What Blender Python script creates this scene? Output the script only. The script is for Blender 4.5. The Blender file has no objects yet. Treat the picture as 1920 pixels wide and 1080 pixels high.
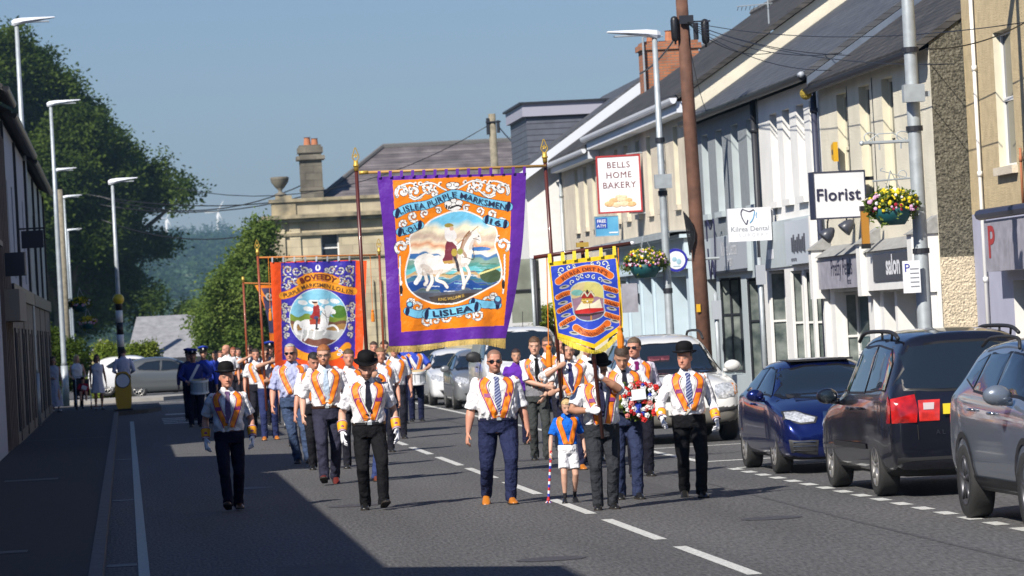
import bpy, bmesh, math, random
import numpy as np
from mathutils import Vector, Matrix, noise
from mathutils.bvhtree import BVHTree
from mathutils.geometry import delaunay_2d_cdt

SC = bpy.context.scene
COL = SC.collection
R = math.radians
# ------------------------------------------------------------------ camera
F = 7800.0            # focal length in photo pixels (1920 wide)
VX, VY = 235.0, 640.0 # vanishing point of the street in the photo
CAMZ = 2.1
ROLL = R(3.0)
_y = Vector((VX - 960, -(VY - 540), -F)).normalized()
_v = Vector((-math.sin(ROLL), math.cos(ROLL), 0))
_z = (_v - _v.dot(_y) * _y).normalized()
_x = _y.cross(_z)
CM = Matrix((_x, _y, _z))          # camera space -> world
cam_data = bpy.data.cameras.new('camera')
cam = bpy.data.objects.new('camera', cam_data)
COL.objects.link(cam)
cam.matrix_world = Matrix.Translation((0, 0, CAMZ)) @ CM.to_4x4()
cam_data.sensor_width = 36
cam_data.lens = F / 1920 * 36
cam_data.clip_start = 1
cam_data.clip_end = 20000
cam_data.dof.use_dof = True
cam_data.dof.focus_distance = 48
cam_data.dof.aperture_fstop = 6.3
SC.camera = cam
# ------------------------------------------------------------------ light
SUN = Vector((-1.0, -1.27, 1.37)).normalized()
W = bpy.data.worlds.new('World')
SC.world = W
W.use_nodes = True
_nt = W.node_tree
_nt.nodes.clear()
_sky = _nt.nodes.new('ShaderNodeTexSky')
_sky.sky_type = 'NISHITA'
_sky.sun_disc = False
_sky.sun_elevation = math.asin(SUN.z)
_sky.sun_rotation = math.atan2(SUN.x, SUN.y)
_sky.altitude = 50
_sky.air_density = 1.2
_sky.dust_density = 0.0
_sky.ozone_density = 4.0
_bg = _nt.nodes.new('ShaderNodeBackground')
_bg.inputs[1].default_value = 0.05
_wo = _nt.nodes.new('ShaderNodeOutputWorld')
_tint = _nt.nodes.new('ShaderNodeVectorMath'); _tint.operation = 'MULTIPLY'
_tint.inputs[1].default_value = (.86, .95, 1.27)
_nt.links.new(_sky.outputs[0], _tint.inputs[0])
_nt.links.new(_tint.outputs[0], _bg.inputs[0])
_nt.links.new(_bg.outputs[0], _wo.inputs[0])
_sl = bpy.data.lights.new('sun', 'SUN')
_sl.energy = 5.0
_sl.angle = R(0.5)
_sl.color = (1.0, 0.945, 0.86)
sun = bpy.data.objects.new('sun', _sl)
COL.objects.link(sun)
sun.rotation_euler = SUN.to_track_quat('Z', 'Y').to_euler()
SC.view_settings.view_transform = 'Standard'
SC.view_settings.look = 'None'
SC.view_settings.exposure = 0.38
SC.view_settings.gamma = 1.0
SC.view_settings.use_curve_mapping = False
SC.cycles.max_bounces = 6
SC.cycles.diffuse_bounces = 1
SC.cycles.glossy_bounces = 3
SC.cycles.transparent_max_bounces = 8
SC.cycles.volume_bounces = 0
random.seed(7)
np.random.seed(7)

# ------------------------------------------------------------------ helpers
def ray(px, py):
    return (CM @ Vector((px - 960, -(py - 540), -F)))
def QX(px, py, X):
    d = ray(px, py); t = X / d.x
    return Vector((X, d.y * t, CAMZ + d.z * t))
def QY(px, py, Y):
    d = ray(px, py); t = Y / d.y
    return Vector((d.x * t, Y, CAMZ + d.z * t))
def QZ(px, py, Z=0.0):
    d = ray(px, py); t = (Z - CAMZ) / d.z
    return Vector((d.x * t, d.y * t, Z))

def s2l(c):
    return tuple(((v / 12.92) if v <= 0.04045 else ((v + 0.055) / 1.055) ** 2.4) for v in c)
def hexc(h):
    h = h.lstrip('#')
    return s2l([int(h[i:i + 2], 16) / 255 for i in (0, 2, 4)])

def mat(name, color, rough=0.7, ns=0, na=0.15, bs=0, bstr=0.2, metallic=0.0, coat=0.0, spec=0.5,
        coords='Object', attr=None, detail=4, color2=None, bdist=0.02, trans=0.0, emit=None, sheen=0.0):
    m = bpy.data.materials.new(name)
    m.use_nodes = True
    nt = m.node_tree
    b = nt.nodes['Principled BSDF']
    col = tuple(color) + (1,) if len(color) == 3 else color
    b.inputs['Base Color'].default_value = col
    b.inputs['Roughness'].default_value = rough
    b.inputs['Metallic'].default_value = metallic
    b.inputs['Coat Weight'].default_value = coat
    b.inputs['Coat Roughness'].default_value = 0.05
    b.inputs['Specular IOR Level'].default_value = spec
    b.inputs['Transmission Weight'].default_value = trans
    if sheen: b.inputs['Sheen Weight'].default_value = sheen
    m.diffuse_color = col
    tc = nt.nodes.new('ShaderNodeTexCoord')
    src = None
    if attr:
        a = nt.nodes.new('ShaderNodeVertexColor'); a.layer_name = attr
        src = a.outputs[0]
    if ns:
        n = nt.nodes.new('ShaderNodeTexNoise')
        n.inputs['Scale'].default_value = ns
        n.inputs['Detail'].default_value = detail
        nt.links.new(tc.outputs[coords], n.inputs['Vector'])
        mr = nt.nodes.new('ShaderNodeMapRange')
        mr.inputs[1].default_value = 0.3; mr.inputs[2].default_value = 0.7
        nt.links.new(n.outputs['Fac'], mr.inputs[0])
        if color2 is not None:
            mx = nt.nodes.new('ShaderNodeMix'); mx.data_type = 'RGBA'
            mx.inputs[6].default_value = col
            mx.inputs[7].default_value = tuple(color2) + (1,)
            nt.links.new(mr.outputs[0], mx.inputs[0])
            nt.links.new(mx.outputs[2], b.inputs['Base Color'])
            if src: nt.links.new(src, mx.inputs[6])
        else:
            mr.inputs[3].default_value = 1 - na; mr.inputs[4].default_value = 1 + na
            vm = nt.nodes.new('ShaderNodeVectorMath'); vm.operation = 'SCALE'
            vm.inputs[0].default_value = col[:3]
            if src: nt.links.new(src, vm.inputs[0])
            nt.links.new(mr.outputs[0], vm.inputs['Scale'])
            nt.links.new(vm.outputs[0], b.inputs['Base Color'])
    elif src:
        nt.links.new(src, b.inputs['Base Color'])
    if bs:
        n2 = nt.nodes.new('ShaderNodeTexNoise')
        n2.inputs['Scale'].default_value = bs
        n2.inputs['Detail'].default_value = 3
        nt.links.new(tc.outputs[coords], n2.inputs['Vector'])
        bp = nt.nodes.new('ShaderNodeBump')
        bp.inputs['Strength'].default_value = bstr
        bp.inputs['Distance'].default_value = bdist
        nt.links.new(n2.outputs['Fac'], bp.inputs['Height'])
        nt.links.new(bp.outputs[0], b.inputs['Normal'])
    if emit:
        b.inputs['Emission Color'].default_value = tuple(emit) + (1,)
        b.inputs['Emission Strength'].default_value = 1
    return m

def brickmat(name, c1, c2, mortar, bw, bh, ms=0.01, rough=0.8, kz=1.0, bstr=0.5, ns=3, na=0.2, off=0.5):
    """rows of bricks, slates or ashlar: u runs along x+y, v runs along z"""
    m = mat(name, c1, rough)
    nt = m.node_tree; b = nt.nodes['Principled BSDF']
    tc = nt.nodes.new('ShaderNodeTexCoord')
    sp = nt.nodes.new('ShaderNodeSeparateXYZ'); nt.links.new(tc.outputs['Object'], sp.inputs[0])
    ad = nt.nodes.new('ShaderNodeMath'); nt.links.new(sp.outputs[0], ad.inputs[0]); nt.links.new(sp.outputs[1], ad.inputs[1])
    mz = nt.nodes.new('ShaderNodeMath'); mz.operation = 'MULTIPLY'; mz.inputs[1].default_value = kz
    nt.links.new(sp.outputs[2], mz.inputs[0])
    if kz != 1.0: # roofs: u is y only
        ad.inputs[0].default_value = 0
        nt.links.remove(ad.inputs[0].links[0])
    cb = nt.nodes.new('ShaderNodeCombineXYZ'); nt.links.new(ad.outputs[0], cb.inputs[0]); nt.links.new(mz.outputs[0], cb.inputs[1])
    bt = nt.nodes.new('ShaderNodeTexBrick')
    bt.offset = off
    bt.inputs['Color1'].default_value = tuple(c1) + (1,)
    bt.inputs['Color2'].default_value = tuple(c2) + (1,)
    bt.inputs['Mortar'].default_value = tuple(mortar) + (1,)
    bt.inputs['Scale'].default_value = 1
    bt.inputs['Brick Width'].default_value = bw
    bt.inputs['Row Height'].default_value = bh
    bt.inputs['Mortar Size'].default_value = ms
    bt.inputs['Bias'].default_value = 0
    nt.links.new(cb.outputs[0], bt.inputs['Vector'])
    n = nt.nodes.new('ShaderNodeTexNoise'); n.inputs['Scale'].default_value = ns; n.inputs['Detail'].default_value = 6
    nt.links.new(tc.outputs['Object'], n.inputs['Vector'])
    mr = nt.nodes.new('ShaderNodeMapRange'); mr.inputs[1].default_value = .3; mr.inputs[2].default_value = .7
    mr.inputs[3].default_value = 1 - na; mr.inputs[4].default_value = 1 + na
    nt.links.new(n.outputs['Fac'], mr.inputs[0])
    vm = nt.nodes.new('ShaderNodeVectorMath'); vm.operation = 'SCALE'
    nt.links.new(bt.outputs['Color'], vm.inputs[0]); nt.links.new(mr.outputs[0], vm.inputs['Scale'])
    nt.links.new(vm.outputs[0], b.inputs['Base Color'])
    bp = nt.nodes.new('ShaderNodeBump'); bp.inputs['Strength'].default_value = bstr; bp.inputs['Distance'].default_value = 0.02
    bp.invert = True
    nt.links.new(bt.outputs['Fac'], bp.inputs['Height']); nt.links.new(bp.outputs[0], b.inputs['Normal'])
    return m

class MB:
    def __init__(s): s.v = []; s.f = []; s.m = []
    def add(s, vs, fs, m=0):
        o = len(s.v); s.v += [tuple(v) for v in vs]
        s.f += [tuple(i + o for i in f) for f in fs]; s.m += [m] * len(fs)
        return s
    def quad(s, a, b, c, d, m=0): return s.add([a, b, c, d], [(0, 1, 2, 3)], m)
    def box(s, x0, x1, y0, y1, z0, z1, m=0, M=None):
        vs = [Vector((x, y, z)) for x in (x0, x1) for y in (y0, y1) for z in (z0, z1)]
        if M is not None: vs = [M @ v for v in vs]
        return s.add(vs, [(0, 1, 3, 2), (4, 6, 7, 5), (0, 4, 5, 1), (2, 3, 7, 6), (0, 2, 6, 4), (1, 5, 7, 3)], m)
    def rings(s, rings, m=0, cap=True, closed=True):
        n = len(rings[0]); o = len(s.v)
        for r in rings: s.v += [tuple(p) for p in r]
        for i in range(len(rings) - 1):
            for j in range(n if closed else n - 1):
                k = (j + 1) % n
                s.f.append((o + i * n + j, o + i * n + k, o + (i + 1) * n + k, o + (i + 1) * n + j)); s.m.append(m)
        if cap:
            s.f.append(tuple(o + j for j in reversed(range(n)))); s.m.append(m)
            s.f.append(tuple(o + (len(rings) - 1) * n + j for j in range(n))); s.m.append(m)
        return s
    def tube(s, pts, rad, n=8, m=0, cap=True, up=(0, 1, 0.01), round_ends=False):
        pts = [Vector(p) for p in pts]; k = len(pts)
        if not isinstance(rad, (list,)): rad = [rad] * k
        rr = [(r, r) if not isinstance(r, tuple) else r for r in rad]
        if round_ends:
            t0 = (pts[1] - pts[0]).normalized(); t1 = (pts[-1] - pts[-2]).normalized()
            a0, b0 = rr[0]; a1, b1 = rr[-1]
            pts = [pts[0] - t0 * max(a0, b0) * .92, pts[0] - t0 * max(a0, b0) * .6] + pts + [pts[-1] + t1 * max(a1, b1) * .6, pts[-1] + t1 * max(a1, b1) * .92]
            rr = [(a0 * .35, b0 * .35), (a0 * .8, b0 * .8)] + rr + [(a1 * .8, b1 * .8), (a1 * .35, b1 * .35)]
            k += 4
        up = Vector(up); R_ = []
        for i in range(k):
            t = (pts[min(i + 1, k - 1)] - pts[max(i - 1, 0)])
            t = t.normalized() if t.length > 1e-9 else Vector((0, 0, 1))
            u = up - up.dot(t) * t
            if u.length < 1e-3: u = Vector((1, 0, 0)) - t.x * t
            u.normalize(); w = t.cross(u); up = u
            a, b = rr[i]
            R_.append([pts[i] + w * (a * math.cos(q)) + u * (b * math.sin(q)) for q in [2 * math.pi * j / n for j in range(n)]])
        return s.rings(R_, m, cap)
    def lathe(s, prof, c=(0, 0, 0), n=20, m=0, M=None, cap=False):
        M = M or Matrix.Identity(4); c = Vector(c); rs = []
        for r, z in prof:
            rs.append([c + M @ Vector((r * math.cos(q), r * math.sin(q), z)) for q in [2 * math.pi * j / n for j in range(n)]])
        return s.rings(rs, m, cap)
    def ell(s, c, r, n=10, k=7, m=0, M=None):
        M = M or Matrix.Identity(4); c = Vector(c); rs = []
        for i in range(k + 1):
            th = math.pi * (i / k); th = min(max(th, .08), math.pi - .08)
            rs.append([c + M @ Vector((r[0] * math.sin(th) * math.cos(q), r[1] * math.sin(th) * math.sin(q), -r[2] * math.cos(th))) for q in [2 * math.pi * j / n for j in range(n)]])
        return s.rings(rs, m, True)
    def prism(s, poly, ax, a, b, m=0):
        """poly in the two other axes (order x,y,z), extruded along ax from a to b"""
        def P(p, t):
            return {'x': (t, p[0], p[1]), 'y': (p[0], t, p[1]), 'z': (p[0], p[1], t)}[ax]
        n = len(poly)
        vs = [P(p, a) for p in poly] + [P(p, b) for p in poly]
        fs = [tuple(range(n)), tuple(reversed(range(n, 2 * n)))] + [(i, n + i, n + (i + 1) % n, (i + 1) % n) for i in range(n)]
        return s.add(vs, fs, m)
    def build(s, name, mats, parent=None, smooth=False, fixn=False):
        me = bpy.data.meshes.new(name)
        me.from_pydata(s.v, [], s.f)
        if not isinstance(mats, (list, tuple)): mats = [mats]
        for m in mats: me.materials.append(m)
        if any(s.m): me.polygons.foreach_set('material_index', s.m)
        if smooth: me.polygons.foreach_set('use_smooth', [True] * len(s.f))
        if fixn:
            bm = bmesh.new(); bm.from_mesh(me); bmesh.ops.recalc_face_normals(bm, faces=bm.faces); bm.to_mesh(me); bm.free()
        me.update()
        return link(name, me, parent)

def link(name, data, parent=None):
    o = bpy.data.objects.new(name, data)
    COL.objects.link(o)
    if parent is not None: o.parent = parent
    return o
def thing(name, label, cat, loc=(0, 0, 0), rz=0, group=None):
    o = bpy.data.objects.new(name, None); COL.objects.link(o)
    o.empty_display_size = .2
    o.location = loc; o.rotation_euler = (0, 0, rz)
    return tag(o, label, cat, group)
def tag(o, label, cat, group=None):
    o['label'] = label; o['category'] = cat
    if group: o['group'] = group
    return o
def struct(o, kind='structure'):
    o['kind'] = kind; return o
def copy_tree(o, parent=None):
    c = o.copy(); COL.objects.link(c)
    if parent is not None: c.parent = parent
    for ch in list(o.children): copy_tree(ch, c)
    return c
def autosmooth(o, deg=35):
    me = o.data
    me.polygons.foreach_set('use_smooth', [True] * len(me.polygons))
    me.set_sharp_from_angle(angle=R(deg))
    return o
def evalmesh(me, mods):
    o = bpy.data.objects.new('tmp', me); COL.objects.link(o)
    for t, kw in mods:
        md = o.modifiers.new(t, t)
        for k, v in kw.items(): setattr(md, k, v)
    dg = bpy.context.evaluated_depsgraph_get(); dg.update()
    r = bpy.data.meshes.new_from_object(o.evaluated_get(dg))
    bpy.data.objects.remove(o)
    return r
def remesh(mb, vox, smooth=3):
    me = bpy.data.meshes.new('t'); me.from_pydata(mb.v, [], mb.f)
    bm = bmesh.new(); bm.from_mesh(me); bmesh.ops.recalc_face_normals(bm, faces=bm.faces); bm.to_mesh(me); bm.free()
    mods = [('REMESH', dict(mode='VOXEL', voxel_size=vox, use_smooth_shade=True))]
    if smooth: mods.append(('SMOOTH', dict(factor=.5, iterations=smooth)))
    return evalmesh(me, mods)
_tc = {}
def text_mesh(s, bold=0.0, spacing=1.0, align='CENTER', res=3):
    """verts (x,y) with cap height about 0.7 per size 1, and faces"""
    if set(s) & set('MWKN'): bold = min(bold, .005)
    k = (s, bold, spacing, align)
    if k in _tc: return _tc[k]
    cu = bpy.data.curves.new('t', 'FONT'); cu.body = s; cu.size = 1; cu.align_x = align
    cu.offset = bold; cu.space_character = spacing; cu.resolution_u = res; cu.fill_mode = 'FRONT'
    o = bpy.data.objects.new('t', cu); COL.objects.link(o)
    dg = bpy.context.evaluated_depsgraph_get(); dg.update()
    me = bpy.data.meshes.new_from_object(o.evaluated_get(dg))
    vs = [(v.co.x, v.co.y) for v in me.vertices]; fs = [tuple(p.vertices) for p in me.polygons]
    bpy.data.objects.remove(o)
    _tc[k] = (vs, fs)
    return vs, fs
def put_text(mb, s, fn, size, m=0, bold=0.0, spacing=1.0, align='CENTER', sx=1.0):
    vs, fs = text_mesh(s, bold, spacing, align)
    mb.add([fn(x * size * sx, y * size) for x, y in vs], fs, m)
def sstep(a, b, x):
    t = min(1, max(0, (x - a) / (b - a))); return t * t * (3 - 2 * t)
def catmull(pts, k=6, closed=False):
    P = [np.array(p, float) for p in pts]; n = len(P); out = []
    rng = n if closed else n - 1
    for i in range(rng):
        p0 = P[(i - 1) % n] if closed or i > 0 else P[0] * 2 - P[1]
        p1 = P[i]; p2 = P[(i + 1) % n]
        p3 = P[(i + 2) % n] if closed or i + 2 < n else P[-1] * 2 - P[-2]
        for j in range(k):
            t = j / k
            out.append(.5 * ((2 * p1) + (-p0 + p2) * t + (2 * p0 - 5 * p1 + 4 * p2 - p3) * t * t + (-p0 + 3 * p1 - 3 * p2 + p3) * t ** 3))
    if not closed: out.append(P[-1])
    return out
# ================================================================== materials of the setting
M = {}
M['asphalt'] = mat('asphalt', (.088, .086, .086), .85, ns=1, na=.5, bs=18, bstr=1.0, bdist=.02, detail=12)
def _asphalt_patches():
    nt = M['asphalt'].node_tree; b = nt.nodes['Principled BSDF']
    for n_ in [n_ for n_ in nt.nodes if n_.type == 'TEX_NOISE']:
        l_ = n_.inputs['Vector'].links[0].from_socket; mp_ = nt.nodes.new('ShaderNodeMapping'); mp_.inputs['Scale'].default_value = (34, 5, 1) if n_.inputs['Scale'].default_value < 2 else (1.6, .3, 1)
        nt.links.new(l_, mp_.inputs[0]); nt.links.new(mp_.outputs[0], n_.inputs['Vector'])
        n_.inputs['Detail'].default_value = 5
    src = b.inputs['Base Color'].links[0].from_socket
    tc = nt.nodes.new('ShaderNodeTexCoord')
    mp = nt.nodes.new('ShaderNodeMapping'); mp.inputs['Scale'].default_value = (.9, .07, 1)
    nt.links.new(tc.outputs['Object'], mp.inputs[0])
    n = nt.nodes.new('ShaderNodeTexNoise'); n.inputs['Scale'].default_value = 1.0; n.inputs['Detail'].default_value = 5
    nt.links.new(mp.outputs[0], n.inputs['Vector'])
    mr = nt.nodes.new('ShaderNodeMapRange'); mr.inputs[1].default_value = .35; mr.inputs[2].default_value = .65; mr.inputs[3].default_value = .86; mr.inputs[4].default_value = 1.12
    nt.links.new(n.outputs['Fac'], mr.inputs[0])
    vm = nt.nodes.new('ShaderNodeVectorMath'); vm.operation = 'SCALE'
    nt.links.new(src, vm.inputs[0]); nt.links.new(mr.outputs[0], vm.inputs['Scale']); nt.links.new(vm.outputs[0], b.inputs['Base Color'])
_asphalt_patches()
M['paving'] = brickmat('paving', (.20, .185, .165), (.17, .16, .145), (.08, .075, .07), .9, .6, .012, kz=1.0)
M['pave_l'] = mat('pave_dark', (.035, .032, .032), .9, ns=8, na=.25, bs=60, bstr=.3)  # base colour lowered to deepen the shade on the left pavement
M['kerb'] = mat('kerb_stone', (.13, .125, .12), .85, ns=20, na=.25)
M['paint'] = mat('road_paint', (.72, .72, .68), .7, ns=25, na=.18, color2=(.38, .38, .36))
M['paint_dull'] = mat('road_paint_dull', (.42, .45, .40), .7, ns=25, na=.2)  # duller, greenish white for the edge line
M['cream'] = mat('cream_render', (.80, .74, .59), .9, ns=1.7, na=.10, bs=45, bstr=.6, bdist=.03)
M['tan'] = mat('beige_render', (.70, .62, .49), .9, ns=1.5, na=.13, bs=50, bstr=.6, bdist=.03)
M['creamsm'] = mat('cream_smooth', (.74, .69, .52), .8, ns=4, na=.06)
M['white'] = mat('white_paint', (.82, .81, .78), .75, ns=5, na=.05)
M['whiter'] = mat('white_render', (.84, .83, .80), .9, ns=1.5, na=.07, bs=50, bstr=.4, bdist=.02)
M['greyr'] = mat('grey_render', (.27, .30, .32), .9, ns=6, na=.08, bs=60, bstr=.6, bdist=.03)
M['greysm'] = mat('grey_smooth', (.46, .52, .54), .7, ns=3, na=.05)
M['yellowr'] = mat('ochre_render', (.58, .46, .27), .9, ns=5, na=.12, bs=40, bstr=.6, bdist=.03)
M['pebble'] = mat('dark_pebbledash', (.13, .12, .09), .95, ns=30, na=.7, bs=28, bstr=1.0, bdist=.05, detail=8)
M['pebblec'] = mat('cream_pebbledash', (.66, .56, .40), .95, ns=30, na=.3, bs=28, bstr=1.0, bdist=.05, detail=8)
M['lav'] = mat('lavender_paint', (.42, .43, .55), .7, ns=3, na=.05)
M['ltblue'] = mat('pale_blue_paint', (.54, .66, .73), .6, ns=4, na=.05)
M['slate'] = brickmat('slate_roof', (.065, .060, .056), (.035, .034, .034), (.012, .012, .012), .30, .20, .012, .75, kz=1.8, bstr=.8, ns=2.5, na=.45)
M['slate2'] = brickmat('grey_slate_roof', (.095, .10, .108), (.066, .07, .078), (.03, .03, .033), .30, .20, .010, .6, kz=1.8, bstr=.5, ns=2.5, na=.25)
M['slatep'] = brickmat('purple_slate_roof', (.19, .165, .165), (.12, .105, .11), (.05, .05, .05), .40, .25, .012, .7, kz=1.8, bstr=.6, ns=1.2, na=.4)
M['stone'] = brickmat('sandstone', (.55, .47, .31), (.46, .39, .27), (.30, .26, .18), .95, .36, .008, .9, bstr=.3, ns=1.0, na=.3)
M['stone_plain'] = mat('sandstone_trim', (.46, .38, .24), .9, ns=2.0, na=.4, color2=(.13, .12, .09))
M['stone_dark'] = brickmat('weathered_stone', (.20, .18, .14), (.14, .125, .10), (.08, .07, .06), .7, .3, .008, .9, bstr=.3, ns=1.5, na=.4)
M['brick'] = brickmat('orange_brick', (.48, .17, .07), (.33, .12, .06), (.22, .17, .13), .225, .075, .010, .85)
M['glass'] = mat('window_glass', (.025, .035, .045), .06, spec=.6)
M['shopglass'] = mat('shop_glass', (.06, .10, .11), .05, spec=.7, ns=.8, na=.8)
M['dark'] = mat('dark_paint', (.02, .022, .03), .5)
M['black'] = mat('black_paint', (.012, .012, .014), .4)
M['navy'] = mat('dark_slate_pipe', (.03, .035, .07), .5)
M['galv'] = mat('galvanised_steel', (.42, .46, .48), .5, ns=8, na=.12, metallic=.35)
M['wood'] = mat('brown_pole_wood', (.125, .058, .036), .8, ns=4, na=.35, bs=25, bstr=.4)
M['woodg'] = mat('grey_pole_wood', (.24, .21, .15), .85, ns=6, na=.3)
M['guttw'] = mat('white_gutter', (.72, .75, .80), .5)
M['lead'] = mat('lead_flashing', (.13, .16, .21), .5, ns=4, na=.15)
M['terra'] = mat('terracotta', (.45, .17, .08), .8, ns=6, na=.15)
M['brownd'] = mat('dark_shop_paint', (.07, .055, .055), .6, ns=4, na=.2)
M['brownp'] = mat('brown_shop_paint', (.21, .155, .12), .7, ns=4, na=.12)
M['ltpaint'] = mat('off_white_render', (.55, .55, .58), .85, ns=5, na=.08)
M['sagew'] = mat('pale_sage_render', (.42, .48, .46), .85, ns=5, na=.1)
M['greyroof'] = mat('grey_tile_roof', (.26, .26, .27), .8, ns=3, na=.2, bs=10, bstr=.3)
M['signgrey'] = mat('grey_sign', (.40, .43, .47), .5)
M['signdark'] = mat('charcoal_sign', (.055, .06, .08), .35)
M['signred'] = mat('red_frame', (.42, .03, .03), .5)
M['signtext'] = mat('maroon_lettering', (.16, .02, .03), .6)
M['signblue'] = mat('dark_lettering', (.02, .02, .06), .6)
M['letgrey'] = mat('grey_lettering', (.25, .27, .30), .6)
M['signwhite'] = mat('sign_white', (.82, .83, .86), .45)
M['bone'] = mat('bread_crust', (.72, .45, .22), .7, ns=30, na=.3)
M['ltpurple'] = mat('lilac_sign', (.34, .33, .38), .6, ns=5, na=.2)

# ================================================================== ground
def strip(name, x0, x1, y0, y1, z, m, sub=1):
    mb = MB(); mb.quad((x0, y0, z), (x1, y0, z), (x1, y1, z), (x0, y1, z)); o = mb.build(name, m); return struct(o)
strip('road', -.3, 10.35, -30, 140, 0.0, M['asphalt'])
strip('crossing_road', -60, 40, 140, 172, 0.0, M['asphalt'])
strip('far_road', -3, 9, 172, 300, 0.0, M['asphalt'])
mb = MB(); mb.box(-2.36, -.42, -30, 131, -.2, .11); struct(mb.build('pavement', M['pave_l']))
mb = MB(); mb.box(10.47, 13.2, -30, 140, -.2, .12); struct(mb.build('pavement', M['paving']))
def kerb(name, x0, x1, y0, y1, h):
    mb = MB(); y = y0
    while y < y1 - .05:
        e = min(y + .914, y1); mb.box(x0, x1, y + .006, e - .006, -.1, h); y = e
    return struct(mb.build(name, M['kerb']))
kerb('kerb', -.42, -.30, -30, 118, .115)
kerb('kerb', 10.35, 10.47, -30, 140, .125)
# pavement build-out at the crossing, carrying the bollard
mb = MB(); mb.prism([(-.418, 118.2), (.55, 120.5), (.95, 123), (.95, 131), (-.418, 131)], 'z', -.1, .12)
struct(mb.build('pavement', M['pave_l']))
mb = MB(); mb.prism([(-14, 143.5), (1.2, 143.5), (2.6, 146), (4.4, 152), (4.4, 158), (2.4, 158), (2.2, 148.2), (-14, 147)], 'z', -.1, .13)
struct(mb.build('pavement', mat('pale_paving', (.33, .31, .28), .9, ns=3, na=.15)))
def marks(name, rects, m, z=.004):
    mb = MB()
    for x0, x1, y0, y1 in rects: mb.quad((x0, y0, z), (x1, y0, z), (x1, y1, z), (x0, y1, z))
    return struct(mb.build(name, m))
marks('centre_line', [(4.78, 4.90, a, b) for a, b in ((67.5, 72.0), (61.4, 65.9), (55.7, 60.1), (49.8, 54.1), (44.06, 48.2), (38.3, 42.67), (32.5, 37.0), (73.5, 78), (79.6, 84), (85.5, 90))], M['paint'])
marks('edge_line', [(0.01, .11, 20, 109)], M['paint_dull'])
marks('bay_line', [(7.80, 7.95, 37.4 + k * 1.17, 37.4 + k * 1.17 + .62) for k in range(-6, 15)], M['paint'])
marks('bay_line', [(7.82, 7.94, 57.2, 64.2), (7.94, 10.3, 57.2, 57.45), (7.94, 9.4, 54.4, 54.6), (7.70, 7.82, 78, 130), (7.94, 10.3, 64.0, 64.2), (7.82, 10.3, 77.6, 77.8)], M['paint'])
marks('crossing_marking', [(.85, 2.3, y, y + .8) for y in (103.5, 105.6, 107.7, 109.8)] + [(1.0, 3.4, 115.5, 116.9), (.3, 5.8, 138.3, 138.8)], M['paint'])
# ironwork and patches on the left pavement and road
mb = MB()
for (a, b, c, d) in ((-1.9, -1.1, 62, 62.7), (-1.95, -1.05, 40.5, 41.0), (-2.2, -.5, 88, 88.2)): mb.quad((a, c, .115), (b, c, .115), (b, d, .115), (a, d, .115))
struct(mb.build('pavement_cover', M['kerb']))
M['tar'] = mat('tar_patch', (.068, .066, .067), .8, ns=9, na=.35, bs=20, bstr=.8)
M['iron'] = mat('cast_iron', (.055, .05, .048), .55, ns=15, na=.3)
rgp = random.Random(12)
for (a, b, c_, d) in ((5.7, 6.4, 48, 58), (6.9, 7.25, 20, 140), (3.3, 4.0, 66, 80), (1.2, 1.9, 33, 37.5)):
    q = [(a + rgp.uniform(-.04, .04), c_), (b + rgp.uniform(-.04, .04), c_ + rgp.uniform(0, .3)), (b + rgp.uniform(-.05, .05), (c_ + d) / 2), (b + rgp.uniform(-.04, .04), d), (a + rgp.uniform(-.04, .04), d - rgp.uniform(0, .3)), (a + rgp.uniform(-.06, .06), (c_ + d) / 2)]
    if b - a < .4: q = [(a, c_), (a + .05, c_)] + [(a + .05 + .03 * math.sin(k), c_ + (d - c_) * k / 30) for k in range(1, 30)] + [(a + .05, d), (a, d)] + [(a + .03 * math.sin(k), c_ + (d - c_) * k / 30) for k in range(29, 0, -1)]
    mb = MB(); n_ = len(q); mb.add([(p[0], p[1], .003) for p in q], [tuple(range(n_))]); struct(mb.build('road_patch', M['tar']))
for (a, c_) in ((3.6, 36.2), (6.3, 41.0), (2.6, 49.5), (6.0, 62), (1.6, 57)):
    mb = MB(); mb.lathe([(.31, .004), (.30, .0065), (.26, .0065), (.25, .0045), (.001, .0045)], (a, c_, 0), 24); struct(mb.build('road_cover', M['iron']))
for c_ in (39, 55, 74): mb = MB(); mb.box(-.28, .02 - .02, c_, c_ + .45, -.05, .005); struct(mb.build('road_drain', M['iron']))
mb = MB(); mb.quad((.5, 76, .003), (2.6, 76, .003), (2.6, 76.25, .003), (.5, 76.25, .003)); struct(mb.build('road_patch', M['kerb']))

# terrain: falls away behind the crossroads, then climbs to the far hill
def terr(x, y):
    z = -.12
    z -= 9 * sstep(175, 420, y)
    z -= 3 * sstep(420, 600, y)
    z += 26 * sstep(600, 1500, y)
    z += 49 * sstep(1350, 3000, y) ** .9
    z -= 30 * sstep(3050, 4200, y)
    if y > 500:
        k = sstep(500, 2500, y)
        z += k * (5 * noise.noise(Vector((x / 420, y / 700, 1))) + 5 * math.sin(x / 260 + 1.2))
        z += k * 3.0 * noise.noise(Vector((x / 60, y / 120, 5)))
    return z
ys = list(np.linspace(-60, 175, 12)) + list(np.linspace(185, 600, 24)) + list(np.linspace(620, 4300, 150))
us = np.linspace(-1, 1, 121)
mb = MB(); vs = []
for y in ys:
    hw = 120 + max(y, 0) * .42
    for u in us: vs.append((u * hw, y, terr(u * hw, y)))
fs = [(i * 121 + j, i * 121 + j + 1, (i + 1) * 121 + j + 1, (i + 1) * 121 + j) for i in range(len(ys) - 1) for j in range(120)]
mb.add(vs, fs)
tm = mat('field_grass', (.06, .11, .03), .95)
nt = tm.node_tree; b_ = nt.nodes['Principled BSDF']; tc = nt.nodes.new('ShaderNodeTexCoord')
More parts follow.
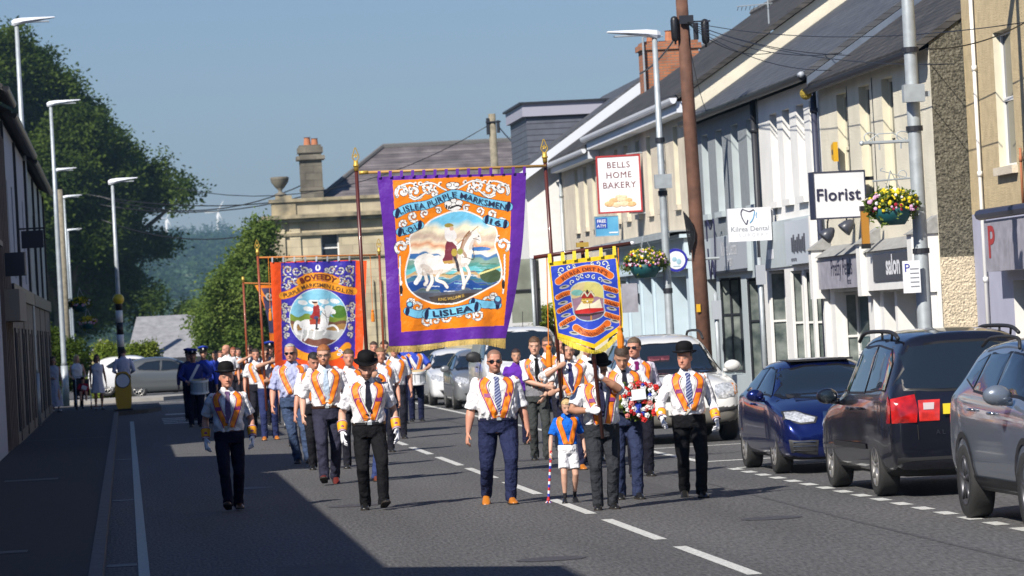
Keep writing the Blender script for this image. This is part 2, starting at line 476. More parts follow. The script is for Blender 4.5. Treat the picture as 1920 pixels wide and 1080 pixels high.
mp = nt.nodes.new('ShaderNodeMapping'); mp.inputs['Scale'].default_value = (1 / 90, 1 / 240, 0); mp.inputs['Rotation'].default_value = (0, 0, .3)
nt.links.new(tc.outputs['Object'], mp.inputs[0])
vo = nt.nodes.new('ShaderNodeTexVoronoi'); nt.links.new(mp.outputs[0], vo.inputs['Vector'])
cr = nt.nodes.new('ShaderNodeValToRGB'); cr.color_ramp.interpolation = 'CONSTANT'
e = cr.color_ramp.elements; e[0].position = 0; e[0].color = (.05, .10, .035, 1); e[1].position = .3; e[1].color = (.09, .17, .04, 1)
for p, c in ((.5, (.035, .07, .025, 1)), (.65, (.13, .17, .07, 1)), (.8, (.06, .12, .03, 1))):
    q = e.new(p); q.color = c
sx = nt.nodes.new('ShaderNodeSeparateColor'); nt.links.new(vo.outputs['Color'], sx.inputs[0]); nt.links.new(sx.outputs[0], cr.inputs[0])
vd = nt.nodes.new('ShaderNodeTexVoronoi'); vd.feature = 'DISTANCE_TO_EDGE'; nt.links.new(mp.outputs[0], vd.inputs['Vector'])
lt = nt.nodes.new('ShaderNodeMath'); lt.operation = 'LESS_THAN'; lt.inputs[1].default_value = .06; nt.links.new(vd.outputs[0], lt.inputs[0])
nz = nt.nodes.new('ShaderNodeTexNoise'); nz.inputs['Scale'].default_value = .02; nz.inputs['Detail'].default_value = 8; nt.links.new(tc.outputs['Object'], nz.inputs['Vector'])
gt = nt.nodes.new('ShaderNodeMath'); gt.operation = 'GREATER_THAN'; gt.inputs[1].default_value = .55; nt.links.new(nz.outputs['Fac'], gt.inputs[0])
mxx = nt.nodes.new('ShaderNodeMath'); mxx.operation = 'MAXIMUM'; nt.links.new(lt.outputs[0], mxx.inputs[0]); nt.links.new(gt.outputs[0], mxx.inputs[1])
mx = nt.nodes.new('ShaderNodeMix'); mx.data_type = 'RGBA'; mx.inputs[7].default_value = (.022, .045, .018, 1)
nt.links.new(mxx.outputs[0], mx.inputs[0]); nt.links.new(cr.outputs[0], mx.inputs[6]); nt.links.new(mx.outputs[2], b_.inputs['Base Color'])
struct(mb.build('hills', tm, smooth=True))

# ================================================================== walls with openings
def wall_x(mb, X, sgn, Y0, Y1, Z0, Z1, ops, m=0, rec=.18, mrev=None):
    """wall in the plane x=X facing sgn*x, holes for ops=(y0,y1,z0,z1[,rec]), with reveals"""
    mrev = m if mrev is None else mrev
    ys = sorted({Y0, Y1} | {o[0] for o in ops} | {o[1] for o in ops}); zs = sorted({Z0, Z1} | {o[2] for o in ops} | {o[3] for o in ops})
    for i in range(len(ys) - 1):
        for j in range(len(zs) - 1):
            yc = (ys[i] + ys[i + 1]) / 2; zc = (zs[j] + zs[j + 1]) / 2
            if any(o[0] < yc < o[1] and o[2] < zc < o[3] for o in ops): continue
            mb.quad((X, ys[i], zs[j]), (X, ys[i + 1], zs[j]), (X, ys[i + 1], zs[j + 1]), (X, ys[i], zs[j + 1]), m)
    for o in ops:
        a, b, c, d = o[:4]; r = o[4] if len(o) > 4 else rec; x2 = X - sgn * r
        mb.quad((X, b, c), (x2, b, c), (x2, b, d), (X, b, d), mrev)
        mb.quad((X, a, c), (x2, a, c), (x2, a, d), (X, a, d), mrev)
        mb.quad((X, a, d), (x2, a, d), (x2, b, d), (X, b, d), mrev)
        mb.quad((X, a, c), (x2, a, c), (x2, b, c), (X, b, c), mrev)
    return mb
def windows(root, X, sgn, ops, rec=.18, mf=None, mg=None, sill=None, bars=True, name='window'):
    mf = mf or M['white']; mg = mg or M['glass']
    for o in ops:
        a, b, c, d = o[:4]; r = o[4] if len(o) > 4 else rec
        x0 = X - sgn * r; x1 = x0 + sgn * .05; lo, hi = min(x0, x1), max(x0, x1)
        f = MB()
        w = .05
        f.box(lo, hi, a, a + w, c, d); f.box(lo, hi, b - w, b, c, d); f.box(lo, hi, a + w, b - w, d - w, d); f.box(lo, hi, a + w, b - w, c, c + w)
        if bars and d - c > 1: zm = (c + d) / 2; f.box(lo, hi, a + w, b - w, zm - .03, zm + .03)
        fo = f.build(name, mf, root)
        g = MB(); xg = x0 + sgn * .02
        g.quad((xg, a + w / 2, c + w / 2), (xg, b - w / 2, c + w / 2), (xg, b - w / 2, d - w / 2), (xg, a + w / 2, d - w / 2)); g.build('pane', mg, fo)
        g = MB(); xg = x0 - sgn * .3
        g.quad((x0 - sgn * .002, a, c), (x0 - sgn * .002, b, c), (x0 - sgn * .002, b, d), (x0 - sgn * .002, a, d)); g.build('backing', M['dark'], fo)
        if sill is not None:
            s_ = MB(); xa = X - sgn * .02; xb = X + sgn * .09
            s_.box(min(xa, xb), max(xa, xb), a - .06, b + .06, c - .12, c - .002); s_.build('sill', sill, root)
def roof_x(root, Xe, sgn, Y0, Y1, Ze, run, pitch, m, th=.12, both=True, name='roof'):
    """roof over a house: eave at x=Xe, ridge run metres inwards, then down again"""
    xr = Xe - sgn * run; zr = Ze + run * math.tan(pitch); xb = Xe - sgn * run * 2
    mb = MB(); pr = [(Xe, Ze), (xr, zr), (xb, Ze), (xb, Ze - th), (xr, zr - th), (Xe, Ze - th)]
    mb.prism(pr, 'y', Y0, Y1)
    o = mb.build(name, m, root, fixn=True)
    rt = MB(); rt.tube([(xr, Y0, zr + .02), (xr, Y1, zr + .02)], .09, 6); rt.build('ridge_tile', M['kerb'], o)
    return o
def gutter(root, X, Y0, Y1, Z, m, h=.12, d=.12):
    mb = MB(); n = 7
    prof = [(d / 2 * math.cos(q), h * math.sin(q)) for q in [math.pi + math.pi * i / n for i in range(n + 1)]]
    r0 = [(X + a, Y0, Z + b) for a, b in prof]; r1 = [(X + a, Y1, Z + b) for a, b in prof]
    mb.rings([r0, r1], 0, True, True); return mb.build('gutter', m, root)
def downpipe(root, X, Y, z0, z1, m, r=.045):
    mb = MB(); mb.tube([(X, Y, z0), (X, Y, z1)], r, 8)
    for z in np.arange(z0 + .6, z1, 1.6): mb.tube([(X, Y, z), (X, Y, z + .08)], r * 1.35, 8)
    return mb.build('downpipe', m, root, smooth=True)
PIT = R(33)
def body(root, X, Y0, Y1, Z, depth, mfront, ops, eave_off, mgable=None, rec=.18, mrev=None, zsplit=None, sgn=-1, zg=None):
    """shell: front with openings, two gables and back"""
    mb = MB(); wall_x(mb, X, sgn, Y0, Y1, 0 if zsplit is None else zsplit, Z, ops, 0, rec, 2 if mrev else 0)
    xb = X - sgn * depth; xr = X - sgn * depth / 2; zr = Z + depth / 2 * math.tan(PIT)
    zg = zg or (Z, Z)
    for Y, g in ((Y0, zg[0]), (Y1, zg[1])):
        mb.add([(X, Y, 0), (xb, Y, 0), (xb, Y, g), (xr, Y, zr - Z + g), (X, Y, g)], [(0, 1, 2, 3, 4)], 1)
    mb.quad((xb, Y0, 0), (xb, Y1, 0), (xb, Y1, Z), (xb, Y0, Z), 1)
    return mb.build('wall', [mfront, mgable or mfront, mrev or mfront], root)

XF = 12.5
def yy(px): return QX(px, 500, XF).y
# ---- cottage row, right side -------------------------------------------------
g_r = None
# 1 bakery building
t = thing('bakery_building', 'cream rendered two storey bakery with pale blue shop front and dark slate roof', 'building', (0, 0, 0))
ops = [(y - .75, y, 4.5, 6.27) for y in (104.2, 102.1, 99.8, 97.7, 95.7, 92.9)] + [(y - .8, y, 4.5, 6.15) for y in (113.6, 111.4, 109.4)]
body(t, XF, 89.6, 116.8, 6.5, 8.4, M['tan'], ops, 0, mgable=M['cream'], rec=.2, mrev=M['creamsm'], zsplit=3.0, zg=(6.88, 6.66))
windows(t, XF, -1, ops, .2, sill=M['tan'])
roof_x(t, XF - .36, -1, 107.3, 116.9, 6.56, 4.2 + .36, PIT, M['slate'])
roof_x(t, XF - .36, -1, 89.45, 107.25, 6.80, 4.2 + .36, PIT, M['slate'])
mb = MB(); mb.box(XF - .34, XF - .002, 89.5, 107.2, 6.42, 6.66); mb.box(XF - .30, XF - .002, 107.3, 116.9, 6.2, 6.42); mb.build('fascia_board', M['guttw'], t)
gutter(t, XF - .42, 89.4, 107.3, 6.74, M['guttw'], .13, .16); gutter(t, XF - .40, 107.35, 116.95, 6.46, M['guttw'], .12, .14)
downpipe(t, XF - .07, 116.6, .1, 6.3, M['galv']); downpipe(t, XF - .07, 94.3, 3.3, 6.5, M['galv'], .035)
c = MB(); c.box(14.2, 15.7, 110.6, 111.6, 7.4, 9.15); c.box(14.12, 15.78, 110.55, 111.65, 9.15, 9.3); c.box(14.2, 15.7, 110.6, 111.6, 9.3, 9.38)
co = c.build('chimney', M['brick'], t)
for xx in (14.5, 15.0, 15.45): c = MB(); c.lathe([(.13, 9.38), (.11, 9.65), (.14, 9.68)], (xx, 111.1, 0), 10); c.build('chimney_pot', M['terra'], co)
c = MB(); c.tube([(14.2, 110.5, 7.5), (14.2, 110.5, 9.5)], .03, 6); c.tube([(14.2, 110.5, 9.5), (14.75, 110.5, 9.5)], .02, 6); c.build('aerial_mast', M['galv'], t)
# shop front
sf = MB(); b0, b1 = 90.4, 105.2
sops = [(b1 - 1.0 - .2, b1 - .25, .14, 2.6, .3)]
sops = []
for a, b, z0, z1, r in ((101.9, 103.6, .5, 2.95, .42), (99.3, 101.4, .14, 2.6, .75), (97.0, 98.9, .5, 2.95, .38), (94.4, 96.5, .5, 2.95, .38), (91.2, 93.8, .14, 2.9, .45)):
    sops.append((a, b, z0, z1, r))
wall_x(sf, XF - .1, -1, b0, b1, .12, 3.04, sops, 0)
sf.box(XF - .22, XF - .0, b0, b1, 3.042, 3.72); sf.box(XF - .32, XF, b0 - .1, b1 + .1, 3.72, 3.80); sf.box(XF - .26, XF - .2, b0, b1, 3.042, 3.10)
sf.box(XF - .16, XF + .1, b0 - .06, b0, .12, 3.04); sf.box(XF - .16, XF + .1, b1, b1 + .06, .12, 3.04)
for yv in (101.66, 99.1, 96.75, 94.1): sf.box(XF - .16, XF - .102, yv - .1, yv + .1, .12, 3.03)
sfo = sf.build('shop_front', M['ltblue'], t)
windows(sfo, XF - .1, -1, sops, mf=M['white'], mg=M['shopglass'], name='shop_window')
mb = MB(); mb.box(XF - .55, XF, b0 - .1, b1 + .1, 3.86, 3.89)
for k in range(60): mb.box(XF - .56, XF - .53, b0 + k * .25, b0 + k * .25 + .16, 3.74, 3.865)
mb.build('awning_rail', M['galv'], t)
g = MB(); g.box(XF + .18, XF + .40, 101.37, 101.39, .2, 2.5); g.build('dark_door', M['dark'], sfo)
mb = MB(); mb.box(12.0, 12.38, 99.9, 100.0, 2.15, 2.85); mb.build('door_sign', M['ltpurple'], t)
# 2 dental building and 3 white building share a roof line
t = thing('grey_building', 'grey roughcast dental practice between the brown pole and the white shop', 'building')
Y2, Y3, Y4 = 89.55, 80.35, 73.2
ops = [(y - .95, y, 4.14, 5.84) for y in (88.4, 86.3, 84.05, 81.9)]
body(t, XF, Y3, Y2, 6.12, 8.0, M['greyr'], ops, 0, rec=.2, mrev=M['greysm'], zsplit=3.3, zg=(6.28, 6.28))
windows(t, XF, -1, ops, .2, sill=M['greysm'])
roof_x(t, XF - .22, -1, Y3, Y2 - .04, 6.27, 4.2, PIT, M['slate2'])
gutter(t, XF - .28, Y3, Y2 - .05, 6.2, M['black'], .11, .13)
downpipe(t, XF - .09, Y3 - .0, .12, 6.15, M['dark'], .06)
downpipe(t, XF - .07, Y2 - .12, 3.3, 6.15, M['galv'], .03)
sf = MB(); sops = [(83.2, 86.3, .75, 2.76, .45), (86.7, 88.2, .14, 2.76, .5), (81.0, 82.5, .14, 2.70, .3)]
wall_x(sf, XF - .08, -1, Y3 + .1, 89.2, .12, 3.62, sops, 0)
sf.box(XF - .085, XF, 89.2, 89.22, .12, 3.62); sf.box(XF - .085, XF, Y3 + .08, Y3 + .1, .12, 3.62)
sf.box(XF - .17, XF - .083, 81.6, 86.6, 2.90, 3.6, 1); sf.box(XF - .19, XF - .083, 81.6, 86.6, 2.84, 2.897, 2); sf.box(XF - .175, XF - .083, 81.5, 81.597, 2.84, 3.62, 0)
sfo = sf.build('shop_front', [M['greysm'], M['signgrey'], M['dark']], t)
windows(sfo, XF - .08, -1, sops, mf=M['dark'], mg=M['shopglass'], bars=False, name='shop_window')
def txt_x(mb, s, X, yc, zc, size, m=0, bold=0, sx=1.0, spacing=1.0):   # writing on a wall facing -x : reads towards the camera's right (smaller y)
    put_text(mb, s, lambda a, b: (X, yc - a, zc + b), size, m, bold, spacing, 'CENTER', sx)
mb = MB(); txt_x(mb, 'Kilrea Dental', XF - .175, 84.0, 3.2, .42); txt_x(mb, 'SURGERY', XF - .175, 84.0, 2.98, .22)
mb.build('lettering', M['signwhite'], t)
mb = MB(); pts = catmull([(-.35, .1), (-.3, .32), (0, .22), (.3, .32), (.35, .1), (.2, -.3), (0, -.1), (-.2, -.3)], 5, True)
mb.tube([(XF - .2, 86.3 - a[0] * 1.6, 3.35 + a[1] * 2) for a in pts] , .018, 5); mb.build('tooth_outline', M['signblue'], t)
t = thing('white_building', 'white painted two storey shop building with pale grey fascia', 'building')
ops = [(y - .85, y, 4.1, 5.78) for y in (78.9, 77.4, 75.76, 74.3)]
body(t, XF, Y4, Y3 - .02, 6.12, 8.0, M['whiter'], ops, 0, rec=.18, mrev=M['white'], zsplit=3.3, zg=(6.28, 6.28))
windows(t, XF, -1, ops, .18, sill=M['white'])
roof_x(t, XF - .22, -1, Y4 + .02, Y3 - .02, 6.27, 4.2, PIT, M['slate2'])
gutter(t, XF - .28, Y4, Y3, 6.2, M['black'], .11, .13)
downpipe(t, XF - .09, Y4 + .05, .12, 6.1, M['navy'], .055)
sf = MB(); sops = [(77.6, 79.6, .14, 2.8, .36), (75.6, 76.9, .2, 2.75, .27), (74.6, 75.4, .2, 2.75, .25), (73.5, 74.4, .2, 2.75, .25)]
wall_x(sf, XF - .08, -1, Y4 + .1, Y3 - .15, .12, 2.84, sops, 0)
sf.box(XF - .11, XF - .0, Y4 + .1, Y3 - .15, 2.842, 3.72, 1)
sf.box(XF - .24, XF - .112, 73.55, 76.3, 2.86, 3.66, 2); sf.box(XF - .25, XF - .112, 73.4, 73.548, 2.84, 3.69, 0)
sfo = sf.build('shop_front', [M['white'], M['greysm'], mat('pale_blue_grey_sign', (.55, .60, .66), .4)], t)
windows(sfo, XF - .08, -1, sops, mf=M['ltpaint'], mg=M['shopglass'], name='shop_window')
mb = MB()
for k in range(8): mb.box(XF - .252, XF - .241, 74.05 + k * .2, 74.05 + k * .2 + .12, 3.06 + .03 * (k % 2), 3.40 - .05 * (k % 3), 1)
for k in range(3): mb.box(XF - .252, XF - .241, 75.1 + k * .22, 75.1 + k * .22 + .1, 2.92, 2.97, 1)
mb.box(XF - .116, XF - .111, 78.6, 79.3, 3.02, 3.2, 0)
mb.build('lettering', [M['signwhite'], M['signdark']], t)
def return_pane(root, X, y, x0, x1, z0, z1, bars=1):
    # glazed return of a recessed shop entrance, facing up the street
    f = MB(); w = .035; xs = np.linspace(x0, x1, bars + 1)
    for xv in xs: f.box(xv - w / 2, xv + w / 2, y - .035, y - .004, z0, z1)
    for zv in (z0, z1, z0 + (z1 - z0) * .62): 
        for a_, b_ in zip(xs[:-1], xs[1:]): f.box(a_ + w / 2, b_ - w / 2, y - .032, y - .004, zv - .02, zv + .02)
    fo = f.build('return_window', M['white'] if root is not DENT else M['dark'], root); g = MB(); g.quad((x0, y - .003, z0), (x1, y - .003, z0), (x1, y - .003, z1), (x0, y - .003, z1)); g.build('pane', M['shopglass2'], fo)
M['shopglass2'] = mat('shop_display_glass', (.05, .07, .07), .08, spec=.7, ns=3.0, color2=(.30, .33, .30))
DENT = [o for o in bpy.data.objects if o.name == 'grey_building'][0]
return_pane(DENT, XF, 86.3, XF - .05, XF + .34, .8, 2.72, 2); return_pane(DENT, XF, 82.5, XF - .05, XF + .18, .5, 2.66, 1)
for yv in (76.9, 75.4, 74.4): return_pane(t, XF, yv, XF - .05, XF + .13, .25, 2.72, 1)
return_pane(t, XF, 79.6, XF - .04, XF + .24, .3, 2.76, 1)
# 4 salon cottage
Y5 = 62.95
t = thing('salon_cottage', 'cream roughcast cottage with gabled shop pilasters and the salon sign', 'building')
ops = [(y - 1.0, y, 3.83, 5.72) for y in (71.4, 69.2, 67.1, 65.0)]
body(t, XF, Y5, Y4 - .02, 5.95, 8.4, M['cream'], ops, 0, mgable=M['pebble'], rec=.17, mrev=M['creamsm'], zsplit=2.38, zg=(6.03, 6.03))
mb = MB(); mb.box(XF + .0, XF + 2, Y5 - .03, Y5 - .005, 0, 2.72); mb.build('lower_gable', M['pebblec'], t)
windows(t, XF, -1, ops, .17, sill=M['tan'], mf=M['creamsm'])
roof_x(t, XF - .2, -1, Y5 - .04, Y4 - .12, 6.03, 4.4, PIT, M['slate'])
mb = MB(); mb.prism([(XF - .2, 6.02), (XF + 4.2, 6.02 + 4.4 * math.tan(PIT)), (XF + 4.2, 6.15 + 4.4 * math.tan(PIT)), (XF - .2, 6.15)], 'y', Y4 - .11, Y4 + .02); mb.build('flashing', M['lead'], t, fixn=True)
gutter(t, XF - .26, Y5, Y4 - .1, 5.94, M['dark'], .11, .13)
mb = MB(); mb.ell((XF - .26, Y4 - .2, 5.85), (.11, .11, .11)); mb.build('moss_clump', mat('moss', (.30, .22, .03), .95, ns=40, na=.4, bs=60, bstr=1), t)
mb = MB(); mb.tube([(XF - .26, Y5 + .05, 5.93), (XF - .26, Y5 - .1, 5.93)], .06, 10); mb.tube([(XF - .3, Y4 + .1, 6.20), (XF - .3, Y4 - .1, 6.20)], .055, 10); mb.build('gutter_end', M['signgrey'], t, smooth=True)
downpipe(t, XF - .010, 70.3, 3.4, 5.8, M['dark'], .006); downpipe(t, XF - .010, 67.9, 3.4, 5.8, M['dark'], .006); downpipe(t, XF - .06, 63.9, 3.2, 5.8, M['navy'], .04)
sf = MB(); sops = [(69.0, 72.3, .14, 2.3, .42), (66.6, 67.6, .14, 2.25, .4), (64.4, 66.4, .14, 2.25, .75)]
wall_x(sf, XF - .06, -1, Y5 + .05, Y4 - .1, .12, 2.4, sops, 0)
sf.box(XF - .065, XF, Y5 + .03, Y5 + .05, .12, 2.4)
def pilaster(y0, y1, zt, w):
    sf.box(XF - w, XF - .0, y0, y1, 2.2, zt, 0); sf.box(XF - .16, XF - .062, y0 + .05, y1 - .05, .12, 2.2, 0)
    sf.prism([(XF - w - .05, zt), (XF + .0, zt), (XF + .0, zt + .28)], 'y', y0 - .04, y1 + .04, 1)
pilaster(72.75, 73.05, 3.06, .36); pilaster(67.9, 68.25, 3.06, .36); pilaster(63.02, 63.4, 3.10, .42)
sf.prism([(XF - .32, 2.92), (XF, 2.92), (XF, 3.12)], 'y', 68.3, 72.7, 1); sf.prism([(XF - .32, 2.92), (XF, 2.92), (XF, 3.12)], 'y', 63.42, 67.88, 1)
sf.box(XF - .26, XF, 68.3, 72.7, 2.36, 2.918, 2); sf.box(XF - .26, XF, 63.42, 67.88, 2.28, 2.918, 0)
sf.box(XF - .28, XF - .262, 63.6, 67.2, 2.42, 2.86, 3)
sfo = sf.build('shop_front', [M['white'], mat('grey_lead_cap', (.30, .30, .29), .8, ns=12, na=.2), M['ltpurple'], M['signdark']], t, fixn=True)
windows(sfo, XF - .06, -1, sops, mf=M['white'], mg=M['shopglass'], name='shop_window')
return_pane(t, XF, 72.3, XF + .12, XF + .34, .3, 2.26, 1); return_pane(t, XF, 66.4, XF + .25, XF + .66, 1.2, 2.2, 2)
mb = MB(); txt_x(mb, 'salon', XF - .285, 65.4, 2.53, .44, 0, .03, 1.35); mb.build('lettering', M['signwhite'], t)
mb = MB(); txt_x(mb, 'Pretty Petals', XF - .265, 70.3, 2.58, .42, 0, 0, 1.0); txt_x(mb, 'florist', XF - .265, 69.6, 2.42, .16); mb.build('lettering', M['signblue'], t)
# 5 ochre building at the right edge, set back
t = thing('ochre_building', 'ochre roughcast building with lavender ground floor at the right edge', 'building')
X5 = 13.02
ops = [(58.0, 59.9, 4.05, 6.35), (52.8, 54.2, 4.05, 6.35)]
ops = [(yv - 1.2, yv, 3.98, 5.98) for yv in (61.0 - .3, 56.0)]
mb = MB(); wall_x(mb, X5, -1, 40, Y5 - .06, 3.35, 8.6, ops, 0, .16, 2); 
gops = [(56.0, 57.5, .14, 2.3, .25), (59.4, 60.2, .14, 2.3, .25)]
wall_x(mb, X5, -1, 40, Y5 - .06, 0, 3.35, gops, 1, .3, 3)
mb.quad((X5, 40, 0), (X5 + 8, 40, 0), (X5 + 8, 40, 8.6), (X5, 40, 8.6), 0); mb.quad((X5, Y5 - .06, 0), (X5 + 8, Y5 - .06, 0), (X5 + 8, Y5 - .06, 8.6), (X5, Y5 - .06, 8.6), 0)
mb.quad((X5, 40, 8.6), (X5 + 8, 40, 8.6), (X5 + 8, Y5 - .06, 8.6), (X5, Y5 - .06, 8.6), 0)
mb.build('wall', [M['yellowr'], M['lav'], M['creamsm'], M['white']], t)
windows(t, X5, -1, ops, .16, sill=M['tan']); windows(t, X5, -1, gops, .3, mg=M['shopglass'], name='shop_window')
mb = MB(); mb.box(X5 - .3, X5, 44, 60.6, 2.45, 3.2, 0); mb.tube([(X5 - .3, 44, 3.30), (X5 - .3, 60.9, 3.30)], .08, 8, 1)
mb.build('shop_fascia', [M['ltpurple'], M['navy']], t)
mb = MB(); txt_x(mb, 'P', X5 - .305, 60.15, 2.66, .66, 0, .02, 1.5); mb.build('lettering', M['signred'], t)
downpipe(t, X5 - .05, 61.9, .1, 8.4, M['white'], .03)
downpipe(t, X5 - .05, 59.0, 3.4, 4.2, M['terra'], .02)
# 6 white gable house beyond the bakery
YG = 117.4
t = thing('gable_house', 'white house with its gable end towards the street and slate clad dormer', 'building')
xl = QY(985, 322, YG); xa = QY(1215, 150, YG)
sl = (xa.z - xl.z) / (xa.x - xl.x)
mb = MB(); xr_ = xa.x * 2 - xl.x
mb.prism([(xl.x, 0), (xr_, 0), (xr_, xl.z), (xa.x, xa.z), (xl.x, xl.z)], 'y', YG, YG + 11); mb.build('wall', M['white'], t, fixn=True)
rf = MB()
for s_ in (-1, 1):
    e0 = (xa.x + s_ * (xa.x - xl.x + .3), xl.z - .3 * sl); rf.prism([(xa.x, xa.z + .05), e0, (e0[0], e0[1] + .14), (xa.x, xa.z + .2)], 'y', YG - .35, YG + 11.3)
rf.build('roof', M['slate2'], t, fixn=True)
rf = MB()
for s_ in (-1, 1):
    e0 = (xa.x + s_ * (xa.x - xl.x + .3), xl.z - .3 * sl); rf.prism([(xa.x, xa.z - .22), (e0[0], e0[1] - .22), (e0[0], e0[1] + .10), (xa.x, xa.z + .12)], 'y', YG - .42, YG - .36)
    rf.prism([(xa.x, xa.z - .16), (e0[0], e0[1] - .16), (e0[0], e0[1] - .12), (xa.x, xa.z - .12)], 'y', YG - .36, YG)
rf.build('bargeboard', M['guttw'], t, fixn=True)
a = QY(985, 192, 121); b = QY(1140, 300, 121)
d = MB(); d.box(a.x, b.x + 1, 121, 126, b.z - .8, a.z - .42, 0)
do = d.build('dormer', brickmat('grey_cladding', (.11, .12, .15), (.10, .11, .14), (.04, .04, .05), 9, .17, .012, .6, bstr=.6), t)
d = MB(); d.box(a.x - .12, b.x + 1, 120.88, 126.1, a.z - .42, a.z - .06); d.build('dormer_fascia', mat('lilac_fascia', (.36, .36, .43), .6), do)
d = MB(); d.box(a.x - .2, b.x + 1, 120.8, 126.2, a.z - .06, a.z); d.build('dormer_roof', M['dark'], do)
# ---- stone building facing the camera ------------------------------------------
YS = 180
def sx_(px, py=500): return QY(px, py, YS).x
t = thing('stone_building', 'sandstone building with parapet urn and purple slate roof behind the banners', 'building')
x0 = sx_(519); x1 = x0 + 17.5
zt = QY(520, 412, YS).z
mb = MB()
wins = [(sx_(604), sx_(638), QY(620, 492, YS).z, QY(620, 437, YS).z)] + [(sx_(604) + k * 3.4, sx_(638) + k * 3.4, QY(620, 492, YS).z, QY(620, 437, YS).z) for k in (1, 2, 3, 4)]
wins += [(w[0], w[1], .9, 3.1) for w in wins]
xs = sorted({x0, x1} | {w[i] for w in wins for i in (0, 1)}); zs = sorted({0., zt} | {w[i] for w in wins for i in (2, 3)})
for i in range(len(xs) - 1):
    for j in range(len(zs) - 1):
        xc, zc = (xs[i] + xs[i + 1]) / 2, (zs[j] + zs[j + 1]) / 2
        if any(w[0] < xc < w[1] and w[2] < zc < w[3] for w in wins): continue
        mb.quad((xs[i], YS, zs[j]), (xs[i + 1], YS, zs[j]), (xs[i + 1], YS, zs[j + 1]), (xs[i], YS, zs[j + 1]))
for w in wins:
    for q in (((w[0], YS, w[2]), (w[0], YS + .3, w[2]), (w[0], YS + .3, w[3]), (w[0], YS, w[3])), ((w[1], YS, w[2]), (w[1], YS + .3, w[2]), (w[1], YS + .3, w[3]), (w[1], YS, w[3])),
              ((w[0], YS, w[2]), (w[1], YS, w[2]), (w[1], YS + .3, w[2]), (w[0], YS + .3, w[2])), ((w[0], YS, w[3]), (w[1], YS, w[3]), (w[1], YS + .3, w[3]), (w[0], YS + .3, w[3]))): mb.quad(*q)
mb.quad((x0, YS, 0), (x0, YS + 14, 0), (x0, YS + 14, zt), (x0, YS, zt)); mb.quad((x1, YS, 0), (x1, YS + 14, 0), (x1, YS + 14, zt), (x1, YS, zt))
mb.build('wall', M['stone'], t)
for w in wins:
    f = MB(); f.box(w[0], w[0] + .06, YS + .2, YS + .26, w[2], w[3]); f.box(w[1] - .06, w[1], YS + .2, YS + .26, w[2], w[3]); f.box(w[0] + .06, w[1] - .06, YS + .2, YS + .26, (w[2] + w[3]) / 2 - .03, (w[2] + w[3]) / 2 + .03)
    fo = f.build('window', M['white'], t); g = MB(); g.quad((w[0], YS + .24, w[2]), (w[1], YS + .24, w[2]), (w[1], YS + .24, w[3]), (w[0], YS + .24, w[3])); g.build('pane', M['glass'], fo)
mb = MB()
mb.box(x0 - .55, x1 + .3, YS - .5, YS + 14, zt, zt + .16); mb.box(x0 - .35, x1 + .2, YS - .32, YS + 14, zt - .16, zt - .002); mb.box(x0 - .15, x1, YS - .14, YS - .003, zt - .75, zt - .62)
mb.box(x0 - .1, x1, YS - .1, YS - .003, zt - 1.8, zt - 1.74)
mb.build('cornice', M['stone_plain'], t)
zp = QY(520, 377, YS).z
mb = MB(); mb.box(x0 + .5, x1, YS - .05, YS + .35, zt + .162, zp - .08, 0); mb.box(x0 - .2, x1, YS - .2, YS + .45, zp - .08, zp + .06, 1); mb.box(x0 - .1, x0 + .95, YS - .12, YS + .4, zt + .162, zp - .082, 1); mb.box(x0 + .1, x0 + .8, YS - .1, YS + .4, zp + .062, zp + .22, 1)
mb.build('parapet', [M['stone'], M['stone_plain']], t)
for k in (0, .09 * 9 + 1.75):
    pass
for px_, a_, b_, d_, h_ in ((519, -.05, .42, .09, zt - .165), (548, -.05, .42, .09, zt - .165), (690, -.02, .2, .12, 4.2), (705, -.02, .2, .12, 4.2), (718, -.02, .2, .12, 4.2)):
    mb = MB(); mb.box(sx_(px_) + a_, sx_(px_) + b_, YS - d_, YS - .003, 0, h_); mb.build('pilaster', M['stone'], t)
mb = MB(); ux = sx_(533); mb.lathe([(.0, 0), (.26, 0), (.26, .08), (.10, .14), (.08, .24), (.22, .38), (.36, .58), (.40, .72), (.40, .80), (.36, .82), (.30, .80), (0, .80)], (ux, YS + .12, zp + .22), 20)
mb.build('urn', M['stone_dark'], t, smooth=True)
cx0, cx1 = sx_(576), sx_(617)
mb = MB(); cz = QY(600, 272, YS).z; mb.box(cx0, cx1, YS + 1.5, YS + 2.6, zt, cz - .25); mb.box(cx0 - .14, cx1 + .14, YS + 1.36, YS + 2.74, cz - .55, cz - .38); mb.box(cx0 - .07, cx1 + .07, YS + 1.43, YS + 2.67, cz - .25, cz)
mb.box(cx0 - .04, cx1 + .04, YS + 1.46, YS + 2.64, cz - 1.9, cz - 1.78)
mb.box(cx0 - .0, cx1 + .0, YS + 1.5, YS + 2.6, cz, cz + .1)
co = mb.build('chimney', M['stone_dark'], t)
mb = MB(); mb.lathe([(.16, cz + .1), (.13, cz + .42), (.17, cz + .45)], ((cx0 + cx1) / 2 - .1, YS + 2, 0), 12); mb.lathe([(.16, cz + .1), (.13, cz + .36), (.16, cz + .39)], ((cx0 + cx1) / 2 + .22, YS + 2, 0), 12); mb.build('chimney_pot', M['terra'], co)
ra = QY(718, 276, YS + 7); 
mb = MB(); xs0 = x0 + 1.4; xr0 = ra.x; zr = ra.z; zb = zt + .4
V_ = [(xs0, YS + .9, zb), (x1, YS + .9, zb), (x1, YS + 13, zb), (xs0, YS + 13, zb), (xr0, YS + 7, zr), (x1, YS + 7, zr)]
mb.add(V_, [(0, 1, 5, 4), (3, 4, 5, 2), (0, 4, 3), (1, 2, 5), (0, 3, 2, 1)]); mb.build('roof', M['slatep'], t)
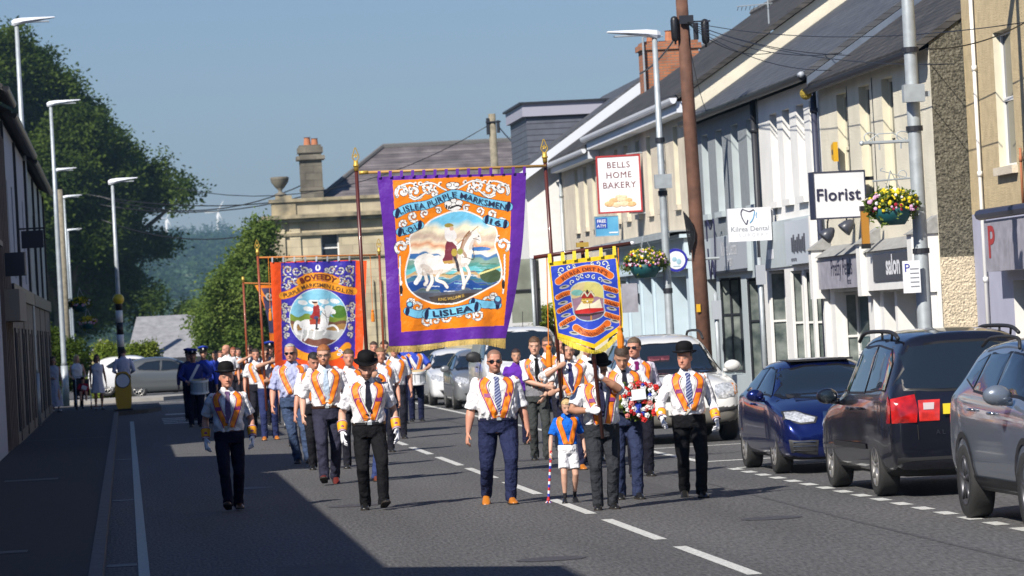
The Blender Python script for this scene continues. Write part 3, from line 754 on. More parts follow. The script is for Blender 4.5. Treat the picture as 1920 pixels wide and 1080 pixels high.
mb = MB(); mb.tube([(xr0, YS + 7, zr + .03), (x1, YS + 7, zr + .03)], .12, 6); mb.tube([(xs0, YS + .9, zb + .05), (xr0, YS + 7, zr + .03)], .1, 6); mb.build('ridge_tile', M['kerb'], t)
# ---- left terrace, in shade ------------------------------------------------------
XL = -2.3
def left_house(name, label, Y0, Y1, Z, mf, mrev, ops, roof='slate', zs=None, strips=(), gops=()):
    t = thing(name, label, 'building')
    allops = list(ops) + list(gops)
    body(t, XL, Y0, Y1, Z, 8.0, mf, allops, 0, rec=.2, mrev=mrev, sgn=1)
    if Y1 > 40: windows(t, XL, 1, allops, .2, sill=None, mf=mrev)
    roof_x(t, XL + .25, 1, Y0, Y1 - .03, Z + .12, 4.25, R(30), M[roof])
    gutter(t, XL + .3, Y0, Y1, Z + .08, M['black'], .11, .13)
    for (y0, y1, w, z0, z1) in strips:
        mb = MB(); mb.box(XL - .01, XL + w * .45, y0, y1, z0, z1); mb.build('pilaster' if name.startswith('brown') else 'downpipe', M['brownp'] if name.startswith('brown') else M['black'], t)
    if not name.startswith('brown') and Y1 > 80:
        sf = MB(); fops = [(y, y + 1.5, .35, 2.5, .12) for y in np.arange(Y0 + 1, Y1 - 2, 3.1)] + [(y, y + .9, .13, 2.4, .15) for y in np.arange(Y0 + 2.7, Y1 - 1.2, 6.2)]
        fops = fops[:1] + [o for k, o in enumerate(fops[1:]) if all(o[1] < p[0] or o[0] > p[1] for p in fops[:k + 1])]
        wall_x(sf, XL + .05, 1, Y0 + .3, Y1 - .1, .11, 3.1, fops, 0, .12); sf.box(XL, XL + .12, Y0 + .3, Y1 - .1, 3.1, 3.4, 1)
        so_ = sf.build('shop_front', [M['brownd'], M['dark']], t); windows(so_, XL + .05, 1, fops, .12, mf=M['dark'], name='shop_window')
    return t
left_house('near_building', 'tall building off frame on the left casting the nearest shade', -20, 28.2, 7.5, M['ltpaint'], M['white'], [])
left_house('near_building', 'lower house on the left casting the shade beside the walking men', 28.42, 57.9, 5.55, M['ltpaint'], M['white'], [])
left_house('near_building', 'taller narrow house on the left whose shade steps out over the road', 57.92, 66.4, 6.45, M['ltpaint'], M['white'], [])
t = thing('low_annex', 'low flat annex in the gap of the left terrace', 'building'); mb = MB(); mb.box(XL - 6, XL, 66.42, 78.9, 0, 4.0); mb.build('wall', M['ltpaint'], t); mb = MB(); mb.box(XL - 6.1, XL + .1, 66.42, 78.9, 4.0, 4.1); mb.build('roof', M['dark'], t)
t = left_house('brown_shop', 'brown clad shop building in deep shade at the left edge', 79, 84.6, 6.95, M['brownp'], M['brownp'], [(80, 81, 3.4, 5.8), (82.6, 83.6, 3.4, 5.8)],
    gops=[(79.6, 81.6, .5, 2.5), (82.4, 83.9, .14, 2.5)], strips=[(y, y + .18, .16, .15, 6.3) for y in (79.1, 80.2, 81.3, 82.35, 83.2, 84.2)])
mb = MB(); mb.box(XL, XL + .35, 79.2, 84.4, 2.6, 3.2); mb.build('shop_fascia', mat('tan_fascia', (.30, .25, .19), .7), t)
mb = MB(); mb.box(XL + .1, XL + .5, 79.6, 79.7, 3.45, 3.9); mb.build('hanging_sign', M['dark'], t)
left_house('white_terrace_house', 'pale rendered house in the left terrace with black downpipes, next to the brown shop', 84.62, 104, 6.75, M['ltpaint'], M['ltpaint'],
    [(y - 1.1, y, 3.6, 5.6) for y in (88, 92, 97, 101.5)], gops=[], strips=[(84.7, 84.85, .14, .15, 6.7), (94, 94.12, .14, .15, 6.7), (103.7, 103.86, .14, .15, 6.7), (89.2, 89.45, .12, .15, 3.2), (98.9, 99.15, .12, .15, 3.2)])
left_house('sage_terrace_house', 'pale sage rendered house at the far end of the left terrace', 104.02, 127, 6.65, M['sagew'], M['ltpaint'],
    [(y - 1.1, y, 3.6, 5.6) for y in (108, 113, 118, 123)], gops=[], strips=[(112.4, 112.55, .14, .15, 6.6), (119.4, 119.55, .14, .15, 6.6), (126.7, 126.86, .14, .15, 6.6)])
# dark bracket signs and lamps fixed to the left terrace
t = thing('wall_bracket_sign', 'small dark projecting sign high on the shaded left terrace', 'sign'); mb = MB(); mb.box(XL + .05, XL + .55, 96, 96.12, 4.35, 4.75); mb.build('sign_board', M['dark'], t); mb = MB(); mb.tube([(XL, 96.06, 4.8), (XL + .6, 96.06, 4.8)], .02, 6); mb.build('bracket', M['black'], t)
# ---- house roof below the hill ----------------------------------------------------
YR = 210
t = thing('grey_roof_house', 'low house beyond the crossroads showing a long grey tiled roof', 'building')
p0 = QY(236, 676, YR); p1 = QY(420, 676, YR); q0 = QY(300, 592, YR + 5); q1 = QY(420, 592, YR + 5)
mb = MB(); z0 = p0.z; mb.add([(p0.x, YR, z0), (p1.x + 6, YR, z0), (p1.x + 6, YR + 10, z0), (p0.x, YR + 10, z0), (q0.x - 1.2, YR + 5, q0.z), (p1.x + 6, YR + 5, q0.z)], [(0, 1, 5, 4), (3, 4, 5, 2), (0, 4, 3), (1, 2, 5), (0, 3, 2, 1)])
mb.build('roof', M['greyroof'], t)
mb = MB(); mb.box(p0.x + .4, p1.x + 5.5, YR + .4, YR + 9.6, -2, z0 - .01); mb.build('wall', M['tan'], t)
mb = MB(); mb.box(p0.x - .0, p1.x + 6, YR - .05, YR + .02, z0 - .25, z0 + .02); mb.build('gutter', M['dark'], t)
t = thing('small_gable_house', 'small tan gabled outbuilding behind the pedestrians by the crossing', 'building')
g0 = QY(168, 700, 185); g1 = QY(225, 700, 185); ga = QY(188, 640, 185)
mb = MB(); mb.prism([(g0.x, -1), (g1.x, -1), (g1.x, g1.z + .7), (ga.x, ga.z), (g0.x, g1.z + .7)], 'y', 185, 190); mb.build('wall', M['yellowr'], t, fixn=True)
mb = MB()
for s_, gx in ((-1, g0.x - .2), (1, g1.x + .2)): mb.prism([(ga.x, ga.z), (gx, g1.z + .55), (gx, g1.z + .65), (ga.x, ga.z + .12)], 'y', 184.8, 190.2)
mb.build('roof', M['greyroof'], t, fixn=True)
t = thing('small_gable_house', 'second tan gabled outbuilding showing just above the white car', 'building')
g0 = QY(240, 700, 183); g1 = QY(296, 700, 183); ga = QY(262, 652, 183)
mb = MB(); mb.prism([(g0.x, -1), (g1.x, -1), (g1.x, g1.z + .5), (ga.x, ga.z), (g0.x, g1.z + .5)], 'y', 183, 188); mb.build('wall', M['yellowr'], t, fixn=True)
mb = MB()
for s_, gx in ((-1, g0.x - .2), (1, g1.x + .2)): mb.prism([(ga.x, ga.z), (gx, g1.z + .35), (gx, g1.z + .45), (ga.x, ga.z + .12)], 'y', 182.8, 188.2)
mb.build('roof', M['greyroof'], t, fixn=True)
# ================================================================== street furniture
def lamp_post(label, x, y, H, arm, r=.085, group='street lamps along the road', m=None, zb=.12, head_len=.95, name='street_lamp'):
    m = m or M['galv']
    t = thing(name, label, 'street lamp', (x, y, zb), group=group)
    mb = MB(); mb.tube([(0, 0, 0), (0, 0, 1.3)], r * 1.35, 12); mb.tube([(0, 0, 1.3), (0, 0, 1.42), (0, 0, H * .6), (0, 0, H)], [r * 1.2, r, r * .85, r * .6], 12)
    mb.build('pole', m, t, smooth=True)
    s = arm
    mb = MB(); L = head_len
    mb.rings([[(s * a, b, H + c + d) for (b, d) in ((-w, 0), (-w * .7, h), (w * .7, h), (w, 0), (w * .6, -.05 * k), (-w * .6, -.05 * k))] for a, w, c, h, k in ((-.12, .05, .0, .06, 1), (-.05, .10, .0, .10, 1.4), (.15, .14, .03, .09, 1), (L * .6, .15, .07, .05, .5), (L, .08, .10, .02, .2))], 0)
    mb.build('lamp_head', M['guttw'], t, fixn=True)
    mb = MB(); mb.box(min(s * .25, s * L * .85), max(s * .25, s * L * .85), -.10, .10, H - .0, H + .025); mb.build('lamp_glass', M['signgrey'], t)
    return t
lp = [('tallest left street lamp, its foot against the shaded terrace', 75, 805, 40, 33), ]
def left_lamp(label, px_, ytop, Y, name='street_lamp', m=None, L=.95):
    b = QY(px_, 640, Y); top = QY(px_, ytop, Y)
    return lamp_post(label, b.x, Y, top.z - .12, 1, m=m, head_len=L, name=name)
b = QZ(75, 805, .12); tz = QY(40, 40, b.y).z
left_lamp('tall grey street lamp nearest on the left, standing against the shaded terrace', 62, 42, 104)
left_lamp('second grey street lamp on the left in front of the big tree', 118, 195, 134)
left_lamp('third grey street lamp from the left, with its white pole in the sun', 120, 320, 187)
left_lamp('fourth grey street lamp, small beside the rough wooden pole', 134, 370, 222)
left_lamp('farthest and smallest left street lamp', 138, 432, 285)
# wooden pole among the lamps
t = thing('telegraph_pole', 'rough grey wooden pole between the far left street lamps', 'pole', (QY(126, 640, 205).x, 205, -2)); mb = MB(); h = QY(122, 355, 205).z + 2; mb.tube([(0, 0, 0), (0, 0, h)], [.2, .16], 8); mb.build('pole', M['woodg'], t, smooth=True)
# belisha beacon under a lamp
bx = QY(226, 640, 124); H = QY(214, 342, 124).z - .12
t = lamp_post('street lamp on the crossing with a yellow globe on its striped pole', bx.x, 124, H, 1, r=.075, m=M['galv'], head_len=.75, group=None, name='crossing_lamp')
zg = QY(224, 561, 124).z - .12
mb = MB(); mb.ell((0, 0, zg), (.17, .17, .17), 16, 10); mb.build('beacon_globe', mat('amber_globe', (.75, .52, .02), .3), t, smooth=True)
mb = MB(); z = .02; k = 0
while z < zg - .2: mb.tube([(0, 0, z), (0, 0, z + .36)], .105, 12, k % 2); z += .361; k += 1
mb.build('striped_sleeve', [M['black'], M['white']], t, smooth=True)
# bollard
bb = QZ(233, 770, .12)
t = thing('crossing_bollard', 'yellow bollard with a white disc by the pedestrian crossing', 'bollard', (bb.x, bb.y, .12))
my = mat('yellow_plastic', (.72, .40, .02), .4)
mb = MB(); hb = 1.12; w = .235
prof = [(w * .88 * a, b) for a, b in ()] ; pts = []
for q in np.linspace(0, 2 * math.pi, 33)[:-1]:
    c_, s_ = math.cos(q), math.sin(q); pts.append((w * np.sign(c_) * abs(c_) ** .6, hb / 2 + hb / 2 * np.sign(s_) * abs(s_) ** .5))
mb.prism(pts, 'y', -.11, .11); mb.build('shell', my, t, fixn=True)
mb = MB(); mb.prism([(.19 * math.cos(q), .86 + .19 * math.sin(q)) for q in np.linspace(0, 2 * math.pi, 25)[:-1]], 'y', -.13, -.112, 0); mb.prism([(.215 * math.cos(q), .86 + .215 * math.sin(q)) for q in np.linspace(0, 2 * math.pi, 25)[:-1]], 'y', -.12, -.111, 1); mb.build('disc', [M['signwhite'], M['black']], t)
mb = MB(); mb.box(-.26, .26, -.16, .16, 0, .06); mb.build('base', M['black'], t)
# right lamps
r1 = lamp_post('grey street lamp in front of the bakery with the round sign behind its pole', 10.85, 82.6, QY(1233, 66, 82.6).z - .12, -1, r=.085)
mb = MB(); zc = QY(1250, 340, 82.6).z - .12; mb.box(-.17, .17, -.22, -.08, zc - .14, zc + .14); mb.build('control_box', M['galv'], r1)
for yv in (262, 362, 545): mb = MB(); z = QY(1250, yv, 82.6).z - .12; mb.tube([(0, 0, z - .05), (0, 0, z + .05)], .095, 12); mb.build('clamp', M['dark'], r1)
r2 = lamp_post('thick galvanised lamp pole by the salon holding the flower basket and a box', 10.9, 56.2, 9.4, -1, r=.105)
for yv, s_ in ((175, 1), (250, 0)):
    z = QY(1735, yv, 56.2).z - .12
    if s_:
        mb = MB(); mb.box(-.17, .12, -.27, -.11, z - .12, z + .12); mb.box(.12, .20, -.2, -.1, z - .05, z + .02); mb.build('control_box', M['galv'], r2)
for yv in (92, 240, 470): mb = MB(); z = QY(1735, yv, 56.2).z - .12; mb.tube([(0, 0, z - .035), (0, 0, z + .035)], .118, 14); mb.build('clamp', M['dark'], r2)
z = QY(1730, 263, 56.2).z - .12; mb = MB(); mb.tube([(-.05, 0, z), (-.72, 0, z)], .022, 6); mb.ell((-.74, 0, z), (.035, .035, .035), 8, 6)
for sg in (-.22, -.5): mb.tube([(-.4 + (sg + .36) * 1.6 + .12 * math.cos(q) * (1 - q / 9), 0, z + .07 + .07 * math.sin(q)) for q in np.linspace(0, 6, 14)], .008, 5)
mb.tube([(-.15, 0, z + .02), (-.3, 0, z + .12), (-.5, 0, z + .12), (-.66, 0, z + .02)], .008, 5)
for xx in (-.5, -.2): mb.tube([(xx, 0, z), (xx, 0, z - .1)], .012, 5)
mb.build('sign_bracket', M['galv'], r2)
z = QY(1738, 332, 56.2).z - .12; mb = MB(); mb.tube([(-.05, 0, z), (-.62, 0, z - .02)], .012, 6); mb.tube([(-.09, 0, z - .01), (-.5, 0, z + .12)], .006, 5); mb.tube([(-.2 + .06 * math.cos(q), 0, z + .05 + .06 * math.sin(q)) for q in np.linspace(0, 6.3, 12)], .006, 5)
mb.tube([(-.5, 0, z + .11), (-.5, 0, z + .14), (-.47, 0, z + .15)], .008, 5)
mb.build('basket_bracket', M['galv'], r2)
zb_ = z
t = thing('parking_notice', 'small white parking notice clamped to the lamp pole by the salon', 'sign', (10.72, 56.0, QY(1738, 545, 56.2).z))
mb = MB(); mb.box(-.13, .11, -.02, 0, -.02, .42); mb.build('plate', M['signwhite'], t)
mb = MB(); put_text(mb, 'P', lambda a, b: (a - .07, -.024, b + .27), .16); 
mb.build('lettering', mat('blue_lettering', (.02, .03, .35), .5), t)
mb = MB()
for k in range(5): mb.box(-.03, .09, -.024, -.021, .06 + k * .06, .075 + k * .06)
mb.build('small_print', M['letgrey'], t)
# sign posts before the dental practice
for (px_, Y, zt_, lab) in ((1432, 75.5, 2.5, 'thin grey sign post in front of the dental practice window'), (1346, 79.0, 1.9, 'short grey sign post between the brown pole and the dental practice')):
    b = QY(px_, 640, Y); t = thing('sign_post', lab, 'post', (b.x, Y, .12)); mb = MB(); mb.tube([(0, 0, 0), (0, 0, zt_ + .4)], .045, 10); mb.build('pole', M['galv'], t, smooth=True)
    mb = MB(); mb.box(-.09, .09, -.08, -.05, zt_ - .1, zt_ + .26); mb.build('plate', M['signgrey'], t)
# brown telegraph pole
b = QY(1300, 320, 79.3)
pb = QY(1322, 640, 79.3); pt = QY(1276, -30, 79.3)
t = thing('telegraph_pole', 'tall brown wooden telegraph pole with black cable boxes near its top', 'pole', (pb.x, 79.3, .1))
mb = MB(); top = pt - Vector((pb.x, 79.3, .1)); mb.tube([(0, 0, 0), top * .33, top * .66, top], [.145, .137, .128, .115], 14); mb.build('pole', M['wood'], t, smooth=True)
def onp(px_, py_): return QY(px_, py_, 79.3) - Vector((pb.x, 79.3, .1))
for (px_, py_) in ((1264, 55), (1321, 60)):
    mb = MB(); c = onp(px_, py_); mb.tube([c + Vector((0, -.1, -.17)), c + Vector((0, -.1, .17))], [.075, .08], 10, round_ends=True)
    mb.tube([c + Vector((0, -.1, -.3)), c + Vector((0, -.1, -.17))], .02, 6); mb.build('cable_closure', M['black'], t, smooth=True)
c = onp(1302, 60); mb = MB(); mb.tube([c + Vector((0, -.2, -.16)), c + Vector((0, -.2, .16))], .05, 10); mb.build('cable_box', M['dark'], t)
c = onp(1284, 38); mb = MB(); mb.box(c.x - .13, c.x + .14, -.21, -.14, c.z - .08, c.z + .08); c = onp(1295, 42); mb.box(c.x - .1, c.x + .36, -.17, -.15, c.z - .015, c.z + .015); mb.build('bracket', M['dark'], t)
c = onp(1295, 435); mb = MB()
for k in range(6): mb.tube([c + Vector((-.14 + .02 * k, -.17 - .01 * k, .4 - .03 * k)), c + Vector((-.1 + .03 * k, -.19, 0)), c + Vector((-.06 + .02 * k, -.18, -.45 + .05 * k))], .014, 5)
mb.build('cable_coil', M['black'], t)
c = onp(1315, 575); mb = MB(); mb.box(c.x - .12, c.x - .04, -.165, -.15, c.z - .1, c.z + .05); mb.build('yellow_tag', my, t)
# far pole by the stone building
pb2 = QY(932, 400, 150); t = thing('telegraph_pole', 'weathered wooden pole with a small transformer behind the purple banner', 'pole', (pb2.x, 150, 0)); h = QY(932, 213, 150).z
mb = MB(); mb.tube([(0, 0, 0), (0, 0, h)], [.17, .13], 10); mb.build('pole', M['woodg'], t, smooth=True)
mb = MB(); mb.box(-.22, -.12, -.12, .05, h - .75, h - .15); mb.tube([(.2, -.1, h - .7), (.2, -.1, h - .25)], .06, 8); mb.tube([(-.25, -.14, h - .3), (.3, -.14, h - .3)], .03, 6); mb.build('transformer', M['dark'], t)
TOPW = pt
# wires
def wire(pts, r=.012, name='overhead_wire', lab='', g='overhead wires across the street', sag=.0):
    a, b = Vector(pts[0]), Vector(pts[1]); n = 12
    P = [a.lerp(b, i / n) + Vector((0, 0, -sag * 4 * (i / n) * (1 - i / n))) for i in range(n + 1)]
    mb = MB(); mb.tube(P, r, 5); o = mb.build(name, M['black'], smooth=True); tag(o, lab, 'wire', g); return o
pj = onp(1285, 40) + Vector((pb.x, 79.3, .1))
wl = 'thin black wire fanning from the brown telegraph pole to the right hand houses'
for (px_, py_, X, wl) in ((1922, 42, 12.6, 'wire from the brown telegraph pole to the top right corner of the photo'), (1790, 120, 12.2, 'wire from the brown telegraph pole to the dark gable edge'), (1700, 100, 13.5, 'wire from the brown telegraph pole across the salon roof'), (1578, 100, 12.3, 'wire from the brown telegraph pole to the gutter above the white building'), (1560, 132, 12.2, 'wire from the brown telegraph pole to the moss clump at the gutter end'), (1450, 98, 13.0, 'wire from the brown telegraph pole over the grey slate roof'), (1325, 210, 12.2, 'steep wire from the brown telegraph pole down to the grey roughcast corner')):
    wire([pj, QX(px_, py_, X)], .0075, lab=wl, sag=.25)
wire([QX(1200, 138, 12.0), pj], .02, lab='thick black cable dropping from the brown pole to the white gable', g=None, sag=.15)
ph = QY(921, 232, 150)
wire([ph, QY(330, 352, 160)], .016, lab='long black wire running left from the weathered pole behind the purple banner', g=None, sag=1.2)
for a, b_, o_ in (((388, 357), (520, 345), 'second from the top'), ((388, 372), (640, 326), 'third from the top'), ((360, 352), (700, 330), 'topmost'), ((390, 400), (520, 412), 'lowest')):
    wire([QY(a[0] - 200, a[1] + 12, 200), QY(b_[0] + 60, b_[1] - 4, 200)], .03, lab='faint wire between the big tree and the stone building, ' + o_, g='faint wires left of the stone building', sag=1.0)
wire([QX(1922, 42, 12.9), QY(1735, 92, 56.2)], .010, lab='wire from the ochre building to the salon lamp pole', g=None, sag=.1)
wire([QY(937, 240, 150), QX(1070, 285, 12.2)], .025, lab='black wire from the weathered pole to the bakery gutter', g=None, sag=.5)
# ================================================================== projecting signs (they stand square to the wall)
def board(name, label, x0, x1, z0, z1, Y, mf, frame=None, fw=.035, th=.09, cat='sign'):
    t = thing(name, label, cat, ((x0 + x1) / 2, Y, z0)); w = (x1 - x0) / 2; h = z1 - z0
    mb = MB(); mb.box(-w, w, -th / 2, th / 2, 0, h, 0); mb.build('panel', mf, t)
    if frame:
        f = MB(); e = th / 2 + .012; f.box(-w - fw, w + fw, -e, e, -fw, .0); f.box(-w - fw, w + fw, -e, e, h, h + fw); f.box(-w - fw, -w, -e, e, 0, h); f.box(w, w + fw, -e, e, 0, h); f.build('frame', frame, t)
    return t, w, h
s_ = F / 99; 
def bx_(p0, p1, Y): a = QY(p0[0], p0[1], Y); b = QY(p1[0], p1[1], Y); return a.x, b.x, b.z, a.z
x0, x1, z0, z1 = bx_((1120, 296), (1202, 394), 98.6)
t, w, h = board('bakery_sign', 'white bakery sign with a red frame and a picture of bread rolls', x0, x1, z0, z1, 98.6, M['signwhite'], M['signred'], .04)
t.rotation_euler = (0, 0, R(-8))
def serif_letters(mb, s, cx, cz, size, y, m=0):
    vs, fs = text_mesh(s, .0, 1.12)
    put_text(mb, s, lambda a, b: (cx + a, y, cz + b), size, m, .0, 1.12)
    # slab feet and heads under each upright stem
    xs = [v[0] for v in vs]; 
    rows = {}
    for v in vs:
        if abs(v[1]) < .01: rows.setdefault('b', []).append(v[0])
        if v[1] > .70: rows.setdefault('t', []).append(v[0])
    for key, zz in (('b', 0.0), ('t', .70)):
        r = sorted(set(round(x, 3) for x in rows.get(key, [])))
        i = 0
        while i < len(r) - 1:
            if .05 < r[i + 1] - r[i] < .16:
                a, b = r[i] - .06, r[i + 1] + .06
                mb.box(cx + a * size, cx + b * size, y - .001, y + .001, cz + (zz + .0) * size, cz + (zz + .045) * size, m); i += 2
            else: i += 1
mb = MB(); yv = -.052
for k, s in enumerate(('BELLS', 'HOME', 'BAKERY')): serif_letters(mb, s, 0, h * (.80 - .185 * k), .205, yv)
mb.build('lettering', M['signtext'], t)
mb = MB(); random.seed(3)
for (a, b, r) in ((-.25, .2, .13), (-.08, .17, .12), (.1, .19, .13), (.27, .17, .12), (-.15, .29, .11), (.04, .30, .12), (.2, .28, .10), (-.02, .38, .09), (.1, .37, .08)):
    mb.ell((a, -.048, b * .92), (r, .012, r * .55), 14, 8, random.choice((0, 0, 1)))
mb.build('bread_picture', [M['bone'], mat('bread_pale', (.78, .60, .40), .7, ns=30, na=.2)], t, smooth=True)
mb = MB(); mb.tube([(.2, 0, h + .05), (w + .9, 0, h + .12)], .02, 6); mb.tube([(.2, 0, -.05), (w + .9, 0, -.12)], .02, 6); mb.build('bracket', M['galv'], t)
x0, x1, z0, z1 = bx_((1115, 407), (1160, 441), 103)
msky = mat('cash_sign_blue', (.05, .26, .50), .4, ns=1.5, color2=(.16, .48, .72))
t, w, h = board('cash_machine_sign', 'small blue sign hanging under the bakery sign', x0, x1, z0, z1, 103, msky, M['galv'], .015)
mb = MB(); mb.box(-w + .02, -w + .30, -.05, -.046, h * .38, h - .04, 0); mb.build('logo_patch', mat('logo_blue', (.02, .07, .42), .4), t)
mb = MB(); put_text(mb, 'FREE', lambda a, b: (a - w + .16, -.053, b + h - .15), .11, bold=.02); put_text(mb, 'ATM', lambda a, b: (a - w + .15, -.053, b + h - .27), .11, bold=.02); mb.box(.05, .27, -.053, -.05, .06, .09); mb.build('lettering', M['signwhite'], t)
mb = MB(); mb.tube([(0, 0, h), (0, 0, h + .1), (w + .8, 0, h + .1)], .015, 6); mb.build('bracket', M['galv'], t)
x0, x1, z0, z1 = bx_((1363, 392), (1447, 450), 78.6)
t, w, h = board('dental_sign', 'white dental surgery sign with a drawn tooth', x0, x1, z0, z1, 78.6, M['signwhite'], None, th=.12)
mb = MB(); put_text(mb, 'Kilrea Dental', lambda a, b: (a, -.064, b + h * .30), .136, bold=.004, spacing=1.02); mb.build('lettering', M['letgrey'], t)
mb = MB(); put_text(mb, 'SURGERY', lambda a, b: (a + .06, -.064, b + h * .13), .10, spacing=1.5); mb.build('small_lettering', mat('pale_grey_letter', (.55, .57, .60), .6), t)
pts = catmull([(-.10, .17), (-.13, .10), (-.11, .0), (-.04, -.12), (-.01, -.05), (.0, -.04)], 6) ; pts2 = catmull([(.03, -.10), (.09, -.03), (.13, .1), (.11, .15), (.04, .12), (-.03, .14), (-.10, .17)], 6)
mb = MB(); mb.tube([(a[0] - .03, -.064, a[1] + h * .70) for a in pts], .010, 6); mb.tube([(a[0] - .03, -.064, a[1] + h * .70) for a in pts2[14:]], .010, 6); mb.build('tooth_outline', M['signblue'], t)
mb = MB(); mb.tube([(a[0] - .03, -.064, a[1] + h * .70) for a in pts2[:15]], .009, 6); mb.tube([(.145, -.064, h * .70 + .10), (.125, -.064, h * .7 + .04), (.14, -.064, h * .70 - .01)], .007, 6); mb.build('tooth_highlight', mat('sky_blue_line', (.08, .35, .65), .5), t)
b2 = MB(); b2.box(w - .12, w + .06, .062, .16, .03, h - .04); b2.build('rear_panel', M['signwhite'], t)
b2 = MB(); b2.tube([(w, .05, h * .5), (w + .45, .05, h * .5)], .02, 6); b2.build('bracket', M['galv'], t)
x0, x1, z0, z1 = bx_((1520, 326), (1621, 405), 68.8)
t, w, h = board('florist_sign', 'large white florist sign with a black edge', x0, x1, z0, z1, 68.8, M['signwhite'], M['navy'], .022, th=.24)
t.rotation_euler = (0, 0, R(7))
mb = MB(); put_text(mb, 'Florist', lambda a, b: (a - .03, -.134, b + h * .38), .285, bold=.018, spacing=1.05); mb.build('lettering', M['signblue'], t)
mb = MB(); mb.box(w, w + .28, -.03, .03, h * .8, h * .8 + .06); mb.build('bracket', M['dark'], t)
t.children[0]
# round shop sign
c = QY(1267, 488, 84.5); t = thing('round_sign', 'round white sign with a blue rim on the bakery shop wall', 'sign', tuple(c))
mb = MB(); Mr = Matrix.Rotation(R(90), 4, 'X')
mb.lathe([(0, -.08), (.235, -.08), (.245, 0), (.235, .08), (0, .08)], n=28, M=Mr); mb.build('rim', mat('royal_blue_rim', (.03, .03, .35), .35), t, fixn=True)
mb = MB(); mb.lathe([(0, .002), (.185, .0)], (0, -.084, 0), 28, M=Mr); mb.build('face', M['signwhite'], t)
mb = MB(); mb.ell((-.04, -.088, .02), (.05, .006, .05)); mb.ell((.05, -.088, -.03), (.05, .006, .06)); mb.box(-.07, .08, -.091, -.086, -.13, -.115); mb.build('emblem', mat('pale_emblem', (.35, .55, .65), .5), t)
mb = MB(); mb.tube([(.23, 0, 0), (.9, 0, 0)], .03, 8); mb.build('bracket', M['galv'], t)
# goose-neck spotlights
for px_, lab in ((1552, 'left black spotlight hanging under the florist sign'), (1588, 'right black spotlight on a curved arm under the florist sign')):
    c = QY(px_, 440 if px_ < 1570 else 425, 70.2); t = thing('spotlight', lab, 'spotlight', tuple(c), group='spotlights by the florist sign')
    mb = MB(); Mt = Matrix.Rotation(R(200), 4, 'Y'); mb.lathe([(0, .13), (.06, .10), (.115, -.0), (.12, -.08), (.03, -.12), (0, -.12)] if False else [(0.001, .16), (.05, .13), (.10, .05), (.135, -.08), (.125, -.09), (.0, -.06)], n=16, M=Mt @ Matrix.Rotation(R(180), 4, 'Y') @ Matrix.Rotation(R(25), 4, 'Y')); mb.build('lamp_shade', M['signdark'], t, smooth=True)
    mb = MB(); pts = [(0, 0, .1), (.0, 0, .3), (.1, 0, .43), (.22, 0, .46), (.36, 0, .36), (.42, 0, .25)] if px_ > 1570 else [(0, 0, .1), (.02, 0, .25), (.1, 0, .3), (.5, .0, .3)]
    mb.tube([tuple(p) for p in catmull(pts, 4)], .014, 6); mb.build('arm', M['black'], t)
# orange hanging sign in the shade of the florist sign
c = QY(1622, 425, 67.2); t = thing('small_orange_sign', 'small orange and black sign above the first gabled shop pilaster', 'sign', tuple(c)); mb = MB(); mb.box(-.06, .06, -.05, .05, -.28, .26); mb.build('panel', mat('orange_sign', (.40, .18, .02), .5), t); mb = MB(); mb.box(-.07, .07, -.06, .06, -.36, -.28); mb.box(-.07, .07, -.06, .06, .26, .34); mb.build('edge', M['black'], t)
c = QX(1566, 285, 12.42); t = thing('alarm_box', 'yellow alarm box on the pipe beside the white building', 'alarm box', tuple(c)); mb = MB(); mb.prism([(-.12, -.17), (.12, -.12), (.12, .12), (-.12, .17)], 'x', -.05, .03); mb.build('cover', my, t, fixn=True); mb = MB(); mb.box(-.055, -.051, -.05, .05, -.04, .04); mb.build('badge', M['signdark'], t)
# traffic sign backs beyond the right bearer
a = QY(955, 487, 112); b = QY(1016, 603, 112)
t = thing('traffic_sign', 'back of a large grey traffic sign with its posts by the white gable', 'traffic sign', (0, 0, 0))
mb = MB(); mb.box(a.x, b.x, 112, 112.05, b.z, a.z); mb.build('panel', mat('sign_back', (.23, .25, .20), .5, ns=2, na=.3), t)
for px_ in (997, 1003):
    c = QY(px_, 500, 111.9); mb = MB(); mb.tube([(c.x, 111.9, .1), (c.x, 111.9, a.z + .02)], .045, 8, up=(1, 0, 0)); mb.build('post', M['galv'] if px_ < 1000 else M['dark'], t, smooth=True)
mb = MB(); mb.box(a.x, b.x, 111.93, 112, (a.z + b.z) / 2, (a.z + b.z) / 2 + .04); mb.build('rail', M['dark'], t)
# wind turbines on the hill
for px_, pt_, pb_, lab in ((408, 398, 440, 'white wind turbine on the skyline, the right one'), (312, 410, 445, 'white wind turbine on the skyline, half behind the big tree')):
    a = QY(px_, pt_, 3250); b = QY(px_, pb_, 3250)
    t = thing('wind_turbine', lab, 'wind turbine', (a.x, 3250, b.z - 6)); h = a.z - b.z + 6
    mb = MB(); mb.tube([(0, 0, 0), (0, 0, h)], [1.5, 1.0], 8); mb.build('tower', M['white'], t, smooth=True)
    for k in range(3):
        q = R(30 + 120 * k); mb = MB(); mb.tube([(0, -.8, h), (10 * math.sin(q), -.8, h + 10 * math.cos(q))], [.8, .35], 6); mb.build('blade', M['white'], t, smooth=True)
# roof aerial
c = QX(1440, 8, 14.6)
t = thing('roof_aerial', 'television aerial on the bakery roof at the top edge', 'aerial', (c.x, c.y, c.z - .7)); mb = MB(); mb.tube([(0, 0, -.4), (0, 0, 1.2)], .02, 6); mb.build('mast', M['galv'], t); mb = MB(); mb.tube([(-.7, 0, .68), (.1, 0, .72)], .012, 5)
for k in range(9): mb.tube([(-.68 + k * .09, -.1, .68), (-.68 + k * .09, .1, .60)], .008, 4)
mb.build('antenna', M['galv'], t)
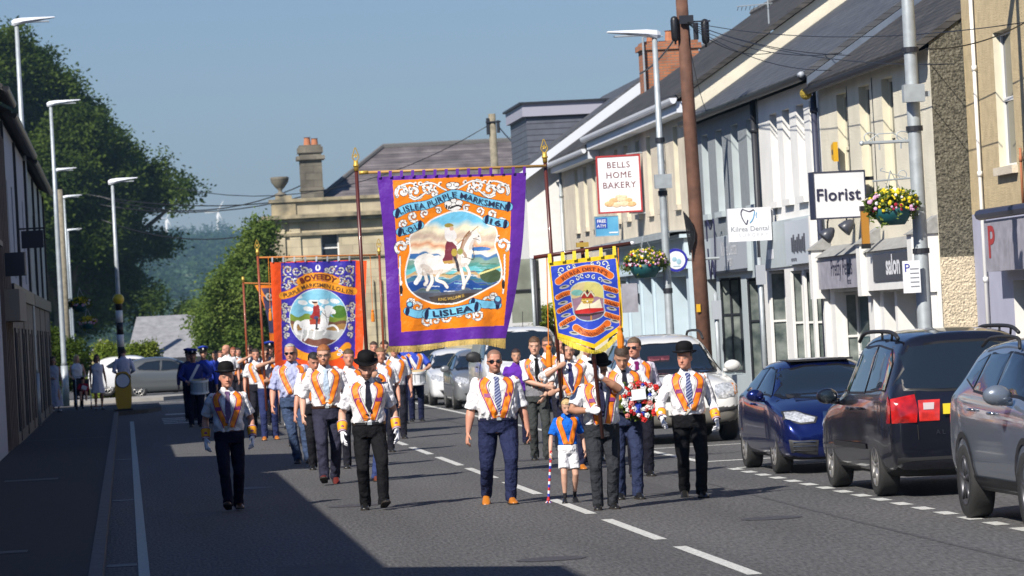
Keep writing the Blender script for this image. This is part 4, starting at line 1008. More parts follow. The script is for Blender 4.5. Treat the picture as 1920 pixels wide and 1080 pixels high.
# ================================================================== vegetation
def leafmat(name, c, c2, scale=1.2):
    m = mat(name, c, .65, ns=scale, color2=c2, spec=.12)
    nt = m.node_tree; b = nt.nodes['Principled BSDF']
    tr = nt.nodes.new('ShaderNodeBsdfTranslucent'); tr.inputs[0].default_value = (c2[0] * 1.3, c2[1] * 1.5, c2[2], 1)
    mx = nt.nodes.new('ShaderNodeMixShader'); mx.inputs[0].default_value = .25
    out = nt.nodes['Material Output']
    nt.links.new(b.outputs[0], mx.inputs[1]); nt.links.new(tr.outputs[0], mx.inputs[2]); nt.links.new(mx.outputs[0], out.inputs[0])
    return m
rng = np.random.default_rng(11)
def leaves(name, blobs, n, size, m, parent=None, seed=1, shell=.55, clump=14, csize=.35):
    """blobs: (x,y,z,rx,ry,rz). clumps of small quads spread through the outer part of each blob"""
    rg = np.random.default_rng(seed)
    B = np.array(blobs, float); wgt = (B[:, 3] * B[:, 5]) ** 1.0 * B[:, 4] ** .6; wgt /= wgt.sum()
    nc = n // clump
    idx = rg.choice(len(B), nc, p=wgt)
    d = rg.normal(size=(nc, 3)); d /= np.linalg.norm(d, axis=1)[:, None]
    r = 1 - (1 - shell) * rg.random(nc) ** 1.5
    r *= 1 + .16 * np.sin(d[:, 0] * 7 + B[idx, 0] * 3) * np.cos(d[:, 2] * 8 + B[idx, 1])
    c = B[idx, :3] + d * r[:, None] * B[idx, 3:6]
    c = np.repeat(c, clump, 0) + rg.normal(size=(nc * clump, 3)) * csize
    N = len(c)
    a = rg.normal(size=(N, 3)); a[:, 2] *= .6; a /= np.linalg.norm(a, axis=1)[:, None]
    nn = np.repeat(d, clump, 0) * .8 + rg.normal(size=(N, 3)) * .7 + np.array([0, 0, .5])
    b = np.cross(a, nn); b /= np.linalg.norm(b, axis=1)[:, None] + 1e-9
    s = size * (.6 + .8 * rg.random(N))[:, None]
    v = np.stack([c - a * s, c - b * s * .55, c + a * s, c + b * s * .55], 1).reshape(-1, 3)
    me = bpy.data.meshes.new(name); me.vertices.add(4 * N); me.vertices.foreach_set('co', v.ravel())
    me.loops.add(4 * N); me.loops.foreach_set('vertex_index', np.arange(4 * N, dtype=np.int32))
    me.polygons.add(N); me.polygons.foreach_set('loop_start', np.arange(0, 4 * N, 4, dtype=np.int32)); me.polygons.foreach_set('loop_total', np.full(N, 4, dtype=np.int32))
    me.update(calc_edges=True)
    me.materials.append(m)
    return link(name, me, parent)
M['bark'] = mat('bark', (.10, .075, .05), .95, ns=6, na=.3, bs=15, bstr=.6)
def tree(name, label, x, y, blobs, n, size, m, trunk_r=.4, zt=4, seed=1, z0=0, core=True, csize=.35, clump=14):
    t = thing(name, label, 'tree', (x, y, z0))
    rel = [(b[0] - x, b[1] - y, b[2] - z0) + tuple(b[3:]) for b in blobs]
    mb = MB(); mb.tube([(0, 0, -.5), (.1, 0, zt * .5), (0, .1, zt)], [trunk_r * 1.3, trunk_r, trunk_r * .7], 10)
    for b in rel[:14]: mb.tube([(0, .1, zt * .8), (b[0] * .5, b[1] * .5, (b[2] + zt) / 2), (b[0], b[1], b[2])], [trunk_r * .5, trunk_r * .3, .05], 6)
    mb.build('trunk', M['bark'], t, smooth=True)
    leaves('crown', rel, n, size, m, t, seed, csize=csize, clump=clump)
    return t
LD = leafmat('dark_leaves', (.010, .027, .006), (.085, .125, .016), .28)  # second colour paints sunlit clumps into the dark crown
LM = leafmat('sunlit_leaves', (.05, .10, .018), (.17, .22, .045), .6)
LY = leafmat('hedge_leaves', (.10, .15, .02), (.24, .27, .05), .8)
def blob_px(lst, Y, jy=2.5, seed=1):
    rg = random.Random(seed); out = []
    for (px_, py_, r) in lst:
        yv = Y + rg.uniform(-jy, jy); c = QY(px_, py_, yv); rr = r * yv / F
        out.append((c.x, c.y, c.z, rr, rr * 1.1, rr * .85))
    return out
big = [(-60, 150, 110), (15, 112, 48), (50, 150, 58), (105, 185, 48), (30, 230, 95), (140, 255, 64), (110, 330, 85), (195, 268, 38), (210, 340, 56), (180, 420, 78), (262, 345, 40), (290, 366, 30), (322, 346, 24), (352, 362, 16), (372, 352, 8), (335, 385, 12), (222, 450, 50), (100, 450, 85),
       (292, 462, 26), (330, 458, 13), (350, 450, 6), (60, 420, 85), (165, 520, 72), (225, 530, 42), (280, 556, 24), (300, 572, 12), (120, 560, 70), (215, 576, 32), (150, 592, 42), (0, 300, 100), (240, 300, 28), (165, 212, 28), (-20, 480, 95), (85, 108, 22), (40, 66, 15), (268, 592, 14), (295, 322, 18), (135, 150, 14), (25, 60, 12), (255, 262, 9), (308, 300, 8)]
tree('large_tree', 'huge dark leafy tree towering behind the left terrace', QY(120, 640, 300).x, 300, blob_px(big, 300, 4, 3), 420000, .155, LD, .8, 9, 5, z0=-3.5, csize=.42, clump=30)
mid = [(494, 440, 13), (480, 470, 15), (460, 512, 22), (498, 495, 13), (428, 552, 18), (450, 590, 28), (485, 550, 30), (495, 610, 34), (418, 612, 20), (392, 592, 11), (386, 628, 10), (412, 530, 9), (458, 484, 10), (462, 640, 30), (432, 506, 7), (482, 434, 8), (378, 610, 8), (400, 548, 8), (434, 575, 16), (398, 640, 14), (440, 530, 13), (366, 600, 5), (470, 440, 6)]
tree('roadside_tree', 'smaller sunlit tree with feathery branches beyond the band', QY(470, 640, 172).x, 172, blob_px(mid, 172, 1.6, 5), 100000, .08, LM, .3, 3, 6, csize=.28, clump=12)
for (x_, y_, b, lab, mm, n, sd) in (
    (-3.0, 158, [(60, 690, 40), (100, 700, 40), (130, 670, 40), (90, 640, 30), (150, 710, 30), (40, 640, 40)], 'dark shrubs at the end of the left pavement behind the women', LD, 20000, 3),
    (-1.3, 154, [(205, 700, 22), (212, 730, 20), (198, 660, 20), (222, 680, 18), (190, 735, 18), (175, 720, 16), (230, 735, 14)], 'bright yellow green hedge behind the white dress', LY, 16000, 4),
    (1.0, 159, [(255, 665, 20), (270, 680, 22), (245, 690, 18), (290, 670, 12), (282, 652, 12)], 'thin sunlit bush above the parked white car', LY, 7000, 5),
    (11.8, 114, [(1020, 620, 16), (1028, 650, 20), (1024, 590, 12), (1035, 690, 20), (1015, 680, 18)], 'bright green hedge at the foot of the white gable house', LY, 9000, 6)):
    bl = blob_px(b, y_, .8, sd); x_ = bl[0][0]
    t = thing('bush', lab, 'bush', (x_, y_, 0)); rel = [(q[0] - x_, q[1] - y_, q[2]) + q[3:] for q in bl]
    mb = MB()
    for q in rel: mb.tube([(q[0] * .3, 0, -.1), (q[0], q[1], q[2])], [.05, .02], 5)
    mb.build('stem', M['bark'], t); leaves('foliage', rel, n, .06, mm, t, sd, csize=.10)
for (px_, py_, r, Y) in ((372, 585, 9, 300), (352, 590, 8, 300), (1010, 290, 34, 215)):
    bl = blob_px([(px_, py_, r), (px_ + r * .7, py_ + r * .4, r * .7), (px_ - r * .6, py_ + r * .5, r * .7)], Y, 1, int(px_))
    tree('background_tree', 'tree showing %s' % {372: 'between the hill and the roadside tree, taller', 352: 'low above the grey roof', 628: 'as a few leaves right of the stone chimney', 665: 'as a small tuft on the purple slate roof line', 1010: 'behind the dormer'}[px_], bl[0][0], Y, bl, 9000, .12, LM, .2, max(1.5, bl[0][2] - 2), int(px_))
# tree lines on the far hill: nobody could count them
rg = random.Random(5); bl = []
for k in range(900):
    y = rg.uniform(900, 3050); x = y * rg.uniform(-.02, .16)
    if noise.noise(Vector((x / 90, y / 200, 3))) < .02 and rg.random() < .85 and y < 2850: continue
    r = rg.uniform(4, 8); bl.append((x, y, terr(x, y) + r * .5, r * 1.5, r * 1.5, r))
for k in range(70):
    x = 3020 * (-.01 + .13 * k / 70) + rg.uniform(-6, 6); y = 3020 + rg.uniform(-20, 20); r = rg.uniform(4, 8.5); bl.append((x, y, terr(x, y) + r * .6, r * 1.5, r, r))
o = leaves('hill_woodland', bl, 150000, 1.0, leafmat('woodland', (.03, .06, .02), (.05, .09, .03), .01), None, 9, csize=1.5, shell=.6); struct(o, 'stuff')
for k in range(5):
    x = 420 * (.0 + .02 * k) + 6; 
# hill farm houses
# ---- hanging baskets
FY = mat('yellow_petals', (.78, .60, .02), .6); FP = mat('pink_petals', (.70, .38, .60), .6); FW = mat('white_petals', (.80, .78, .76), .6); FR = mat('crimson_petals', (.35, .01, .03), .6)
TEAL = mat('teal_bowl', (.01, .09, .10), .5)
def basket(label, c, r, seed, cols=(0, 0, 0, 1, 2), hang=.25):
    t = thing('hanging_basket', label, 'flower basket', tuple(c), group='hanging flower baskets')
    mb = MB(); mb.lathe([(.0, -.26 * r / .35), (r * .55, -.26 * r / .35), (r * .85, -.1 * r / .35), (r * .9, 0), (0, 0)], n=20); mb.build('bowl', TEAL, t, smooth=True)
    mb = MB()
    for k in range(3): q = 2.1 * k; mb.tube([(r * .85 * math.cos(q), r * .85 * math.sin(q), 0), (0, 0, r * .9 + hang)], .006, 4)
    mb.build('chain', M['galv'], t)
    rel = [(0, 0, .12 * r / .35, r * 1.15, r, r * .55), (-r * .8, 0, 0, r * .45, r * .5, r * .35), (r * .8, 0, 0, r * .45, r * .5, r * .35), (-r * .5, -r * .4, -r * .5, r * .12, r * .1, r * .5), (r * .1, -r * .7, -r * .35, r * .12, r * .1, r * .35)]
    leaves('foliage', rel, 2600, .028, LM, t, seed, csize=.03)
    rg = random.Random(seed); fl = [MB() for _ in range(5)]
    for k in range(150):
        a, e = rg.uniform(0, 6.28), rg.uniform(-.5, 1.4); rr = r * rg.uniform(.9, 1.15)
        x, y, z = rr * 1.08 * math.cos(e) * math.cos(a), -abs(rr * math.cos(e) * math.sin(a)) if rg.random() < .8 else rr * math.cos(e) * math.sin(a), r * .2 + rr * .62 * math.sin(e)
        s = rg.uniform(.014, .03)
        ci = rg.choice(cols) if z > r * .2 and abs(x) < r * .75 else rg.choice((1, 1, 2, 0, 3))
        fl[ci].ell((x, y, z), (s, s * .6, s), 6, 4)
    for f, m_, nm in zip(fl, (FY, FP, FW, FR), ('yellow_flowers', 'pink_flowers', 'white_flowers', 'red_flowers')):
        if f.v: o = f.build(nm, m_, t)
    return t
c = QY(1668, 392, 56.2); basket('flower basket with yellow and pink blooms on the lamp pole by the salon', Vector((c.x, 56.0, c.z)), .30, 1, (0, 0, 0, 0, 2))
c = QY(1208, 496, 82.6); basket('flower basket in front of the bakery shop, left of the round sign', Vector((c.x, 82.5, c.z)), .36, 2)
mb = MB(); 
c = QY(150, 572, 112); basket('upper small flower basket on the far left pavement', Vector((c.x, 112, c.z)), .24, 3, (0, 0, 0, 0, 0))
c = QY(164, 606, 128); basket('lower small flower basket on the far left pavement', Vector((c.x, 128, c.z)), .24, 4, (0, 0, 0, 0, 0))
# ================================================================== vehicles
def paint(name, c, metallic=.5, rough=.32): return mat(name, c, rough, metallic=metallic, coat=1.0)
CAR = dict(glass=mat('car_glass', (.012, .018, .024), .04, spec=.9, coat=.5), tyre=mat('tyre_rubber', (.025, .025, .025), .8, bs=40, bstr=.2), rim=mat('alloy_rim', (.45, .44, .42), .35, metallic=.7),
    trim=mat('black_trim', (.02, .02, .022), .6), chrome=mat('chrome', (.7, .7, .72), .15, metallic=1.0), lamp=mat('headlamp_glass', (.55, .57, .60), .12, coat=1, metallic=.3, ns=25, na=.5), red=mat('red_lens', (.42, .010, .008), .15, coat=1, ns=11, na=.45), redl=mat('pale_red_lens', (.58, .03, .02), .2, coat=1, ns=14, na=.3), seal=mat('window_seal', (.006, .006, .007), .45),
    plate=mat('yellow_plate', (.80, .62, .03), .5), platew=mat('white_plate', (.75, .75, .72), .5), under=mat('underbody', (.01, .01, .01), .9), amber=mat('amber_lens', (.6, .2, .02), .2, coat=1), clear=mat('clear_lens', (.6, .5, .5), .2, coat=1))
def panel(bvh, poly, ax, side, off, m, name, parent, step=.08, smooth=3, thick=True):
    if m is CAR['glass']:
        cx_ = sum(p[0] for p in poly) / len(poly); cz_ = sum(p[1] for p in poly) / len(poly); wx = max(p[0] for p in poly) - min(p[0] for p in poly); wz = max(p[1] for p in poly) - min(p[1] for p in poly)
        panel(bvh, [(cx_ + (p[0] - cx_) * (1 + .05 / wx), cz_ + (p[1] - cz_) * (1 + .05 / wz)) for p in poly], ax, side, .004, CAR['seal'], name + '_trim', parent, step, smooth)
    if m is CAR['glass']: off = .009
    if smooth: poly = [tuple(p) for p in catmull(poly, smooth, True)]
    n = len(poly); P = [Vector(p) for p in poly]
    xs = [p.x for p in P]; zs = [p.y for p in P]
    pts = list(P); gx = min(xs) + step / 2
    while gx < max(xs):
        gz = min(zs) + step / 2
        while gz < max(zs): pts.append(Vector((gx, gz))); gz += step
        gx += step
    r = delaunay_2d_cdt(pts, [(i, (i + 1) % n) for i in range(n)], [list(range(n))], 1, 1e-5)
    vs = []; 
    for v in r[0]:
        if ax == 'x': o, d = Vector((side * 4, v.x, v.y)), Vector((-side, 0, 0))
        elif ax == 'y': o, d = Vector((v.x, side * 6, v.y)), Vector((0, -side, 0))
        else: o, d = Vector((v.x, v.y, 6)), Vector((0, 0, -1))
        h = bvh.ray_cast(o, d)
        vs.append(h[0] + h[1] * off if h[0] is not None else None)
    ok = [i for i, v in enumerate(vs) if v is not None]
    if len(ok) < 3: return None
    fs = [f for f in r[2] if all(vs[i] is not None for i in f)]
    for f in r[2]: pass
    mp = {}; V_ = []
    for f in fs:
        for i in f:
            if i not in mp: mp[i] = len(V_); V_.append(vs[i])
    mb = MB(); mb.add(V_, [tuple(mp[i] for i in f) for f in fs]); o = mb.build(name, m, parent, smooth=True)
    return o
def mirx(poly): return [(-x, z) for x, z in poly]
def wheel(parent, x, y, r, w, rimm, spokes=10, s=1, name='wheel'):
    Mx = Matrix.Rotation(R(90) * s, 4, 'Y')
    mb = MB(); rr = r * .66
    mb.lathe([(rr, -w / 2 + .01), (r * .93, -w / 2), (r * .985, -w / 2 + .03), (r, -w / 4), (r, w / 4), (r * .985, w / 2 - .03), (r * .93, w / 2), (rr, w / 2 - .01)], (x, y, r), 32, 0, Mx)
    o = mb.build(name, CAR['tyre'], parent, smooth=True)
    mb = MB(); mb.lathe([(rr + .002, w / 2 - .012), (rr * .93, w / 2 - .02), (rr * .9, w / 2 - .07), (.001, w / 2 - .09)], (x, y, r), 32, 0, Mx)
    mb.build('brake_shadow', CAR['under'], o)
    mb = MB(); mb.lathe([(rr, w / 2 - .008), (rr * .96, w / 2 + .0), (rr * .88, w / 2 - .02), (rr * .86, w / 2 - .05)], (x, y, r), 32, 0, Mx)
    mb.lathe([(.001, w / 2 - .01), (r * .16, w / 2 - .015), (r * .2, w / 2 - .05)], (x, y, r), 16, 0, Mx)
    for k in range(spokes):
        q = 2 * math.pi * k / spokes
        a = Vector((x, y, r)) + Mx @ Vector((r * .12 * math.cos(q), r * .12 * math.sin(q), w / 2 - .03)); b = Vector((x, y, r)) + Mx @ Vector((rr * .93 * math.cos(q), rr * .93 * math.sin(q), w / 2 - .022))
        mb.tube([a, b], [.028, .02], 6)
    mb.build('rim', rimm, o, smooth=True)
    return o
def carbody(st, W, sub=1):
    """st rows: y, zb, zt, belt, w, wr, crown"""
    rows = catmull(st, 3)
    rings = []
    for y, zb, zt, belt, w, wr, cr in rows:
        g = max(zt - .09, belt + .005)
        half = [(.0, zb), (.78 * w, zb), (.94 * w, zb + .05), (w, zb + .25 * (belt - zb)), (w * 1.0, zb + .62 * (belt - zb)), (.985 * w, belt - .05), (.955 * w, belt),
                (.955 * w * .5 + wr * .5, (belt + g) / 2), (wr, g), (wr * .86, zt - .015), (wr * .5, zt + cr * .7)]
        ring = [(x, y, z) for x, z in half] + [(0, y, zt + cr)] + [(-x, y, z) for x, z in reversed(half[1:])]
        rings.append(ring)
    mb = MB(); mb.rings(rings); me = bpy.data.meshes.new('b'); me.from_pydata(mb.v, [], mb.f)
    return evalmesh(me, [('SUBSURF', dict(levels=sub, render_levels=sub))])
def build_car(name, label, loc, rz, st, P, axles, r, ww, track, rim, sub=1, spokes=10, arch=1.13, trimarch=False, group='cars parked along the street', cat='car'):
    t = thing(name, label, cat, loc, rz, group)
    me = carbody(st, 0, sub)
    # boolean wheel wells
    bo = bpy.data.objects.new('b', me); COL.objects.link(bo)
    cut = MB()
    for ya in axles: cut.tube([(-2, ya, r * 1.0), (2, ya, r * 1.0)], r * arch, 28)
    inner = MB()
    co = cut.build('cut', P['under'] if 'under' in P else CAR['under'])
    md = bo.modifiers.new('b', 'BOOLEAN'); md.object = co; md.operation = 'DIFFERENCE'; md.solver = 'EXACT'
    dg = bpy.context.evaluated_depsgraph_get(); dg.update(); m2 = bpy.data.meshes.new_from_object(bo.evaluated_get(dg))
    bpy.data.objects.remove(bo); bpy.data.objects.remove(co)
    m2.materials.clear(); m2.materials.append(P['paint']); m2.materials.append(CAR['under']); m2.materials.append(P.get('lower', CAR['trim']))
    zl = P.get('zlow', 0)
    for p in m2.polygons:
        c = p.center; p.material_index = 0
        for ya in axles:
            if math.hypot(c.y - ya, c.z - r) < r * arch + .012 and abs(p.normal.x) < .35 and (Vector((0, ya - c.y, r - c.z)).dot(p.normal) > 0): p.material_index = 1
        if p.material_index == 0 and c.z < zl: p.material_index = 2
        if p.normal.z < -.8 and c.z < .5: p.material_index = 1
    m2.name = 'body'; body_ = link('body', m2, t); autosmooth(body_, 40)
    bv = BVHTree.FromPolygons([v.co for v in m2.vertices], [tuple(p.vertices) for p in m2.polygons])
    # inner block so that nothing shows through the wells
    mb = MB(); y0, y1 = st[0][0] + .35, st[-1][0] - .35; mb.box(-track + ww, track - ww, y0, y1, r * .75, r * 1.9); mb.build('chassis', CAR['under'], t)
    for ya in axles:
        for s in (-1, 1):
            wheel(t, s * (track - ww / 2), ya, r, ww, rim, spokes, s)
            if trimarch:
                q = [(ya + r * a_ * math.cos(u), r + r * a_ * math.sin(u)) for a_, rng_ in ((arch + .17, np.linspace(-.15, math.pi + .15, 14)), (arch + .01, np.linspace(math.pi + .15, -.15, 14))) for u in rng_]
                panel(bv, q, 'x', s, .012, CAR['trim'], 'arch_trim', body_, .06, 0)
    return t, body_, bv
def mirror(t, x, y, z, m, s=-1, k=1.0):
    mb = MB(); mb.ell((x + s * .11 * k, y, z), (.12 * k, .075 * k, .085 * k), 12, 8); mb.tube([(x - s * .02, y + .02, z - .06 * k), (x + s * .08 * k, y + .02, z - .06 * k)], [.035, .03], 6)
    o = mb.build('wing_mirror', m, t, smooth=True)
    g = MB(); g.ell((x + s * .11 * k, y + .066 * k, z), (.095 * k, .014, .065 * k), 12, 6); g.build('mirror_glass', CAR['glass'], o, smooth=True)
def seams(bv, body_, ys, z0, z1, side=-1, lean=0):
    for y in ys: panel(bv, [(y, z0), (y + .012, z0), (y + .012 + lean, z1), (y + lean, z1)], 'x', side, .003, CAR['under'], 'door_seam', body_, .06, 0)
def handle(bv, body_, y, z, m, side=-1):
    h = bv.ray_cast(Vector((side * 4, y, z)), Vector((-side, 0, 0)))
    if h[0] is None: return
    x = h[0].x; mb = MB(); mb.tube([(x + side * .005, y - .09, z), (x + side * .035, y - .07, z), (x + side * .035, y + .07, z), (x + side * .005, y + .09, z)], .014, 6); mb.build('door_handle', m, body_, smooth=True)
def plate(t, y, z, side, m, s=None, w=.26, x=0, tilt=0):
    mb = MB(); mb.box(x - w, x + w, y - .01, y + .01, z - .055, z + .055); o = mb.build('number_plate', m, t)
    if s:
        mb = MB(); put_text(mb, s, lambda a, b: (x + .185 - a if side > 0 else x + a, y + side * .014, z + b - .03), .095, bold=.012); mb.build('plate_lettering', CAR['under'], o)
# ------------------------------------------------------------- dark people carrier, rear towards the camera
def at_ground(px_, py_): return QZ(px_, py_, 0)
P = dict(paint=paint('dark_blue_black_paint', (.012, .013, .022), .4, .25), zlow=.0)
L2 = 2.31
st = [(-2.31, .30, .50, .48, .62, .50, .0), (-2.27, .24, .62, .58, .78, .66, .0), (-2.10, .22, .84, .78, .87, .76, .01), (-1.6, .20, .98, .90, .905, .80, .02), (-1.25, .20, 1.05, .96, .905, .80, .02), (-.75, .20, 1.38, 1.0, .905, .70, .03), (-.3, .20, 1.67, 1.06, .905, .66, .03),
      (.3, .20, 1.75, 1.08, .905, .66, .03), (1.2, .20, 1.75, 1.09, .905, .66, .03), (1.75, .20, 1.72, 1.10, .90, .65, .03), (1.97, .22, 1.67, 1.10, .885, .64, .02), (2.12, .24, 1.36, 1.10, .87, .72, .0), (2.24, .28, 1.12, 1.06, .86, .80, .0), (2.29, .34, 1.0, .92, .82, .76, .0), (2.31, .38, .80, .74, .74, .66, .0)]
t, bd, bv = build_car('parked_people_carrier', 'dark people carrier parked with its red tail lamp and rear window towards the camera', (8.86, 45.7, 0), math.pi, st, P, (-1.44, 1.40), .325, .22, .90, CAR['rim'], spokes=7)
G = CAR['glass']
panel(bv, [(-.66, 1.16), (-.65, 1.36), (-.56, 1.59), (.56, 1.59), (.65, 1.36), (.66, 1.16)], 'y', 1, .006, G, 'rear_window', t, .08, 3)
for s in (-1, 1):
    panel(bv, [(-1.0, 1.10), (-.62, 1.40), (-.42, 1.54), (-.30, 1.57), (-.22, 1.58), (-.22, 1.11)], 'x', s, .005, G, 'side_window', t, .08, 0)
    panel(bv, [(-.14, 1.11), (-.14, 1.58), (.80, 1.60), (.80, 1.12)], 'x', s, .005, G, 'side_window', t, .08, 0)
    panel(bv, [(.90, 1.13), (.90, 1.60), (1.60, 1.56), (1.84, 1.42), (1.90, 1.15)], 'x', s, .005, G, 'side_window', t, .08, 0)
    seams(bv, bd, (-.18, .86), .30, 1.04, s); seams(bv, bd, (-1.12,), .45, 1.0, s)
    handle(bv, bd, .02, .93, P['paint'], s); handle(bv, bd, .66, .94, P['paint'], s)
    panel(bv, [(-1.02, .50), (-1.02, .56), (.98, .56), (.98, .50)], 'x', s, .012, CAR['trim'], 'side_strip', bd, .1, 0)
    sx = s
    panel(bv, [(sx * .832, 1.05), (sx * .838, .80), (sx * .59, .80), (sx * .57, .94), (sx * .59, 1.09)], 'y', 1, .02, CAR['red'], 'tail_lamp', t, .05, 0)
    panel(bv, [(2.10, .80), (2.24, .80), (2.22, 1.02), (2.08, 1.09)], 'x', s, .010, CAR['red'], 'tail_lamp', t, .05, 0)
    panel(bv, [(sx * .56, 1.03), (sx * .56, .81), (sx * .345, .81), (sx * .325, 1.03)], 'y', 1, .012, CAR['redl'], 'reversing_lamp', t, .05, 0)
    panel(bv, [(sx * .51, 1.0), (sx * .51, .93), (sx * .40, .93), (sx * .39, 1.0)], 'y', 1, .018, CAR['clear'], 'clear_lens', t, .05, 0)
    mb = MB(); mb.tube([tuple(p) for p in catmull([(s * .66, -.45, 1.66), (s * .65, -.25, 1.735), (s * .65, .2, 1.765), (s * .65, 1.2, 1.765), (s * .65, 1.62, 1.74), (s * .655, 1.85, 1.69)], 5)], .022, 8); mb.tube([(s * .65, .9, 1.68), (s * .65, .9, 1.765)], .014, 6); mb.tube([(s * .65, 1.45, 1.67), (s * .65, 1.5, 1.755)], .014, 6); mb.build('roof_rail', CAR['trim'], t, smooth=True)
    mirror(t, s * .88, -.86, 1.06, P['paint'], s, 1.05)
panel(bv, [(-.80, .44), (-.80, .37), (.80, .37), (.80, .44)], 'y', 1, .02, CAR['trim'], 'bumper_insert', bd, .08, 0)
for s in (-1, 1): panel(bv, [(s * .575, .62), (s * .585, .62), (s * .585, 1.12), (s * .575, 1.12)], 'y', 1, .022, CAR['under'], 'tailgate_seam', bd, .06, 0)
panel(bv, [(-.86, .66), (-.86, .645), (.86, .645), (.86, .66)], 'y', 1, .01, CAR['under'], 'tailgate_seam', bd, .08, 0)
hy = bv.ray_cast(Vector((0, 6, .90)), Vector((0, -1, 0)))[0].y
plate(t, hy + .035, .93, 1, CAR['plate'], 'DI', w=.305)
mb = MB(); put_text(mb, 'A L', lambda a, b: (.34 - a, bv.ray_cast(Vector((.3, 6, .68)), Vector((0, -1, 0)))[0].y + .012, .665 + b), .07); mb.build('badge_lettering', CAR['chrome'], bd)
mb = MB(); mb.tube([(-.30, 2.16, 1.20), (.1, 2.15, 1.24)], .012, 6); mb.build('wiper', CAR['trim'], t)
# ------------------------------------------------------------- grey-blue SUV, front towards the camera, at the right edge
P = dict(paint=paint('grey_blue_paint', (.17, .20, .25), .3, .3), zlow=.0)
st = [(-2.32, .42, .60, .55, .62, .5, 0), (-2.27, .30, .88, .80, .80, .70, 0), (-2.1, .26, 1.02, .95, .89, .78, .01), (-1.5, .24, 1.12, 1.05, .92, .82, .02), (-1.1, .24, 1.17, 1.08, .92, .80, .02), (-.6, .24, 1.44, 1.10, .92, .70, .02), (-.15, .24, 1.62, 1.11, .92, .66, .03), (.6, .24, 1.68, 1.13, .92, .66, .03), (1.4, .24, 1.65, 1.16, .92, .66, .03), (1.8, .26, 1.60, 1.18, .91, .65, .02), (2.1, .3, 1.36, 1.16, .89, .70, 0), (2.25, .36, 1.08, 1.0, .85, .74, 0), (2.31, .44, .85, .8, .76, .66, 0)]
t, bd, bv = build_car('parked_suv', 'grey blue car with black wheel arches cut off by the right edge of the photo', (8.77, 37.55, 0), 0, st, P, (-1.35, 1.36), .36, .23, .93, mat('dark_rim', (.10, .10, .11), .4, metallic=.6), spokes=5, trimarch=True)
panel(bv, [(-.66, 1.14), (-.60, 1.36), (-.54, 1.54), (.54, 1.54), (.60, 1.36), (.66, 1.14)], 'y', -1, .006, G, 'windscreen', t, .08, 3)
for s in (-1, 1):
    panel(bv, [(-.92, 1.16), (-.48, 1.44), (-.20, 1.53), (.12, 1.55), (.12, 1.17)], 'x', s, .005, G, 'side_window', t, .07, 0)
    panel(bv, [(.20, 1.18), (.20, 1.55), (.96, 1.54), (1.06, 1.22)], 'x', s, .005, G, 'side_window', t, .07, 0)
    panel(bv, [(1.12, 1.24), (1.06, 1.53), (1.50, 1.46), (1.62, 1.32)], 'x', s, .005, G, 'side_window', t, .07, 0)
    seams(bv, bd, (.16, -1.0), .40, 1.12, s); seams(bv, bd, (1.02,), .62, 1.15, s)
    handle(bv, bd, .0, 1.02, CAR['chrome'], s); handle(bv, bd, .88, 1.04, CAR['chrome'], s)
    panel(bv, [(-1.0, .42), (-.95, .25), (.95, .25), (1.0, .42)], 'x', s, .012, CAR['trim'], 'sill_trim', bd, .08, 0)
    mirror(t, s * .90, -.78, 1.20, P['paint'], s, 1.1)
    mb = MB(); mb.tube([tuple(p) for p in catmull([(s * .64, -.1, 1.60), (s * .62, .1, 1.70), (s * .62, 1.2, 1.70), (s * .63, 1.6, 1.62)], 4)], .018, 6); mb.build('roof_rail', CAR['trim'], t, smooth=True)
    panel(bv, [(s * .55, .88), (s * .82, .92), (s * .84, .80), (s * .6, .78)], 'y', -1, .01, CAR['lamp'], 'headlamp', t, .05, 0)
panel(bv, [(-.45, .86), (-.4, .58), (.4, .58), (.45, .86)], 'y', -1, .01, CAR['trim'], 'grille', t, .06, 0)
# ------------------------------------------------------------- blue hatchback facing the camera
P = dict(paint=paint('metallic_blue_paint', (.008, .018, .13), .65, .22), zlow=.0)
st = [(-1.98, .30, .48, .44, .58, .46, 0), (-1.94, .20, .62, .55, .74, .6, 0), (-1.80, .17, .76, .70, .82, .68, .01), (-1.4, .16, .88, .80, .855, .74, .02), (-.85, .16, .97, .88, .87, .76, .02), (-.42, .16, 1.18, .90, .87, .66, .02), (.05, .16, 1.35, .91, .87, .60, .03), (.55, .16, 1.39, .93, .87, .60, .03), (1.1, .16, 1.37, .96, .87, .60, .03), (1.5, .18, 1.28, .97, .86, .60, .02), (1.8, .22, 1.06, .95, .84, .66, 0), (1.93, .26, .88, .82, .80, .7, 0), (1.98, .36, .70, .65, .7, .6, 0)]
t, bd, bv = build_car('parked_hatchback', 'metallic blue hatchback facing the camera with a black grille', (8.90, 53.1, 0), 0, st, P, (-1.20, 1.27), .315, .21, .855, CAR['rim'], spokes=10)
panel(bv, [(-.62, .95), (-.58, 1.10), (-.50, 1.28), (.50, 1.28), (.58, 1.10), (.62, .95)], 'y', -1, .006, G, 'windscreen', t, .07, 3)
panel(bv, [(-.30, .76), (-.34, .60), (-.28, .34), (-.2, .28), (.2, .28), (.28, .34), (.34, .60), (.30, .76)], 'y', -1, .010, CAR['chrome'], 'grille_surround', t, .05, 0)
g = panel(bv, [(-.27, .74), (-.31, .60), (-.25, .35), (-.18, .30), (.18, .30), (.25, .35), (.31, .60), (.27, .74)], 'y', -1, .018, CAR['trim'], 'grille', t, .04, 0)
hz = [bv.ray_cast(Vector((0, -6, z)), Vector((0, 1, 0)))[0] for z in (.34, .40, .46, .52, .58, .64, .70)]
mb = MB()
for h in hz[1:]: mb.tube([(-.27, h.y - .026, h.z), (.27, h.y - .026, h.z)], .006, 4)
mb.build('grille_bar', CAR['chrome'], g)
plate(t, hz[1].y - .03, .42, -1, CAR['platew'], None)
